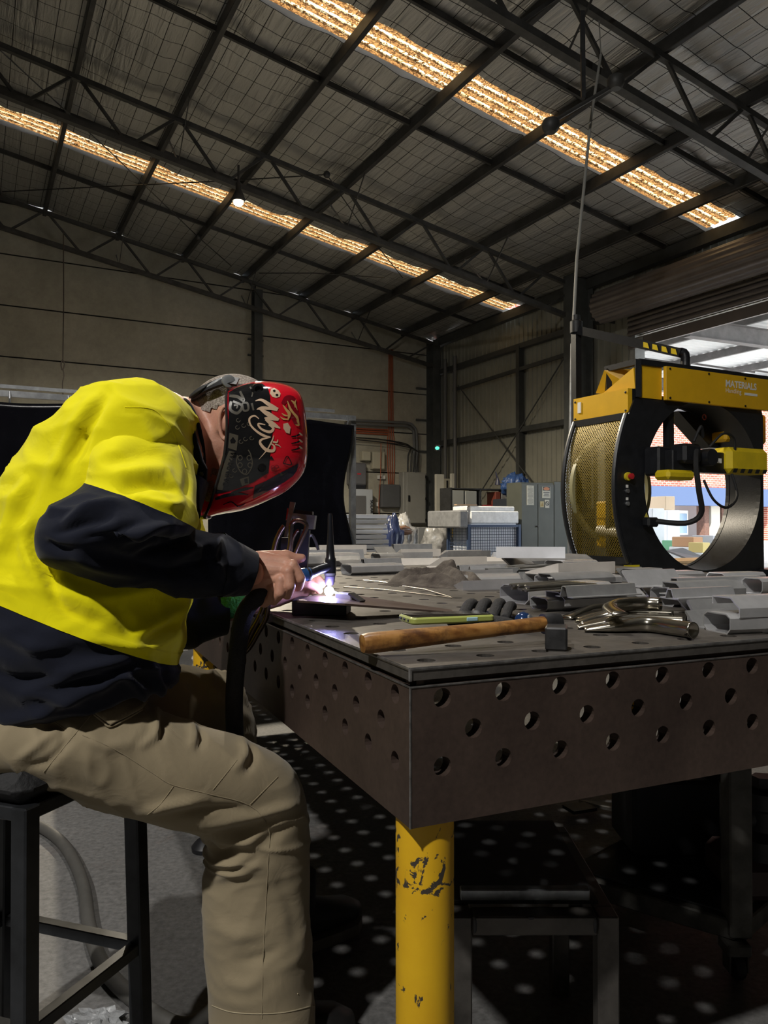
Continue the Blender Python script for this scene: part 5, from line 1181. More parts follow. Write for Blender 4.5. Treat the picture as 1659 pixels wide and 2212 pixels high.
# bent flattened stainless tubes
SST = mat('stainless', (0.50, 0.47, 0.40), 0.2, 1.0, 0.1, 30)
def bent(pts, rr, lab, n=26, flat=0.45, top=False):
    cp_ = curve([on(u, v, 0) + EZ*dz for u, v, dz in pts], n); rs = []
    if not top:
        for i, p_ in enumerate(cp_): p_.z = TOP + rr * (0.25 + 0.75 * min(1, i / (n - 1) / 0.45))
    mb = MB(); rings = []; prev = None
    for i, p_ in enumerate(cp_):
        t = (cp_[min(i+1, n-1)] - cp_[max(i-1, 0)]).normalized(); x = t.cross(EZ).normalized(); y = x.cross(t)
        f = i / (n - 1); k = flat * 0.35 + (1 - flat * 0.35) * min(1, f / 0.35) if f < 0.35 else 1.0
        fl = 0.25 + 0.75 * min(1, f / 0.45)
        rings.append([p_ + (x * math.cos(6.28318*j/14) * (1.25 - 0.25*fl) + y * fl * math.sin(6.28318*j/14)) * rr for j in range(14)])
    inner = [[p_ + (q - p_) * 0.8 for q in rings[-1]] for p_ in (cp_[-1],)]
    deep = [[cp_[-6] + (q - cp_[-6]) * 0.78 for q in rings[-6]]]
    mb.loft(rings + inner + deep, True, True); mb = settle(mb, TYV, top); return tag(mb.build('bent_tube', SST, None, 2), lab, 'tube', 'bent stainless tubes')
LB = 'flattened and bent stainless tube in the loose pile at the table edge'
bent([(1262, 1364, 0), (1330, 1366, 0), (1400, 1366, 0), (1460, 1374, 0), (1498, 1380, 0)], 0.0145, 'long stainless tube with its open end facing right in the pile')
bent([(1246, 1358, 0), (1310, 1359, 0), (1380, 1361, 0), (1440, 1364, 0)], 0.0115, LB)
bent([(1256, 1353, 0), (1320, 1352, 0), (1400, 1354, 0), (1480, 1358, 0)], 0.012, LB)
bent([(1248, 1347, 0), (1300, 1345, 0), (1360, 1347, 0), (1450, 1350, 0)], 0.012, LB)
bent([(1250, 1341, 0), (1300, 1339, 0), (1390, 1341, 0), (1455, 1344, 0)], 0.0115, LB)
bent([(1240, 1342, 0), (1285, 1334, 0), (1340, 1332, 0), (1388, 1335, 0)], 0.013, LB)
bent([(1340, 1372, .040), (1318, 1356, .040), (1345, 1348, .040), (1390, 1345, .040), (1428, 1347, .040)], 0.014, 'short elbow shaped stainless tube lying across the top of the pile', flat=0.8, top=True)
# hammer
WOOD = None
m, N, L, bs = mat_nodes('hammer_wood'); tc = N.new('ShaderNodeTexCoord')
mp = N.new('ShaderNodeMapping'); mp.inputs['Rotation'].default_value = (0, 0, -0.2); mp.inputs['Scale'].default_value = (6, 40, 40); L.new(tc.outputs['Object'], mp.inputs['Vector'])
g = N.new('ShaderNodeTexNoise'); g.inputs['Scale'].default_value = 2.0; g.inputs['Detail'].default_value = 7; L.new(mp.outputs['Vector'], g.inputs['Vector'])
a = rampn(g.outputs['Fac'], [(0.3, (0.16, 0.06, 0.015)), (0.5, (0.33, 0.155, 0.04)), (0.75, (0.45, 0.235, 0.075))])
b = rampn(nz(26, 8, 0.75).outputs['Fac'], [(0.46, (0, 0, 0)), (0.66, (0.85, 0.85, 0.85))]); c = mixc(a.outputs['Color'], (0.07, 0.028, 0.012), b.outputs['Color'])
L.new(c, bs.inputs['Base Color']); bs.inputs['Roughness'].default_value = 0.4
WOOD = m
hA = P(781, 1387, 1.16); hB = P(1180, 1362, 1.275)
hA.z = TOP + 0.0185; hB.z = TOP + 0.034
hm = thing('hammer', 'worn wooden handled hammer with a square steel head', 'hammer', V((hA.x, hA.y, TOP)))
hd = (hB - hA); hl = hd.length; hdn = hd / hl; hs = hdn.cross(EZ).normalized(); hu = hs.cross(hdn)
rings = []
for f, ry, rz in ((0, .010, .010), (0.004, .0145, .0135), (0.03, .0165, .0155), (0.1, .0168, .0155), (0.3, .016, .0142), (0.55, .0142, .0125), (0.75, .0125, .0112), (0.92, .013, .012), (0.99, .0135, .0125), (1.0, .011, .010)):
    c = hA + hd * f; rings.append([c + hs*(ry*math.copysign(abs(math.cos(6.28318*j/20))**0.8, math.cos(6.28318*j/20))) + hu*(rz*math.copysign(abs(math.sin(6.28318*j/20))**0.8, math.sin(6.28318*j/20))) for j in range(20)])
mb = MB(); mb.loft(rings); mb.build('handle', WOOD, hm, True)
IRON = mat('hammer_iron', (0.07, 0.07, 0.072), 0.42, 0.7, 0.3, 40)
hn = hB + hdn * 0.012
mb = MB(); mb.tube([hB - hdn*0.006, hB + hdn*0.006, hn + hdn*0.012], [0.017, 0.0185, 0.0165], 16); mb.build('collar', IRON, hm, True)
hv = V((0.30, 1.17, 0)).normalized(); hc = P(1201, 1375, 1.205) + hv * 0.026; hc.z = TOP + 0.0185
mb = MB(); mb.box(hc, (0.034, 0.052, 0.036), (hv.cross(EZ), hv, EZ), 0.0025); mb.build('head', IRON, hm)
# phone on the table
pa, pb = P(889, 1354, 1.365), P(1084, 1347, 1.42)
pb.z = pa.z; ph = thing('phone', 'smartphone in a yellow green case lying on the black glove', 'phone', pa)
pd = (pb - pa); pl = 0.164; pdn = pd.normalized(); pn = V((-pdn.y, pdn.x, 0))
pc = pa + pdn * pl / 2 + pn * 0.037 + EZ * 0.009
def rrect(mb, c, lx, ly, z0, z1, rad, inset=0.0, bev=0.003):
    rings = []
    for z, k in ((z0, bev), (z0 + bev, 0), (z1 - bev, 0), (z1, bev)):
        ring = []
        for qx, qy, t0 in ((1, 1, 0), (-1, 1, 1), (-1, -1, 2), (1, -1, 3)):
            for i in range(6):
                t = (t0 + i / 5) * math.pi / 2; ring.append(c + pdn*(qx*(lx/2 - rad - k) + rad*math.cos(t)) + pn*(qy*(ly/2 - rad - k) + rad*math.sin(t)) + EZ*z)
        rings.append(ring)
    mb.loft(rings)
mb = MB(); rrect(mb, pc, pl, 0.076, -0.0065, 0.0065, 0.010); mb.build('case', mat('case_lime', (0.36, 0.40, 0.10), 0.4), ph, True)
mb = MB(); rrect(mb, pc, pl - 0.008, 0.069, 0.004, 0.0072, 0.009, bev=0.0005); mb.build('screen', mat('screen_black', (0.008, 0.008, 0.01), 0.08, spec=0.6), ph, True)
mb = MB(); mb.box(pc - pn*0.038 + pdn*0.035, (0.022, 0.003, 0.007), (pdn, pn, EZ), 0.001); mb.build('side_button', mat('button_blue', (0.35, 0.55, 0.62), 0.4), ph)
for k, w_ in ((-0.020, 0.006), (0.0, 0.009), (0.02, 0.012)):
    mb = MB(); mb.box(pc - pdn*(pl/2) + pn*k, (0.003, w_, 0.004), (pdn, pn, EZ), 0.001); mb.build('port', BLACK, ph)
# black knitted glove lying palm down behind the phone
GLV = mat('glove_black', (0.022, 0.022, 0.024), 0.9, 0, 0.3, 60, 0.6, 260)
gl = MB()
for u, v, uu, vv, rr in ((1000, 1352, 1022, 1322, .0115), (1033, 1351, 1052, 1321, .0118), (1066, 1350, 1082, 1321, .0115), (1092, 1352, 1106, 1328, .0105)):
    a, b = on(u, v), on(uu, vv); a.z = TOP + 0.0165; b.z = TOP + 0.021
    gl.tube(curve([a + (a-b)*0.2, a.lerp(b, 0.1) + EZ*0.004, a.lerp(b, 0.55) + EZ*0.008, b - EZ*0.002, b + (b-a).normalized()*0.010 - EZ*0.008], 14), [rr*0.9]*3 + [rr]*8 + [rr*0.85, rr*0.6, rr*0.2], 14)
c = on(1040, 1360); c.z = TOP + 0.013; gl.ell(c, (0.07, 0.045, 0.013), (TX, TYV, EZ), 24, 10)
tag(gl.build('work_glove', GLV, None, 2), 'black knitted work glove lying under the phone with fingers up', 'glove')
# blue knob of a magnet tool
q = on(1135, 1362); q.z = TOP + 0.0185
kb = thing('welding_magnet_knob', 'round blue knob with a bright centre behind the hammer', 'knob', on(1135, 1362))
mb = MB(); ax_ = (TX * 0.35 - TYV * 0.75 + EZ * 0.45).normalized(); mb.lathe(q - ax_*0.012, [(0, 0), (0.016, 0.0), (0.0185, 0.008), (0.0165, 0.016), (0.010, 0.022), (0, 0.024)], ax_, 28); mb.build('knob', mat('knob_blue', (0.015, 0.04, 0.12), 0.15, 0.2), kb, True)
mb = MB(); mb.lathe(q + ax_*0.010, [(0, 0), (0.007, 0.0), (0.006, 0.004), (0, 0.005)], ax_, 16); mb.build('centre_cap', GALV, kb, True)
# rag
RAG = mat('rag_cloth', (0.05, 0.038, 0.031), 0.95, 0, 0.5, 18, 0.5, 240, col2=(0.16, 0.135, 0.11))
ra_, rb_ = on(828, 1262), on(990, 1271)
mb = MB(); nx_, ny_ = 60, 36; vs = []; fs = []
rd = (rb_ - ra_); rn = V((-rd.y, rd.x, 0)).normalized(); wv = 0.30
for i in range(nx_ + 1):
    for j in range(ny_ + 1):
        f, g_ = i / nx_, j / ny_
        env = math.sin(math.pi * f) ** 0.55 * math.sin(math.pi * g_) ** 0.6
        hgt = 0.022 * env * (1.0 + 0.8 * noise.noise(V((f * 2.6, g_ * 2.0, 3))))
        for rp_, rw, rh in (([(0.08, 0.25), (0.35, 0.62), (0.46, 0.86)], 0.075, 0.034), ([(0.46, 0.86), (0.60, 0.55), (0.92, 0.35)], 0.07, 0.036), ([(0.30, 0.20), (0.55, 0.30), (0.85, 0.18)], 0.06, 0.020), ([(0.55, 0.75), (0.75, 0.78), (0.95, 0.62)], 0.06, 0.026), ([(0.10, 0.55), (0.22, 0.72), (0.40, 0.75)], 0.05, 0.018)):
            best = min(min((f - (x0 + (x1-x0)*k/8))**2 + ((g_ - (y0 + (y1-y0)*k/8)) * 0.8)**2 for k in range(9)) for (x0, y0), (x1, y1) in zip(rp_, rp_[1:]))
            hgt += rh * math.exp(-best / (rw * rw)) * min(1, env * 1.6)
        hgt += 0.004 * env * noise.noise(V((f * 14, g_ * 10, 1)))
        edge = 0.09 * noise.noise(V((f * 4, g_ * 4, 12)))
        vs.append(ra_ + rd * (f + 0.05 * edge) + rn * (wv * (g_ - 0.1) + edge * 0.6 * wv) + EZ * (max(0.0015, hgt)))
for i in range(nx_):
    for j in range(ny_): fs.append((i*(ny_+1)+j, (i+1)*(ny_+1)+j, (i+1)*(ny_+1)+j+1, i*(ny_+1)+j+1))
mb.add(vs, fs); o = mb.build('rag', RAG, None, 2); md = o.modifiers.new('thick', 'SOLIDIFY'); md.thickness = 0.004; md.offset = 1
tag(o, 'crumpled grey brown rag lying among the metal sections', 'rag')
# filler rods
ROD = mat('filler_rod', (0.45, 0.42, 0.36), 0.3, 0.9)
for pts, lab in (([(742, 1270), (830, 1276), (977, 1294)], 'long thin filler rod pointing away from the weld'), ([(870, 1268), (920, 1276), (975, 1293)], 'filler rod crossing the end of another rod'), ([(785, 1255), (815, 1258), (850, 1262)], 'short filler rod sticking out from under the rag')):
    mb = MB(); mb.tube([on(u, v) + EZ*0.003 for u, v in pts], 0.0016, 8); tag(mb.build('filler_rod', ROD, None, True), lab, 'rod')
# work piece: block and tilted plate
q = on(632, 1330); wd = TX
blk = thing('steel_block', 'dark steel block under the glowing weld', 'block', on(690, 1330))
mb = MB(); a = on(630, 1330); b = on(748, 1331); e1 = (b - a).normalized(); e2 = V((-e1.y, e1.x, 0)); ln = (b - a).length
mb.box((a + b)/2 + e2*0.045 + EZ*0.017, (ln, 0.09, 0.034), (e1, e2, EZ), 0.002); mb.build('body', mat('block_steel', (0.03, 0.03, 0.034), 0.5, 0.4, 0.3, 20), blk)
PLT = mat('heat_tinted_steel', (0.11, 0.07, 0.055), 0.4, 0.6, 0.4, 9, col2=(0.20, 0.15, 0.13))
mb = MB(); mb.prism([HZ(640, 1301, TOP + .036), HZ(745, 1308, TOP + .034), HZ(983, 1326, TOP + .001), HZ(975, 1321, TOP + .001), HZ(770, 1290, TOP + .034), HZ(690, 1284, TOP + .036)], EZ*0.004); tag(mb.build('tapered_plate', PLT), 'heat tinted tapered steel plate propped on the dark block', 'plate')
wp = thing('weld_piece', 'small silvery bracket being welded on the tapered plate', 'bracket', on(745, 1320))
p0 = P(730, 1288, 1.67); p1 = P(765, 1292, 1.64)
mb = MB(); mb.bar(p0, p1, 0.02, 0.018, bev=0.002); mb.build('bar', ALD, wp); mb = MB(); mb.bar(P(758, 1282, 1.64), P(783, 1299, 1.62), 0.018, 0.004); mb.build('tab', IRON, wp)
mb = MB(); mb.tube(curve([P(716, 1276, 1.70), P(735, 1283, 1.68), P(758, 1290, 1.66)], 8), 0.0035, 8); mb.build('weld_bead', SST, wp, True)
# ================================================================ under and around the table
RAWS = mat('raw_steel', (0.12, 0.11, 0.10), 0.42, 0.6, 0.4, 12, rvar=0.12)
bx0, bx1, by0, by1, bz = 0.125, 0.44, 1.45, 1.88, 0.388
bn = thing('steel_bench', 'low bench of bare steel box section behind the near yellow leg', 'bench', ((bx0+bx1)/2, (by0+by1)/2, 0))
for x in (bx0 + 0.02, bx1 - 0.02):
    for y in (by0 + 0.02, by1 - 0.02):
        mb = MB(); mb.box((x, y, (bz - 0.004)/2), (0.04, 0.04, bz - 0.004), bev=0.003); mb.build('leg', RAWS, bn)
for y in (by0 + 0.02, by1 - 0.02): mb = MB(); mb.box(((bx0+bx1)/2, y, bz - 0.022), (bx1 - bx0 - 0.08, 0.04, 0.036), bev=0.003); mb.build('rail', RAWS, bn)
for x in (bx0 + 0.02, bx1 - 0.02): mb = MB(); mb.box((x, (by0+by1)/2, bz - 0.022), (0.04, by1 - by0 - 0.08, 0.036), bev=0.003); mb.build('rail', RAWS, bn)
mb = MB(); mb.box(((bx0+bx1)/2 - 0.012, (by0+by1)/2 + 0.03, bz + 0.001), (bx1 - bx0 - 0.03, by1 - by0 - 0.03, 0.006)); mb.build('seat_plate', STEEL, bn)
mb = MB(); mb.box(((bx0+bx1)/2 - 0.01, by0 + 0.055, bz + 0.014), (0.25, 0.02, 0.022), bev=0.002); tag(mb.build('flat_bar', mat('bright_bar', (0.30, 0.31, 0.32), 0.3, 0.9, 0.3, 30)), 'bright steel bar lying along the bench front', 'bar')
for c_, r_ in (((0.275, by0 - 0.003, bz - 0.004), (0.006, 0.003, 0.004)), ((bx0 + 0.045, by0 + 0.001, bz - 0.02), (0.004, 0.003, 0.016)), ((bx1 - 0.045, by0 + 0.001, bz - 0.02), (0.004, 0.003, 0.016))):
    mb = MB(); mb.ell(c_, r_); mb.build('weld_bead', IRON, bn, True)
# trolley with post and caster
tp = P(1592, 2040, 1.93); tp.z = 0
tr = thing('machine_trolley', 'dirty steel trolley frame with an upright post on casters', 'trolley', tp)
DIRT = mat('dirty_steel', (0.10, 0.095, 0.085), 0.65, 0.3, 0.4, 14)
mb = MB(); mb.box(tp + EZ*0.40, (0.056, 0.056, 0.60), bev=0.004); mb.build('post', DIRT, tr)
le = HZ(1240, 1912, 0.10); re = HZ(1720, 1905, 0.10)
mb = MB(); mb.bar(tp + EZ*0.115, V((le.x, le.y, 0.115)), 0.05, 0.05, bev=0.004); mb.build('frame_bar', DIRT, tr)
mb = MB(); mb.bar(tp + EZ*0.115, V((re.x, re.y, 0.115)), 0.05, 0.05, bev=0.004); mb.build('frame_bar', DIRT, tr)
fe = V((le.x + (re.x - tp.x), le.y + (re.y - tp.y), 0.115))
for a, b in ((V((le.x, le.y, .115)), fe), (V((re.x, re.y, .115)), fe)): mb = MB(); mb.bar(a, b, 0.05, 0.05, bev=0.004); mb.build('frame_bar', DIRT, tr)
mb = MB(); mb.prism([tp + EZ*0.142, V((le.x, le.y, .142)), fe + EZ*0.027, V((re.x, re.y, .142))], EZ*0.005); mb.build('deck', STEEL, tr)
for q in (tp, V((le.x, le.y, 0)), V((re.x, re.y, 0)), V((fe.x, fe.y, 0))):
    mb = MB(); c = q + V((-0.01, -0.02, 0.032)); mb.lathe(c - V((0.012, 0, 0)), [(0, 0), (0.028, 0), (0.032, 0.006), (0.032, 0.018), (0.028, 0.024), (0, 0.024)], V((1, 0, 0)), 20); mb.build('caster_wheel', RUBBER, tr, True)
    mb = MB(); mb.box(q + V((-0.01, -0.01, 0.075)), (0.06, 0.06, 0.03), bev=0.004); mb.box(q + V((0.012, -0.015, 0.05)), (0.004, 0.04, 0.06)); mb.box(q + V((-0.032, -0.015, 0.05)), (0.004, 0.04, 0.06)); mb.build('caster_fork', DIRT, tr)
# pump set on the trolley
pm = thing('pump_motor', 'black motor block with a round flywheel on the trolley', 'motor', fe - EZ*0.1)
c = P(1435, 1770, 2.35); DBK = mat('oily_black', (0.012, 0.012, 0.013), 0.5, 0.2, 0.3, 9)
mb = MB(); mb.box(V((c.x, c.y, 0.262)), (0.26, 0.22, 0.22), bev=0.01); mb.build('block', DBK, pm)
c2 = P(1515, 1800, 2.40); mb = MB(); mb.lathe(V((c2.x, c2.y, 0.282)), [(0.0, 0), (0.10, 0), (0.13, 0.02), (0.13, 0.09), (0.10, 0.12), (0, 0.12)], V((0.5, -0.8, 0)), 28); mb.build('flywheel', DBK, pm, True)
c3 = P(1490, 1830, 2.40); mb = MB(); mb.box(V((c3.x, c3.y, 0.177)), (0.36, 0.3, 0.06), bev=0.005); mb.build('bed', DBK, pm)
vc = P(1650, 1790, 2.05)
vs_ = thing('valve_body', 'dark cast valve body with a socket top at the trolley end', 'valve', V((vc.x, vc.y, 0.246)))
mb = MB(); mb.lathe(V((vc.x, vc.y, 0.246)), [(0.0, 0), (0.07, 0), (0.072, 0.05), (0.05, 0.07), (0.05, 0.12), (0.062, 0.13), (0.062, 0.17), (0.04, 0.175), (0.035, 0.15), (0, 0.15)], EZ, 24); mb.build('body', mat('cast_iron', (0.035, 0.034, 0.034), 0.5, 0.3, 0.3, 14), vs_, True)
mb = MB(); mb.tube([V((vc.x - 0.09, vc.y, 0.345)), V((vc.x + 0.12, vc.y, 0.345))], 0.035, 14); mb.build('cross_tube', MATS['cast_iron'], vs_, True)
mb = MB(); mb.lathe(V((vc.x + 0.0, vc.y + 0.0, 0.39)), [(0.0, 0), (0.03, 0), (0.03, 0.06), (0.0, 0.06)], EZ, 6); mb.build('hex_cap', MATS['cast_iron'], vs_)
mb = MB(); q = P(1655, 1900, 2.12); mb.box(V((vc.x + 0.02, vc.y + 0.03, 0.197)), (0.26, 0.2, 0.10), bev=0.02); tag(mb.build('brown_tank', mat('tank_brown', (0.05, 0.028, 0.025), 0.5)), 'small dull brown tank under the valve body', 'tank')
# scraps on the floor beyond the table
for pts, m_, lab in (([(1250, 1734), (1330, 1741), (1362, 1760), (1300, 1748)], PAPER, 'torn white sheet on the floor beyond the table'), ([(1215, 1745), (1262, 1738), (1290, 1752), (1240, 1760)], STEEL, 'dark crumpled sheet on the floor beyond the table')):
    mb = MB(); mb.prism([HZ(u, v, 0.02) for u, v in pts], EZ*0.012); tag(mb.build('floor_scrap', m_), lab, 'scrap')
# hose on the floor
HOSE = mat('hose_grey', (0.075, 0.072, 0.066), 0.6, 0, 0.15, 14); 
mb = MB(); mb.tube(curve([HZ(40, 1782, 0.02), HZ(88, 1787, 0.02), HZ(140, 1828, 0.02), HZ(178, 1905, 0.02), HZ(193, 2000, 0.02), HZ(222, 2085, 0.02), HZ(290, 2158, 0.02), HZ(380, 2215, 0.02), HZ(440, 2200, 0.02), HZ(490, 2150, 0.02)], 70), 0.019, 12)
tag(mb.build('floor_hose', HOSE, None, 2), 'grey rubber hose curling over the floor behind the stool', 'hose')
q = HZ(212, 2226, 0.0); mb = MB(); 
rings = []
for i in range(15):
    t = math.pi * i / 14; row = []
    for j in range(26):
        p_ = V((math.sin(t)*math.cos(6.28318*j/26), math.sin(t)*math.sin(6.28318*j/26), -math.cos(t))); k = 1 + 0.7*noise.noise(p_*3.1) + 0.4*noise.noise(p_*7)
        w = V((p_.x*0.062, p_.y*0.045, p_.z*0.022))*k; row.append(q + V((w.x, w.y, max(0.001, w.z + 0.012))))
    rings.append(row)
mb.loft(rings); tag(mb.build('plastic_scrap', mat('clear_film', (0.30, 0.31, 0.32), 0.15, 0, 0.4, 20, 0.4), None), 'crumpled piece of clear plastic film on the floor', 'scrap')
# ---------------------------------------------------------------- stool
SBLK = mat('stool_steel', (0.042, 0.045, 0.050), 0.38, 0.55, 0.35, 12, rvar=0.1)
sc0 = V((-0.717, 1.50, 0)); corners = [V((-0.606, 1.31, 0)), V((-0.503, 1.58, 0)), V((-0.828, 1.69, 0)), V((-0.931, 1.42, 0))]
st = thing('stool', 'black steel work stool with a dark padded seat', 'stool', sc0)
def sp2(k, z): f = 1.05 - 0.13 * z; return sc0 + (corners[k] - sc0) * f + EZ * z
e1 = (corners[1] - corners[0]).normalized()
for k in range(4):
    mb = MB(); mb.bar(sp2(k, 0.0), sp2(k, 0.64), 0.034, 0.034, up=e1, bev=0.003); mb.build('leg', SBLK, st)
    for z in (0.26, 0.627):
        a, b = sp2(k, z), sp2((k+1) % 4, z); mb = MB(); mb.bar(a, b, 0.024, 0.024, bev=0.002); mb.build('rung' if z < 0.4 else 'seat_rail', SBLK, st)
ax2 = (e1, EZ.cross(e1), EZ)
mb = MB(); mb.box(sc0 + EZ*0.666, (0.31, 0.36, 0.056), ax2, 0.025); mb.build('seat', mat('seat_vinyl', (0.005, 0.005, 0.006), 0.7, 0, 0.3, 30, 0.4, 60), st, True)
# ================================================================ the welder
FWD = TX.copy(); LEFT = TYV.copy(); RGT = -LEFT
pr = thing('person', 'welder in yellow and navy work shirt and khaki trousers bent over a weld', 'person', (-0.70, 1.5, 0))
def clothm(name, col, weave=900, bump=0.25, rough=0.85, fold=0.0, var=0.08):
    m, N, L, bs = mat_nodes(name); tc = N.new('ShaderNodeTexCoord')
    n1 = N.new('ShaderNodeTexNoise'); n1.inputs['Scale'].default_value = 7; n1.inputs['Detail'].default_value = 4; L.new(tc.outputs['Object'], n1.inputs['Vector'])
    r = N.new('ShaderNodeValToRGB'); r.color_ramp.elements[0].position = 0.3; r.color_ramp.elements[1].position = 0.7
    r.color_ramp.elements[0].color = (*[c*(1-var) for c in col], 1); r.color_ramp.elements[1].color = (*[min(1, c*(1+var)) for c in col], 1)
    L.new(n1.outputs['Fac'], r.inputs['Fac']); L.new(r.outputs['Color'], bs.inputs['Base Color'])
    bs.inputs['Roughness'].default_value = rough; bs.inputs['Sheen Weight'].default_value = 0.15; bs.inputs['Specular IOR Level'].default_value = 0.2
    n2 = N.new('ShaderNodeTexNoise'); n2.inputs['Scale'].default_value = weave; n2.inputs['Detail'].default_value = 2; L.new(tc.outputs['Object'], n2.inputs['Vector'])
    b1 = N.new('ShaderNodeBump'); b1.inputs['Strength'].default_value = bump; b1.inputs['Distance'].default_value = 0.0008; L.new(n2.outputs['Fac'], b1.inputs['Height'])
    n3 = N.new('ShaderNodeTexNoise'); n3.inputs['Scale'].default_value = 16; n3.inputs['Detail'].default_value = 3; n3.inputs['Distortion'].default_value = 1.2; L.new(tc.outputs['Object'], n3.inputs['Vector'])
    b2 = N.new('ShaderNodeBump'); b2.inputs['Strength'].default_value = 0.35; b2.inputs['Distance'].default_value = 0.006; L.new(n3.outputs['Fac'], b2.inputs['Height']); L.new(b1.outputs['Normal'], b2.inputs['Normal'])
    L.new(b2.outputs['Normal'], bs.inputs['Normal']); return m
HIVIS = clothm('hivis_yellow', (0.86, 0.78, 0.0), var=0.03)
NAVY = clothm('navy_cloth', (0.0065, 0.0085, 0.019), var=0.15)
KHAKI = clothm('khaki_cloth', (0.30, 0.245, 0.155), var=0.08)
m, N, L, bs = mat_nodes('skin'); tc = N.new('ShaderNodeTexCoord')
a = rampn(nz(22, 5).outputs['Fac'], [(0.3, (0.50, 0.24, 0.165)), (0.7, (0.62, 0.34, 0.24))]); L.new(a.outputs['Color'], bs.inputs['Base Color'])
bs.inputs['Roughness'].default_value = 0.5; bs.inputs['Subsurface Weight'].default_value = 0.12; bs.inputs['Subsurface Radius'].default_value = (0.01, 0.004, 0.002)
bp = N.new('ShaderNodeBump'); bp.inputs['Strength'].default_value = 0.3; bp.inputs['Distance'].default_value = 0.002; L.new(nz(240, 3).outputs['Fac'], bp.inputs['Height']); L.new(bp.outputs['Normal'], bs.inputs['Normal'])
SKIN = m

def ridge(q, f, seed, sharp=2.0):
    return max(0.0, 1 - abs(2 * noise.noise(V((q.x*f[0], q.y*f[1], q.z*f[2])) + V((seed, seed*1.7, 0))))) ** sharp
def cloth_loft(specs, nr, ns, wr, latdir=None, sq=0.9, seam=None):
    """specs: (Au,Av,Bu,Bv,d,lat) ; returns grid of points, displaced by wr(point, t, ang)"""
    grid = []
    for i in range(nr):
        t = (len(specs) - 1) * i / (nr - 1); au, av, bu, bv, d, lat = crom(specs, t)
        A, Bp = P(au, av, d), P(bu, bv, d); c = (A + Bp) / 2; h = (A - Bp) / 2; ld = latdir if latdir else RGT
        ld = (ld - h.normalized() * ld.dot(h.normalized())).normalized()
        row = []
        for j in range(ns):
            an = 6.28318 * j / ns; ca, sa = math.cos(an), math.sin(an)
            row.append(c + h * math.copysign(abs(ca)**sq, ca) + ld * (lat * math.copysign(abs(sa)**sq, sa)))
        grid.append(row)
    out = []
    for i in range(nr):
        row = []
        for j in range(ns):
            q = grid[i][j]; tu = grid[min(i+1, nr-1)][j] - grid[max(i-1, 0)][j]; tv = grid[i][(j+1) % ns] - grid[i][j-1]
            n = tu.cross(tv); n = n.normalized() if n.length > 1e-9 else RGT
            c = sum((grid[i][k] for k in range(0, ns, max(1, ns//8))), V((0, 0, 0))) / len(range(0, ns, max(1, ns//8)))
            if n.dot(q - c) < 0: n = -n
            row.append(q + n * wr(q, (len(specs)-1)*i/(nr-1), 6.28318*j/ns))
        out.append(row)
    return out
def grid_mb(mb, grid, i0, i1, cap0=False, cap1=False):
    mb.loft(grid[i0:i1 + 1], True, False); n = len(grid[0])
    for flag, row in ((cap0, grid[i0]), (cap1, grid[i1])):
        if flag: mb.add(row, [tuple(range(n))])
    return mb
def folds(lst):
    segs = []
    for pts, w, amp in lst:
        cc = [crom([tuple(map(float, p_)) for p_ in pts], (len(pts)-1)*i/10) for i in range(11)]
        xs = [c[0] for c in cc]; ys = [c[1] for c in cc]
        segs.append((cc, w, amp / 1000.0, min(xs) - 2.5*w, max(xs) + 2.5*w, min(ys) - 2.5*w, max(ys) + 2.5*w))
    def f(q):
        u, v = proj(q); tot = 0.0
        for cc, w, amp, x0, x1, y0, y1 in segs:
            if u < x0 or u > x1 or v < y0 or v > y1: continue
            best = 1e9; bt = 0
            for i in range(10):
                ax, ay = cc[i]; dx, dy = cc[i+1][0] - ax, cc[i+1][1] - ay; k = ((u-ax)*dx + (v-ay)*dy) / (dx*dx + dy*dy + 1e-9); k = 0 if k < 0 else (1 if k > 1 else k)
                d2 = (u - ax - dx*k)**2 + (v - ay - dy*k)**2
                if d2 < best: best = d2; bt = (i + k) / 10
            tot += amp * math.exp(-best / (w*w)) * (0.25 + 0.75 * math.sin(math.pi * min(max(bt, 0.02), 0.98)) ** 0.7)
        return tot
    return f
F_TORSO = folds([([(232, 850), (198, 907), (165, 970), (139, 1033)], 12, -17), ([(215, 850), (175, 905), (140, 970), (112, 1040)], 16, 13), ([(42, 1139), (55, 1200), (101, 1278)], 13, 14), ([(70, 1130), (85, 1200), (125, 1275)], 12, -13), ([(105, 1231), (108, 1265), (139, 1316), (200, 1345)], 12, -14),
    ([(291, 1375), (340, 1345), (397, 1312)], 12, 13), ([(310, 1395), (350, 1370), (395, 1345)], 9, -10), ([(60, 1040), (20, 1110), (-5, 1190)], 14, 12), ([(90, 1030), (50, 1110), (30, 1190)], 12, -9),
    ([(127, 1455), (200, 1440), (274, 1425)], 11, 14), ([(140, 1480), (210, 1465), (280, 1445)], 10, -13), ([(60, 1500), (150, 1505), (250, 1475)], 13, 14), ([(236, 1472), (270, 1462), (300, 1490), (318, 1515)], 10, 13), ([(20, 1380), (80, 1400), (140, 1395)], 14, 12), ([(-20, 1450), (40, 1475), (110, 1465)], 12, -12),
    ([(320, 1420), (345, 1470), (352, 1530)], 10, 12), ([(350, 1430), (368, 1480), (372, 1530)], 8, -9), ([(0, 1560), (80, 1540), (170, 1500)], 12, 12), ([(385, 1200), (400, 1250), (398, 1300)], 9, 10), ([(180, 1300), (230, 1330), (270, 1370)], 12, 9)])
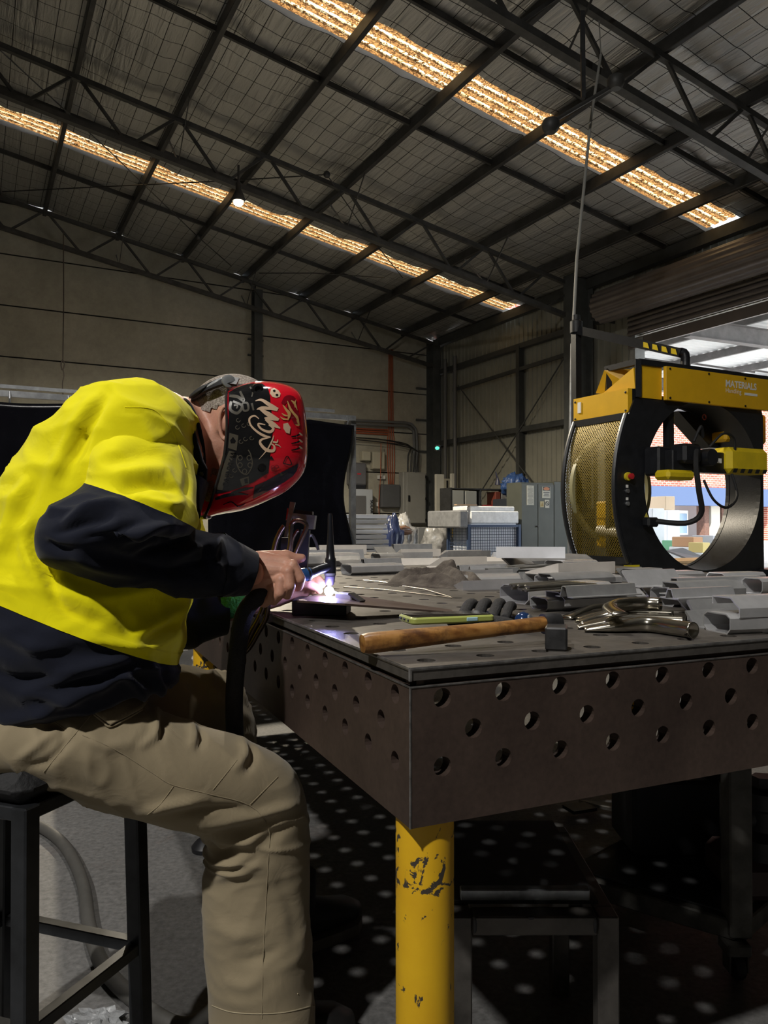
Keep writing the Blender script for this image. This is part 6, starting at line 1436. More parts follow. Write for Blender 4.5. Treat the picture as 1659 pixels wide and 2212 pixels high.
F_SLEEVE = folds([([(253, 1029), (300, 1020), (358, 1016)], 14, 13), ([(270, 1055), (330, 1048), (390, 1060)], 11, -12), ([(300, 1075), (350, 1090), (367, 1094), (395, 1085)], 10, 13), ([(240, 960), (300, 945), (360, 960)], 22, 12), ([(225, 1000), (290, 985), (350, 985)], 13, -10), ([(395, 960), (410, 1020), (405, 1080)], 10, -10),
    ([(139, 1130), (170, 1108), (203, 1094), (262, 1085)], 11, 13), ([(120, 1150), (180, 1130), (240, 1115)], 10, -12), ([(270, 1168), (315, 1148), (363, 1132)], 11, 14), ([(180, 1165), (236, 1155), (300, 1130)], 12, -10), ([(477, 1160), (458, 1200), (485, 1250)], 9, 12), ([(371, 1206), (420, 1184), (464, 1172)], 10, 12), ([(380, 1230), (430, 1215), (470, 1205)], 10, -10), ([(420, 1150), (445, 1190), (450, 1240)], 9, -10), ([(300, 1200), (350, 1180), (400, 1165)], 10, -12), ([(150, 1200), (220, 1225), (300, 1240)], 14, 12), ([(240, 1200), (320, 1225), (420, 1240)], 13, -9), ([(90, 1170), (120, 1190), (160, 1195)], 11, -12)])
F_LEG = folds([([(443, 1784), (520, 1768), (599, 1749), (642, 1738)], 11, 11), ([(455, 1806), (530, 1795), (590, 1775)], 10, -10), ([(451, 1826), (477, 1846), (506, 1838)], 7, -16), ([(455, 1862), (490, 1868), (540, 1850)], 10, 10), ([(470, 1812), (520, 1822), (560, 1808)], 9, 9), ([(304, 1757), (370, 1738), (443, 1726)], 10, 10), ([(345, 1768), (430, 1752), (520, 1745)], 8, -9), ([(338, 1530), (336, 1560), (334, 1589), (305, 1612)], 8, 9), ([(352, 1540), (352, 1575), (345, 1600)], 7, -8), ([(412, 1562), (420, 1585), (415, 1610)], 8, 9), ([(428, 1572), (436, 1595), (430, 1620)], 7, -8), ([(523, 1600), (530, 1628), (508, 1660)], 8, 10), ([(540, 1610), (548, 1640), (530, 1670)], 7, -8), ([(180, 1590), (230, 1612), (275, 1605)], 14, 8), ([(110, 1560), (140, 1580), (130, 1620)], 9, -8), ([(40, 1640), (80, 1610), (130, 1570)], 10, 8), ([(60, 1660), (110, 1640), (160, 1590)], 9, -7), ([(455, 1900), (520, 1885), (560, 1865)], 11, 8), ([(560, 1830), (600, 1800), (640, 1770)], 12, -6), ([(455, 2000), (510, 2020), (560, 2010)], 16, 6), ([(520, 2078), (560, 2070), (600, 2050)], 12, -6), ([(480, 2120), (530, 2130), (560, 2110)], 14, 6), ([(600, 1900), (630, 1960), (640, 2040)], 16, -5), ([(590, 2100), (640, 2070), (668, 2020)], 14, 5)])
# ---- shirt body
TORSO = [(-130, 1600, 325, 1462, 1.51, .150), (-120, 1520, 362, 1472, 1.51, .178), (-97, 1390, 380, 1478, 1.505, .198), (-72, 1250, 384, 1436, 1.51, .208), (-40, 1165, 400, 1330, 1.53, .205), (35, 1035, 418, 1215, 1.55, .205),
         (105, 945, 428, 1110, 1.57, .205), (180, 884, 430, 1040, 1.59, .205), (245, 854, 428, 992, 1.61, .185), (310, 848, 428, 965, 1.62, .145), (362, 858, 428, 950, 1.63, .10), (398, 880, 432, 952, 1.635, .075)]
def wr_torso(q, t, an):
    w = 0.016 * (ridge(q, (5, 5, 9), 3, 2.2) - 0.45) + 0.008 * (ridge(q, (11, 11, 17), 8, 2) - 0.45)
    low = max(0, 1 - abs(t - 2.2) / 2.5)
    w += low * 0.018 * (ridge(q, (4, 4, 14), 11, 2.5) - 0.4)
    return (w * 0.6 + F_TORSO(q)) * (0.35 if t > 9 else 1.0)
tg = cloth_loft(TORSO, 166, 160, wr_torso)
sh_y = MB(); grid_mb(sh_y, tg, 45, 165); 
shirt = sh_y.build('shirt', HIVIS, pr, 2)
sh_n = MB(); grid_mb(sh_n, tg, 0, 45, True); sh_n.build('shirt_navy_lower', NAVY, shirt, 2)
# stitched hem strip where the colours meet
mb = MB(); rows = tg[45:50]
mb.loft([[q + (q - tg[45][0].lerp(tg[45][80], 0.5)).normalized()*0.0016 for q in r_] for r_ in rows], True, False); mb.build('hem_band', HIVIS, shirt, 2)
# ---- right sleeve
SLV = [(240, 868, 415, 985, 1.52, .07), (206, 925, 424, 1040, 1.47, .085), (196, 985, 424, 1090, 1.42, .09), (190, 1050, 422, 1140, 1.385, .088), (125, 1090, 380, 1160, 1.35, .086), (80, 1148, 345, 1155, 1.335, .085), (98, 1205, 330, 1125, 1.34, .084), (175, 1243, 335, 1102, 1.37, .082),
       (290, 1276, 350, 1110, 1.43, .078), (395, 1290, 420, 1140, 1.49, .07), (480, 1288, 492, 1162, 1.545, .06), (528, 1283, 555, 1194, 1.58, .05)]
def wr_sl(q, t, an):
    el = max(0, 1 - abs(t - 5) / 3.0)
    w = 0.008 * (ridge(q, (10, 10, 12), 21, 2) - 0.45) + el * 0.014 * (ridge(q, (7, 7, 18), 5, 2.5) - 0.4) + 0.008 * max(0, 1 - abs(t - 8.5) / 2) * (ridge(q, (16, 10, 5), 17, 2.5) - 0.4)
    return (w * 0.6 + F_SLEEVE(q)) * (0.3 if t > 10.3 else 1) * min(1, t / 1.5)
sg2 = cloth_loft(SLV, 166, 128, wr_sl)
mb = MB(); grid_mb(mb, sg2, 0, 45); sl_y = mb.build('sleeve_upper', HIVIS, shirt, 2)
mb = MB(); grid_mb(mb, sg2, 45, 165); sl_n = mb.build('sleeve_lower', NAVY, shirt, 2)
# cuff
cf = []
for k, i in enumerate(range(148, 166)):
    c = sum(sg2[i], V((0, 0, 0))) / 128; cf.append([c + (q - c) * 1.05 for q in sg2[i]])
mb = MB(); mb.loft(cf + [[c + (q - c) * 0.9 for q in cf[-1]]], True, False); mb.build('cuff', NAVY, shirt, 2)
# ---- left sleeve
LSL = [(300, 905, 425, 1010, 1.72, .08), (310, 1010, 430, 1090, 1.75, .085), (330, 1150, 440, 1160, 1.77, .085), (335, 1290, 455, 1210, 1.77, .08), (370, 1395, 425, 1250, 1.76, .075), (440, 1388, 440, 1266, 1.75, .065), (488, 1368, 484, 1276, 1.74, .052)]
lg = cloth_loft(LSL, 61, 48, lambda q, t, a: 0.008 * (ridge(q, (12, 12, 9), 31, 2) - 0.45))
mb = MB(); grid_mb(mb, lg, 0, 26); mb.build('sleeve_upper', HIVIS, shirt, 2)
mb = MB(); grid_mb(mb, lg, 26, 60); mb.build('sleeve_lower', NAVY, shirt, 2)
# collar
COLL = [(390, 870, 424, 950, 1.635, .080), (400, 876, 430, 985, 1.64, .076), (408, 888, 434, 1015, 1.645, .066)]
cg_ = cloth_loft(COLL, 12, 48, lambda q, t, a: 0.003)
mb = MB(); mb.loft(cg_, True, False); o = mb.build('collar', NAVY, shirt, 2); md = o.modifiers.new('thick', 'SOLIDIFY'); md.thickness = 0.003
# collar flap at the throat
mb = MB(); mb.prism([P(412, 905, 1.555), P(424, 945, 1.553), P(438, 995, 1.555), P(447, 1012, 1.558), P(445, 1042, 1.56), P(424, 1046, 1.565), P(412, 985, 1.56)], V((0.0, 0.012, 0))); o = mb.build('collar_flap', NAVY, shirt, bevel=0.003)
mb = MB(); mb.lathe(P(434, 1025, 1.554), [(0, 0), (0.0055, 0), (0.005, 0.002), (0, 0.0025)], V((0, -1, 0)), 14); mb.build('button', mat('button_dark', (0.02, 0.02, 0.025), 0.3), shirt, True)
# placket below the throat
PLK = cloth_loft([(418, 1030, 448, 1040, 1.56, .05), (414, 1090, 432, 1120, 1.57, .06)], 8, 24, lambda q, t, a: 0.0)
mb = MB(); mb.loft(PLK, True, False); mb.build('placket', NAVY, shirt, 2)

# ---- trousers
RLEG = [(-60, 1500, -110, 1650, 1.42, .10), (40, 1490, -20, 1656, 1.42, .115), (150, 1500, 70, 1668, 1.43, .115), (255, 1500, 165, 1716, 1.45, .108), (345, 1540, 260, 1748, 1.47, .10), (450, 1580, 360, 1772, 1.50, .098), (545, 1612, 420, 1788, 1.535, .096),
        (620, 1655, 438, 1800, 1.565, .095), (660, 1718, 446, 1822, 1.58, .094), (668, 1790, 450, 1852, 1.59, .094), (668, 1880, 441, 1890, 1.60, .096), (669, 1980, 441, 1985, 1.60, .098), (674, 2090, 448, 2092, 1.60, .10), (682, 2200, 457, 2200, 1.60, .103), (688, 2262, 462, 2262, 1.60, .104)]
def wr_leg(q, t, an):
    kn = math.exp(-((t - 8.3) / 1.3) ** 2); hp = math.exp(-((t - 2.2) / 1.6) ** 2); back = max(0, -math.cos(an))
    w = 0.006 * (ridge(q, (8, 8, 8), 41, 2) - 0.45) + kn * (0.5 + back) * 0.017 * (ridge(q, (8, 8, 26), 13, 2.5) - 0.42) + hp * 0.012 * (ridge(q, (18, 14, 9), 3, 2.5) - 0.42)
    w += 0.006 * max(0, (t - 9) / 5) * (ridge(q, (9, 9, 15), 55, 2) - 0.45)
    return w * 0.6 + F_LEG(q)
rg = cloth_loft(RLEG, 211, 150, wr_leg)
mb = MB(); grid_mb(mb, rg, 0, 210, True); trs = mb.build('trousers', KHAKI, pr, 2)
LLEG = [(-40, 1460, -60, 1606, 1.62, .10), (60, 1458, 40, 1606, 1.62, .11), (190, 1450, 170, 1612, 1.65, .11), (300, 1445, 285, 1640, 1.69, .10), (400, 1440, 370, 1655, 1.735, .098), (476, 1455, 418, 1665, 1.77, .095), (524, 1490, 424, 1680, 1.79, .093), (548, 1560, 424, 1700, 1.81, .092), (562, 1650, 425, 1720, 1.84, .09), (590, 1780, 450, 1800, 1.90, .088), (630, 1900, 500, 1910, 1.97, .085), (668, 1990, 540, 2000, 2.02, .085)]
lg2 = cloth_loft(LLEG, 100, 64, lambda q, t, a: 0.008 * (ridge(q, (10, 10, 14), 77, 2) - 0.45) + 0.014 * math.exp(-((t - 5.5) / 1.5)**2) * (ridge(q, (16, 12, 12), 9, 2.5) - 0.4))
mb = MB(); grid_mb(mb, lg2, 0, 99, True); mb.build('trouser_leg', KHAKI, trs, 2)
# seat of the trousers joining both legs
ST = [(-150, 1520, -90, 1628, 1.52, .14), (-110, 1500, -20, 1632, 1.52, .17), (-40, 1490, 60, 1632, 1.52, .165), (40, 1485, 130, 1630, 1.53, .15), (110, 1490, 190, 1620, 1.54, .10)]
sgd = cloth_loft(ST, 40, 56, lambda q, t, a: 0.006 * (ridge(q, (10, 10, 10), 91, 2) - 0.45))
mb = MB(); grid_mb(mb, sgd, 0, 39, True, True); mb.build('trouser_seat', KHAKI, trs, 2)
def bvh_of(grids):
    vs, fs = [], []
    for g in grids:
        o = len(vs); n = len(g[0]); vs += [q for r in g for q in r]
        for i in range(len(g) - 1):
            for j in range(n): k = (j+1) % n; fs.append((o + i*n + j, o + i*n + k, o + (i+1)*n + k, o + (i+1)*n + j))
    return BVHTree.FromPolygons(vs, fs)
def hit(bvh, u, v, off, dflt=1.5):
    h = bvh.ray_cast(CAMP, ray(u, v).normalized())
    if h[0] is None: h = bvh.find_nearest(P(u, v, dflt))
    n = h[1]
    if n.dot(CAMP - h[0]) < 0: n = -n
    return h[0] + n * off
def dense(pts, step=6.0):
    out = []
    for (a, b), (c, d) in zip(pts, pts[1:]):
        k = max(1, int(math.hypot(c - a, d - b) / step)); out += [(a + (c-a)*i/k, b + (d-b)*i/k) for i in range(k)]
    return out + [pts[-1]]
def seam(bvh, pts, name, m_, parent, r=0.0009, off=0.0002):
    cc = [V(crom([(*p_, 0) for p_ in pts], (len(pts)-1)*i/40)) for i in range(41)]
    mb = MB(); mb.tube([hit(bvh, c.x, c.y, off) for c in cc], r, 6); return mb.build(name, m_, parent, True)
def decal(bvh, poly, off, m_, name, parent, step=7.0, dflt=1.55, lift=None):
    bm = bmesh.new(); f = bm.faces.new([bm.verts.new((x, y, 0)) for x, y in dense(poly + [poly[0]], step)[:-1]])
    bmesh.ops.triangulate(bm, faces=bm.faces)
    for _ in range(5):
        ed = [e for e in bm.edges if e.calc_length() > step * 1.6]
        if not ed: break
        bmesh.ops.subdivide_edges(bm, edges=ed, cuts=1); bmesh.ops.triangulate(bm, faces=bm.faces)
    mb = MB(); bm.verts.index_update(); mb.add([hit(bvh, v.co.x, v.co.y, off, dflt) for v in bm.verts], [tuple(v.index for v in f.verts) for f in bm.faces]); bm.free()
    return mb.build(name, m_, parent, 2, fixn=False)
lb = bvh_of([rg])
KDK = KHAKI; KLT = KHAKI
for pts in ([(178, 1588), (250, 1620), (330, 1670), (372, 1695), (450, 1715), (540, 1740), (580, 1790), (580, 1850), (574, 1960), (568, 2080), (566, 2200)], [(375, 1698), (345, 1738), (318, 1760)], [(512, 1642), (460, 1706)], [(600, 1678), (540, 1738)], [(205, 1535), (150, 1600), (95, 1668)], [(112, 1555), (140, 1575)]):
    seam(lb, pts, 'seam', KDK, trs)
fl = decal(lb, [(198, 1540), (262, 1512), (300, 1508), (318, 1518), (305, 1536), (236, 1570)], 0.004, KLT, 'pocket_flap', trs)
md = fl.modifiers.new('thick', 'SOLIDIFY'); md.thickness = 0.004; md.offset = -1
seam(lb, [(198, 1541), (218, 1558), (236, 1571), (270, 1556), (306, 1536)], 'seam', KDK, trs, 0.0018, 0.003)
seam(lb, [(458, 2172), (500, 2186), (560, 2190), (620, 2186), (684, 2170)], 'seam', mat('stitch_pale', (0.42, 0.36, 0.24), 0.9), trs, 0.0012)
tbv = bvh_of([tg]); 
YDK = HIVIS
sb = bvh_of([tg, sg2])
for pts in ([(270, 880), (330, 885), (365, 920), (385, 960), (402, 1010)],): seam(sb, pts, 'seam', YDK, shirt, 0.001)
# boots
BOOT = mat('boot_black', (0.012, 0.011, 0.011), 0.5, 0, 0.3, 12); SOLE = mat('boot_sole', (0.16, 0.15, 0.13), 0.8)
def boot(ank, d):
    d = V(d).normalized(); s = d.cross(EZ)
    bt = MB(); pts = [ank - d*0.08 , ank - d*0.03, ank + d*0.04, ank + d*0.11, ank + d*0.17, ank + d*0.205]
    rings = []
    for p_, w, h in zip(pts, (.028, .038, .042, .048, .046, .02), (.075, .105, .10, .075, .06, .04)):
        rings.append([V((p_.x, p_.y, 0.025)) + s*(w*math.copysign(abs(math.cos(6.28318*j/24))**.8, math.cos(6.28318*j/24))) + EZ*(h*0.5 + h*0.5*math.sin(6.28318*j/24)) for j in range(24)])
    bt.loft(rings); o = bt.build('boot', BOOT, pr, 2)
    bt = MB(); bt.tube([V((ank.x, ank.y, 0.06)), V((ank.x, ank.y, 0.2))], [0.05, 0.052], 20); bt.build('boot_shaft', BOOT, o, True)
    ring = [V((p_.x, p_.y, 0)) + s*w for p_, w in zip(pts, (.03, .042, .044, .052, .05, .022))] + [V((p_.x, p_.y, 0)) - s*w for p_, w in reversed(list(zip(pts, (.03, .042, .044, .052, .05, .022))))]
    bt = MB(); bt.prism(ring, EZ*0.028); bt.build('sole', SOLE, o)
boot(P(560, 2300, 1.6), FWD); q = P(640, 2030, 2.04); boot(V((q.x, q.y, 0.1)), FWD + LEFT*0.3)

# ---- body: head, neck, hands and what the clothes hide, one skin
def union(mb, voxel, smooth=6):
    o = mb.build('tmp_union', SKIN); 
    md = o.modifiers.new('r', 'REMESH'); md.mode = 'VOXEL'; md.voxel_size = voxel
    md2 = o.modifiers.new('s', 'SMOOTH'); md2.iterations = smooth; md2.factor = 0.5
    dg = bpy.context.evaluated_depsgraph_get(); me = bpy.data.meshes.new_from_object(o.evaluated_get(dg))
    mw = Matrix.Translation(o.location); out = MB(); out.add([mw @ v.co for v in me.vertices], [tuple(p.vertices) for p in me.polygons])
    bpy.data.objects.remove(o); bpy.data.meshes.remove(me); return out
def caps(mb, a, b, ra, rb, n=14):
    a, b = V(a), V(b); d = (b - a); ln = d.length; d = d / ln
    pts, rs = [], []
    for k in range(6): t = math.pi/2 * k/5; pts.append(a - d*ra*math.cos(t)); rs.append(max(ra*math.sin(t), 1e-4))
    for k in range(6): t = math.pi/2 * k/5; pts.append(b + d*rb*math.sin(t)); rs.append(max(rb*math.cos(t), 1e-4))
    mb.tube(pts, rs, n)
HD = 1.665
hp_ = lambda u, v, dd=0.0: P(u, v, HD) + RGT * dd
ux = (P(600, 1000, HD) - P(500, 960, HD)).normalized(); uz = ux.cross(V((0, 1, 0))).normalized(); uz = uz if uz.z > 0 else -uz
hax = (ux, RGT, uz)
body = MB()
body.ell(hp_(505, 905), (0.098, 0.074, 0.092), hax, 28, 18)          # cranium
body.ell(hp_(505, 965), (0.075, 0.066, 0.09), hax, 24, 14)           # face
body.ell(hp_(478, 1025), (0.052, 0.052, 0.055), hax, 20, 12)         # jaw
body.ell(hp_(560, 985), (0.022, 0.014, 0.024), hax)                  # nose
body.ell(hp_(563, 955, 0.02), (0.02, 0.045, 0.012), hax)             # brow
for sgn in (-1, 1):
    body.ell(hp_(545, 965, 0.03 * sgn), (0.012, 0.012, 0.010), hax)  # eyes
    body.ell(hp_(540, 1000, 0.025 * sgn), (0.03, 0.025, 0.025), hax) # cheeks
body.ell(hp_(535, 1030), (0.012, 0.024, 0.009), hax)                 # mouth
caps(body, hp_(470, 960), hp_(385, 930), 0.062, 0.068)               # neck
caps(body, hp_(440, 905), hp_(390, 905), 0.045, 0.05)
caps(body, P(330, 960, 1.62), P(160, 1400, 1.52), 0.12, 0.13)        # trunk under the shirt
caps(body, P(160, 1400, 1.52), P(40, 1520, 1.50), 0.13, 0.10)
caps(body, P(330, 960, 1.55), P(170, 1150, 1.38), 0.05, 0.045); caps(body, P(170, 1150, 1.38), P(540, 1238, 1.58), 0.045, 0.03)
caps(body, P(360, 970, 1.73), P(390, 1320, 1.77), 0.05, 0.045); caps(body, P(390, 1320, 1.77), P(520, 1310, 1.73), 0.04, 0.03)
caps(body, P(40, 1570, 1.43), P(560, 1710, 1.56), 0.07, 0.055); caps(body, P(560, 1710, 1.56), P(570, 2250, 1.6), 0.055, 0.04)
caps(body, P(60, 1535, 1.6), P(490, 1570, 1.8), 0.07, 0.055); caps(body, P(490, 1570, 1.8), P(600, 1960, 2.0), 0.055, 0.04)
# ear
for sgn in (1, -1):
    e = hp_(484 - (14 if sgn > 0 else 0), 912, 0.070 * sgn)
    body.ell(e, (0.020, 0.008, 0.034), hax, 18, 10)
bod = union(body, 0.006, 5)
ear = MB()
e = P(484, 912, HD - 0.073)
ring = [(493, 880), (484, 879), (477, 890), (474, 905), (475, 925), (479, 941), (485, 949), (491, 944)]
cu = curve([P(u, v, HD - 0.078) for u, v in ring], 28); ear.tube(cu, [0.0045]*24 + [0.005, 0.0055, 0.005, 0.004], 8)
ear.ell(P(486, 912, HD - 0.072), (0.010, 0.006, 0.028), hax, 16, 10)
ears = union(ear, 0.0016, 3)
# right hand gripping the torch
hc_ = lambda x, y, d: P(520 + x / 6.38, 1080 + y / 6.38, d)
hand = MB()
caps(hand, hc_(60, 960, 1.60), hc_(250, 990, 1.615), 0.030, 0.031)          # wrist
# palm: broad slab of overlapping capsules
for (x0, y0, x1, y1, d0, d1, r0, r1) in ((250, 860, 620, 880, 1.615, 1.612, .025, .0165), (230, 950, 590, 970, 1.608, 1.602, .026, .0165), (200, 1060, 510, 1075, 1.612, 1.602, .0245, .0155), (180, 1150, 410, 1190, 1.62, 1.610, .021, .0145), (300, 830, 520, 805, 1.628, 1.632, .021, .018)):
    caps(hand, hc_(x0, y0, d0), hc_(x1, y1, d1), r0, r1)
FNG = [  # hand back, knuckle, mid joint, end joint, tip  (crop position, distance), radii
    ([(560, 870, 1.612), (712, 905, 1.600), (815, 1085, 1.600), (790, 1190, 1.616), (715, 1195, 1.634)], (.0120, .0128, .0122, .0112, .0098)),
    ([(520, 960, 1.604), (655, 990, 1.590), (675, 1185, 1.584), (640, 1300, 1.600), (580, 1290, 1.622)], (.0120, .0130, .0124, .0114, .0100)),
    ([(450, 1065, 1.604), (562, 1105, 1.588), (540, 1280, 1.584), (460, 1385, 1.600), (400, 1365, 1.622)], (.0118, .0126, .0120, .0110, .0097)),
    ([(370, 1170, 1.610), (458, 1218, 1.596), (420, 1350, 1.596), (325, 1425, 1.612), (275, 1395, 1.632)], (.0110, .0114, .0106, .0098, .0088))]
for pts, rs in FNG:
    for k in range(4): caps(hand, hc_(*pts[k]), hc_(*pts[k+1]), rs[k], rs[k+1])
    hand.ell(hc_(*pts[1]), (rs[1]*1.06,)*3, None, 14, 8)
th = [(430, 850, 1.625), (620, 790, 1.635), (740, 815, 1.64), (838, 800, 1.645)]
for k in range(3): caps(hand, hc_(*th[k]), hc_(*th[k+1]), (.021, .0165, .0128, .0105)[k], (.021, .0165, .0128, .0095)[k+1])
hnd = union(hand, 0.0017, 3)
# left hand steadying the rod
lh = MB()
caps(lh, P(520, 1303, 1.735), P(600, 1282, 1.76), 0.033, 0.030); caps(lh, P(600, 1282, 1.76), P(640, 1273, 1.76), 0.030, 0.024)
LF = [[(630, 1262, 1.755), (668, 1250, 1.75), (688, 1252, 1.735), (697, 1262, 1.722)], [(632, 1272, 1.742), (668, 1262, 1.735), (684, 1268, 1.722), (690, 1276, 1.712)], [(630, 1276, 1.755), (658, 1272, 1.757), (673, 1275, 1.752), (678, 1279, 1.748)], [(622, 1284, 1.755), (643, 1281, 1.757), (655, 1282, 1.754), (660, 1285, 1.75)]]
for pts in LF:
    for k in range(3): caps(lh, P(*pts[k]), P(*pts[k+1]), (.0125, .0118, .0105, .0095)[k], (.0118, .0105, .0095, .0085)[k+1])
lt = [(600, 1262, 1.73), (640, 1256, 1.715), (668, 1262, 1.708), (686, 1270, 1.705)]
for k in range(3): caps(lh, P(*lt[k]), P(*lt[k+1]), (.016, .0135, .0115, .010)[k], (.0135, .0115, .010, .009)[k+1])
lhn = union(lh, 0.0024, 4)
full = MB()
for x in (bod, ears, hnd, lhn): full.add(x.v, x.f)
full.build('body', SKIN, pr, 2, fixn=False)
# finger nail of the thumb
# knitted green glove cuff on the left wrist
CUF = cloth_loft([(470, 1345, 470, 1278, 1.735, .04), (495, 1338, 492, 1276, 1.735, .042), (524, 1334, 522, 1277, 1.738, .042)], 16, 40, lambda q, t, a: 0.0012 * math.sin(a * 20))
mb = MB(); mb.loft(CUF, True, False); mb.build('glove_cuff', mat('cuff_green', (0.05, 0.30, 0.05), 0.9, 0, 0.25, 60, 0.5, 200), pr, 2)
# hair: short grey shell over the back of the head, and a grey beard
m, N, L, bs = mat_nodes('grey_hair'); tc = N.new('ShaderNodeTexCoord')
a = rampn(nz(260, 3).outputs['Fac'], [(0.35, (0.16, 0.125, 0.10)), (0.65, (0.42, 0.37, 0.32))]); L.new(a.outputs['Color'], bs.inputs['Base Color']); bs.inputs['Roughness'].default_value = 0.8
bp = N.new('ShaderNodeBump'); bp.inputs['Strength'].default_value = 0.8; bp.inputs['Distance'].default_value = 0.004; L.new(nz(320, 2).outputs['Fac'], bp.inputs['Height']); L.new(bp.outputs['Normal'], bs.inputs['Normal'])
HAIR = m
hs_ = MB(); hs_.ell(hp_(504, 903), (0.1005, 0.0765, 0.0945), hax, 48, 32)
lim = lambda q: proj(q)
keep = MB(); keep.v = hs_.v
for f in hs_.f:
    c = sum((hs_.v[i] for i in f), V((0, 0, 0))) / len(f); u, v = proj(c)
    if v < 893 - (u - 405) * 0.22 + 5 * noise.noise(c * 60): keep.f.append(f); keep.mi.append(0)
keep.build('hair', HAIR, pr, 2)
bd = MB(); bd.ell(hp_(466, 1050), (0.038, 0.045, 0.036), hax, 28, 16); bd.ell(hp_(476, 1030), (0.045, 0.054, 0.03), hax, 28, 16)
for v in bd.v: v += (v - hp_(470, 1040)).normalized() * 0.006 * noise.noise(v * 160)
bd.build('beard', HAIR, pr, 2)

# ---- welding helmet
hel = bpy.data.objects.new('welding_helmet', None); COL.objects.link(hel); hel.parent = pr; WORLD[hel.name] = WORLD[pr.name].copy(); hel['label'] = 'red and black printed welding helmet'
FR = [(520, 829), (572, 829), (615, 838), (640, 856), (650, 890), (655, 930), (656, 965), (654, 1000), (644, 1030), (612, 1062), (565, 1086), (520, 1103), (475, 1111), (446, 1117)]
BK = [(494, 838), (490, 850), (489, 866), (489, 888), (490, 912), (489, 938), (487, 962), (484, 985), (478, 1008), (471, 1034), (463, 1060), (456, 1083), (449, 1102), (442, 1116)]
HW = [.055, .088, .105, .114, .118, .119, .119, .118, .114, .108, .100, .090, .078, .065]
def sag(u, v):                       # measured point on the head's middle plane
    r = ray(u, v); o_ = hp_(500, 950); return CAMP + r * ((o_ - CAMP).dot(RGT) / r.dot(RGT))
nf = 80; nphi = 97; grid_h = []
frp = [tuple(P(u, v, HD + 0.02)) for u, v in FR]; bkp = [tuple(P(u, v, HD - h * 0.915) - RGT * h) for (u, v), h in zip(BK, HW)]; hw = [(h,) for h in HW]
for i in range(nf):
    t = (len(FR) - 1) * i / (nf - 1); f_ = V(crom(frp, t)); b_ = V(crom(bkp, t)); h = crom(hw, t)[0]; row = []
    for j in range(nphi):
        ph = math.pi * (j / (nphi - 1) - 0.5); c_, s_ = math.cos(ph), math.sin(ph)
        row.append(b_ + (f_ - b_) * abs(c_) ** 0.62 + RGT * (h * math.copysign(abs(s_) ** 0.8, s_)))
    grid_h.append(row)
hm_ = MB(); hm_.loft(grid_h, False, False)
# crown cap closing the top
top_c = sum(grid_h[0], V((0, 0, 0))) / nphi
hm_.add(grid_h[0], [tuple(range(nphi))])
HRED = mat('helmet_red', (0.66, 0.008, 0.022), 0.12, 0, 0.06, 20, coat=0.6); HBLK = mat('helmet_black', (0.010, 0.010, 0.011), 0.10, 0, 0.2, 30, coat=0.6)
sho = hm_.build('shell', HRED, hel, True); md = sho.modifiers.new('thick', 'SOLIDIFY'); md.thickness = 0.004; md.offset = -1
hbv = BVHTree.FromPolygons(hm_.v, [tuple(f) for f in hm_.f])
D2 = lambda x, y: (380 + x / 5.184, 800 + y / 5.184)
def hdec(poly, off, m_, name, crop=True, step=5.0):
    pl = [D2(*p_) for p_ in poly] if crop else poly
    return decal(hbv, pl, off, m_, name, hel, step, HD - 0.11)
def outline(pts, w):                 # open stroke -> polygon; w list of half widths in crop pixels
    n = 24; cc = [V(crom([(*p_, 0) for p_ in pts], (len(pts)-1)*i/(n-1))) for i in range(n)]; L_, R_ = [], []
    for i, c in enumerate(cc):
        t = (cc[min(i+1, n-1)] - cc[max(i-1, 0)]).normalized(); nn = V((-t.y, t.x, 0)); ww = crom([(x,) for x in w], (len(w)-1)*i/(n-1))[0]
        L_.append((c.x + nn.x*ww, c.y + nn.y*ww)); R_.append((c.x - nn.x*ww, c.y - nn.y*ww))
    return L_, R_
def stroke(pts, w, off, m_, name):
    L_, R_ = outline(pts, w); mb = MB(); vs = [hit(hbv, *D2(*p_), off, HD - .11) for p_ in L_] + [hit(hbv, *D2(*p_), off, HD - .11) for p_ in R_]; n = len(L_)
    mb.add(vs, [(i, i+1, n+i+1, n+i) for i in range(n-1)]); return mb.build(name, m_, hel, 2, fixn=False)
hdec([(590, 250), (700, 185), (820, 150), (965, 150), (1030, 200), (1055, 290), (1060, 420), (1090, 560), (1095, 660), (1080, 720), (1020, 850), (1000, 960), (1010, 1080), (1035, 1150), (960, 1190), (870, 1250), (700, 1320), (520, 1370), (440, 1385), (480, 1230), (530, 1080), (560, 920), (580, 760), (590, 600), (588, 420)], 0.0006, HBLK, 'black_side_panel')
CRM = mat('decal_cream', (0.62, 0.44, 0.30), 0.35, coat=0.4); GRG = mat('decal_grey', (0.075, 0.066, 0.05), 0.3, coat=0.4); DRD = mat('decal_dark_red', (0.22, 0.006, 0.014), 0.2, coat=0.4); GLD = mat('decal_gold', (0.60, 0.36, 0.13), 0.35, coat=0.4)
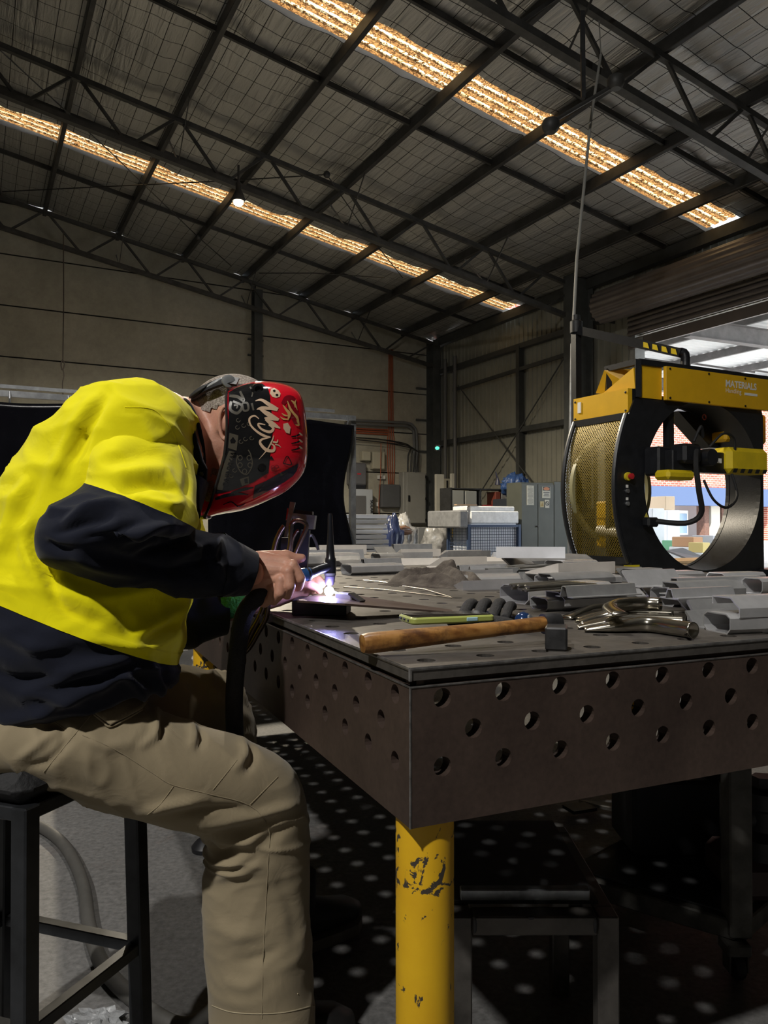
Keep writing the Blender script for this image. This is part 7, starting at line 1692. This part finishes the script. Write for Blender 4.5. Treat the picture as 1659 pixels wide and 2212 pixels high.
# script lettering running down the side
for pts, w in (([(890, 345), (960, 335), (1050, 390), (1140, 440)], (4, 14, 22, 18)), ([(1135, 455), (1060, 430), (960, 425), (905, 440)], (4, 16, 18, 4)), ([(930, 430), (1030, 490), (1150, 555)], (6, 26, 14)), ([(1145, 565), (1060, 540), (990, 535)], (4, 18, 6)), ([(1000, 550), (1080, 600), (1165, 650)], (10, 26, 6)),
               ([(930, 545), (880, 510), (825, 540), (835, 610), (900, 680), (980, 730), (1060, 750)], (4, 9, 11, 10, 12, 14, 6)), ([(1000, 610), (920, 600), (960, 660), (1050, 690), (1090, 650), (1040, 610)], (6, 10, 12, 16, 14, 8)), ([(1060, 750), (960, 775), (945, 820), (1010, 890), (1090, 900), (1100, 850), (1060, 820)], (5, 12, 14, 18, 16, 10, 5)), ([(1095, 730), (1075, 790), (1020, 890), (930, 995)], (3, 8, 7, 2)), ([(1085, 800), (1130, 805), (1140, 775)], (10, 9, 4)), ([(1110, 830), (1150, 840), (1175, 865)], (7, 6, 2))):
    stroke(pts, w, 0.0014, CRM, 'script_lettering')
# small skull
hdec([(1065, 215), (1100, 200), (1150, 230), (1172, 265), (1160, 300), (1120, 310), (1080, 300), (1052, 262)], 0.0013, CRM, 'skull_print')
for p_ in ((1100, 235), (1130, 280)): hdec([(p_[0] + 16*math.cos(k*.785), p_[1] + 13*math.sin(k*.785)) for k in range(8)], 0.0019, HBLK, 'skull_eye')
# winding scaled creature: dark red body, gold fins
stroke([(1195, 380), (1240, 320), (1300, 340), (1290, 440), (1330, 520), (1340, 600)], (20, 34, 44, 52, 50, 20), 0.0012, DRD, 'winding_print')
for pts, w in (([(1245, 345), (1275, 430), (1310, 480), (1350, 530), (1375, 610)], (4, 12, 12, 14, 3)), ([(1195, 390), (1230, 440), (1265, 490), (1250, 560)], (4, 12, 18, 4)), ([(1180, 480), (1215, 505), (1250, 510)], (2, 9, 5)), ([(1165, 520), (1200, 545), (1245, 550)], (2, 9, 5)), ([(1285, 340), (1320, 370), (1355, 450)], (3, 12, 2)), ([(1340, 330), (1325, 375), (1330, 420)], (2, 9, 3)), ([(1330, 610), (1370, 612), (1345, 560)], (3, 10, 3))):
    stroke(pts, w, 0.0018, GLD, 'gold_fin_print')
hdec([(1200, 600), (1250, 590), (1280, 640), (1270, 710), (1230, 700), (1200, 650)], 0.0019, CRM, 'bone_print')
for y in (745, 820, 895): stroke([(1290, y), (1350, y - 12), (1400, y - 40)], (6, 9, 9), 0.0013, HBLK, 'claw_print'); stroke([(1375, y - 45), (1395, y - 25), (1412, y - 15)], (6, 10, 4), 0.0019, CRM, 'claw_tip_print')
for pts in ([(1200, 1040), (1290, 1055), (1245, 960), (1200, 1040)],): stroke(pts, (5, 5, 5, 5), 0.0013, HBLK, 'triangle_print')
hdec([(1040, 995), (1095, 1000), (1070, 955)], 0.0013, HBLK, 'triangle_print')
for p_ in ((1085, 1085), (1130, 1080), (1110, 1120), (1090, 1110)): stroke([(p_[0] + 20*math.cos(k*.785), p_[1] + 18*math.sin(k*.785)) for k in range(9)], (4,)*9, 0.0013, DRD, 'berry_print')
# grey prints on the black panel
def ptext(body, x0, y0, size, rot, m_, off=0.0013, bold=0.0, sx=1.0, base=(0, 0)):
    ca, sa = math.cos(rot), math.sin(rot)
    return text_mesh(body, size, lambda x, y: hit(hbv, *D2(x0 + (x*sx*ca + y*sa), y0 + (x*sx*sa - y*ca)), off, HD - .11), m_, 'print', hel, bold=bold)
hdec([(595, 900), (660, 915), (520, 1340), (435, 1330)], 0.0011, GRG, 'label_print')
ptext('WARNING', 618, 905, 82, math.radians(104), HBLK, 0.0018, 1.0, 1.0)
hdec([(600, 700), (700, 730), (680, 900), (585, 870)], 0.0011, GRG, 'card_print'); hdec([(640, 745), (672, 790), (655, 815), (615, 815), (608, 785)], 0.0017, HBLK, 'card_mark')
for pts, w in (([(600, 290), (690, 300), (760, 340), (720, 240)], (14, 18, 16, 12)), ([(620, 350), (610, 440), (690, 480), (740, 400), (640, 350)], (14, 16, 16, 14, 12)), ([(650, 395), (690, 395), (680, 430)], (9, 9, 7)), ([(740, 370), (760, 450), (810, 440), (800, 370), (745, 368)], (12, 12, 12, 12, 10)), ([(850, 370), (870, 450)], (12, 10)), ([(830, 190), (860, 240), (850, 300)], (8, 8, 6))):
    stroke(pts, w, 0.0012, GRG, 'graffiti_print')
stroke([(690, 950), (680, 1040), (730, 1140), (800, 1160), (855, 1060), (840, 950), (810, 890)], (6,)*7, 0.0012, GRG, 'chain_print')
for c0 in ((720, 980), (720, 1060), (820, 980), (830, 1060), (770, 1130)): stroke([(c0[0] + 24*math.cos(k*.785), c0[1] + 26*math.sin(k*.785)) for k in range(9)], (5,)*9, 0.0013, GRG, 'chain_print')
hdec([(715, 1215), (815, 1185), (820, 1270), (740, 1295)], 0.0012, GRG, 'card_print'); hdec([(765, 1215), (800, 1205), (803, 1250), (770, 1258)], 0.0018, HBLK, 'card_mark')
for p_ in ((700, 560), (760, 620), (690, 640), (820, 600), (780, 770), (730, 800), (850, 760), (620, 1180), (660, 1120)): stroke([(p_[0] + 22*math.cos(k*.785), p_[1] + 20*math.sin(k*.785)) for k in range(7)], (4,)*7, 0.0012, GRG, 'ring_print')
# lens recess and lower fascia
LENS = mat('helmet_lens', (0.03, 0.028, 0.035), 0.12, 0, 0.4, 14, coat=0.5)
hdec([(1372, 1040), (1350, 1120), (1310, 1178), (1210, 1250), (1040, 1345), (862, 1440), (882, 1292), (1000, 1240), (1180, 1140)], 0.0012, LENS, 'side_lens')
for pts, w in (([(440, 1440), (560, 1400), (700, 1380), (810, 1390)], (14, 20, 14, 3)), ([(620, 1370), (760, 1330), (865, 1310)], (10, 18, 6)), ([(530, 1500), (620, 1470), (700, 1520), (780, 1480)], (4, 6, 6, 3))): stroke(pts, w, 0.0013, HBLK, 'lower_print')
mb = MB()
a_, b_ = grid_h[-1], grid_h[-1]
mb.tube([q for q in grid_h[-1]], 0.005, 8); mb.tube([r_[nphi-1] for r_ in grid_h], 0.003, 8); mb.tube([r_[0] for r_ in grid_h], 0.003, 8); mb.build('shell_rim', mat('helmet_rim', (0.03, 0.028, 0.028), 0.15, coat=0.4), hel, True)
# pivot knob and clip
q = hit(hbv, 556, 842, 0.0, HD - .11); nrm = RGT
mb = MB(); mb.lathe(q - nrm*0.002, [(0.0, 0), (0.013, 0.0), (0.012, 0.006), (0.007, 0.008), (0.006, 0.004), (0, 0.004)], nrm, 24); mb.build('pivot_knob', HBLK, hel, True)
q = hit(hbv, 566, 1010, 0.0, HD - .11); mb = MB(); mb.lathe(q - nrm*0.002, [(0.0, 0), (0.009, 0.0), (0.008, 0.005), (0, 0.006)], nrm, 20); mb.build('side_button', HBLK, hel, True)
# headband and ratchet over the back of the head
hb = MB(); bpts = curve([hp_(497, 838, .074), hp_(470, 836, .072), hp_(436, 848, .064), hp_(414, 862, .03), hp_(408, 868, -.02), hp_(425, 862, -.06), hp_(460, 848, -.074)], 30)
rings = []
for i, c in enumerate(bpts):
    t = (bpts[min(i+1, 29)] - bpts[max(i-1, 0)]).normalized(); n = (c - hp_(500, 900)); n = (n - t*n.dot(t)).normalized(); s = t.cross(n)
    rings.append([c + s*0.012 + n*0.003, c - s*0.012 + n*0.003, c - s*0.012 - n*0.002, c + s*0.012 - n*0.002])
hb.loft(rings); hb.build('headband', BLACK, hel, True)
hb = MB(); hb.ell(hp_(420, 853, .052), (0.024, 0.02, 0.011), ((P(470, 835, 1.6) - P(410, 868, 1.6)).normalized(), RGT, uz), 20, 12); hb.build('rear_pad', RUBBER, hel, True)
hb = MB(); hb.ell(hp_(449, 839, .060), (0.023, 0.012, 0.0085), ((P(470, 828, 1.6) - P(430, 850, 1.6)).normalized(), RGT, uz), 20, 12); hb.build('band_arm', mat('band_grey', (0.30, 0.31, 0.32), 0.3), hel, True)
hb = MB(); hb.lathe(hp_(477, 837, .070), [(0, 0), (0.0135, 0), (0.0145, 0.004), (0.0135, 0.011), (0.009, 0.013), (0, 0.011)], RGT, 24); hb.build('ratchet_knob', mat('knob_grey', (0.22, 0.23, 0.24), 0.25), hel, True)

# ================================================================ torch, cable, clamp
TD = 1.625
tor = thing('welding_torch', 'black welding torch with a long tapered back cap and glowing tip', 'torch', P(712, 1262, 1.69))
TBK = mat('torch_black', (0.012, 0.013, 0.017), 0.3); TBL = mat('torch_blue', (0.015, 0.06, 0.17), 0.3)
mb = MB(); mb.tube([P(600, 1262, 1.63), P(640, 1243, 1.64), P(668, 1240, 1.655)], [.0125, .0135, .0150], 18); mb.build('grip', TBL, tor, True)
mb = MB(); mb.tube(curve([P(662, 1241, 1.652), P(672, 1238, 1.658), P(690, 1230, 1.668), P(710, 1224, 1.678)], 12), [.0155]*3 + [.0125, .0118, .0115, .0112, .011, .011, .0112, .0115, .0118], 18); mb.build('neck', TBK, tor, True)
mb = MB(); mb.tube([P(714, 1241, 1.68), P(714, 1228, 1.68), P(714, 1212, 1.68), P(714, 1206, 1.68), P(714, 1204, 1.68), P(713.5, 1185, 1.68), P(713.5, 1150, 1.68), P(713, 1115, 1.68), P(713, 1109, 1.68)], [.0118, .0122, .0122, .0115, .0098, .0085, .0062, .0052, .0040], 20); mb.build('back_cap', TBK, tor, True)
mb = MB(); mb.tube([P(713, 1238, 1.68), P(713, 1243, 1.68)], [.0128, .0128], 20); mb.build('collar', mat('torch_collar', (0.25, 0.25, 0.27), 0.4), tor, True)
mb = MB(); mb.tube([P(713, 1243, 1.68), P(712, 1258, 1.682), P(712, 1263, 1.683)], [.0115, .0105, .0085], 20); mb.build('cup', mat('cup_ceramic', (0.05, 0.04, 0.06), 0.5), tor, True)
# the arc
aq = P(711, 1277, 1.69)
mb = MB(); mb.ell(aq, (0.0105, 0.0105, 0.0105)); tag(mb.build('weld_arc', mat('arc_light', (1, 1, 1), 0.5, emit=(0.72, 0.76, 1.0), emit_s=90.0), None, True), 'brilliant blue white welding arc at the torch tip', 'arc')
light('arc_glow', 'POINT', aq + V((0, -0.02, 0.012)), 1.3, (0.42, 0.42, 1.0), 0.012)
CBL = mat('cable_sleeve', (0.018, 0.019, 0.023), 0.75, 0, 0.25, 30, 0.5, 300)
mb = MB(); mb.tube(curve([P(604, 1262, 1.628), P(570, 1282, 1.612), P(540, 1305, 1.60), P(522, 1345, 1.60), P(512, 1420, 1.605), P(506, 1510, 1.632), P(508, 1600, 1.655), P(515, 1720, 1.712), P(500, 1900, 1.745)], 50), [.013, .0145, .0165] + [.0185]*47, 18)
tag(mb.build('torch_cable', CBL, None, 2), 'thick black sleeved torch cable hanging below the hand', 'cable')
# clamp standing on the table behind the hand
cl = thing('locking_clamp', 'steel clamp with looped handles standing behind the gripping hand', 'clamp', on(640, 1262))
c6 = lambda x, y, d: P(520 + x / 6.38, 1080 + y / 6.38, d)
CD_ = 1.80
STG = mat('clamp_steel', (0.23, 0.225, 0.215), 0.42, 0.75, 0.25, 30)
mb = MB(); mb.prism([c6(680, 25, CD_), c6(750, 35, CD_), c6(640, 510, CD_), c6(595, 505, CD_)], V((0, 0.012, 0))); mb.build('flat_bar', STG, cl)
mb = MB(); mb.prism([c6(705, 180, CD_ - .01), c6(1025, 215, CD_ - .01), c6(1000, 405, CD_ - .01), c6(880, 400, CD_ - .01), c6(860, 320, CD_ - .01), c6(690, 250, CD_ - .01)], V((0, 0.05, 0))); mb.build('jaw_block', STG, cl)
mb = MB(); mb.prism([c6(745, 130, CD_ + .01), c6(985, 160, CD_ + .01), c6(985, 205, CD_ + .01), c6(735, 180, CD_ + .01)], V((0, 0.04, 0))); mb.build('pad', BLACK, cl)
mb = MB(); mb.prism([c6(830, 410, CD_), c6(945, 420, CD_), c6(900, 1100, CD_), c6(720, 1100, CD_)], V((0, 0.03, 0))); mb.build('post', mat('post_dark', (0.022, 0.022, 0.028), 0.45, 0.4), cl)
mb = MB(); mb.prism([c6(560, 520, CD_ + .02), c6(660, 520, CD_ + .02), c6(640, 760, CD_ + .02), c6(540, 760, CD_ + .02)], V((0, 0.03, 0))); mb.build('post', MATS['post_dark'], cl)
BRZ = mat('handle_bronze', (0.24, 0.18, 0.14), 0.25, 0.9, 0.3, 20)
for pts, r_ in (([(640, 800), (680, 600), (690, 430), (700, 330), (760, 285), (850, 295), (905, 345), (890, 420), (810, 600), (740, 760)], 0.0055), ([(690, 760), (710, 560), (770, 440), (800, 420)], 0.004)):
    mb = MB(); mb.tube(curve([c6(x, y, CD_ - .025) for x, y in pts], 40), r_, 10); mb.build('handle_loop', BRZ, cl, True)
mb = MB(); mb.tube(curve([c6(450, 720, CD_ - .01), c6(490, 560, CD_ - .01), c6(550, 430, CD_ - .01), c6(600, 360, CD_ - .01)], 16), 0.0065, 10); mb.build('side_handle', BRZ, cl, True)
mb = MB(); mb.tube(curve([c6(920, 640, CD_ + .03), c6(940, 510, CD_ + .03), c6(985, 490, CD_ + .03), c6(1030, 570, CD_ + .03), c6(1070, 690, CD_ + .03)], 20), 0.0035, 8); mb.build('wire_hook', STG, cl, True)
mb = MB(); mb.prism([c6(640, 115, CD_ + .014), c6(660, 115, CD_ + .014), c6(650, 240, CD_ + .014), c6(620, 280, CD_ + .014)], V((0, 0.01, 0))); mb.build('red_grip', mat('grip_red', (0.35, 0.02, 0.02), 0.5), cl)
# second clamp hanging at the table edge under the hand
c2_ = thing('edge_clamp', 'bronze coloured clamp handle hanging at the table edge under the hand', 'clamp', P(545, 1350, 1.70))
for du, r_ in ((0, .0075), (14, .0065)):
    mb = MB(); mb.tube(curve([P(572 + du*0.5, 1305, 1.68), P(560 + du, 1335, 1.68), P(542 + du, 1368, 1.675), P(530 + du*0.6, 1398, 1.67), P(524, 1412, 1.67)], 18), r_, 10); mb.build('handle', mat('handle_brown', (0.16, 0.12, 0.085), 0.22, 0.85, 0.35, 20), c2_, True)
mb = MB(); mb.bar(P(556, 1336, 1.685), P(583, 1333, 1.70), 0.03, 0.02); mb.build('jaw', STG, c2_)
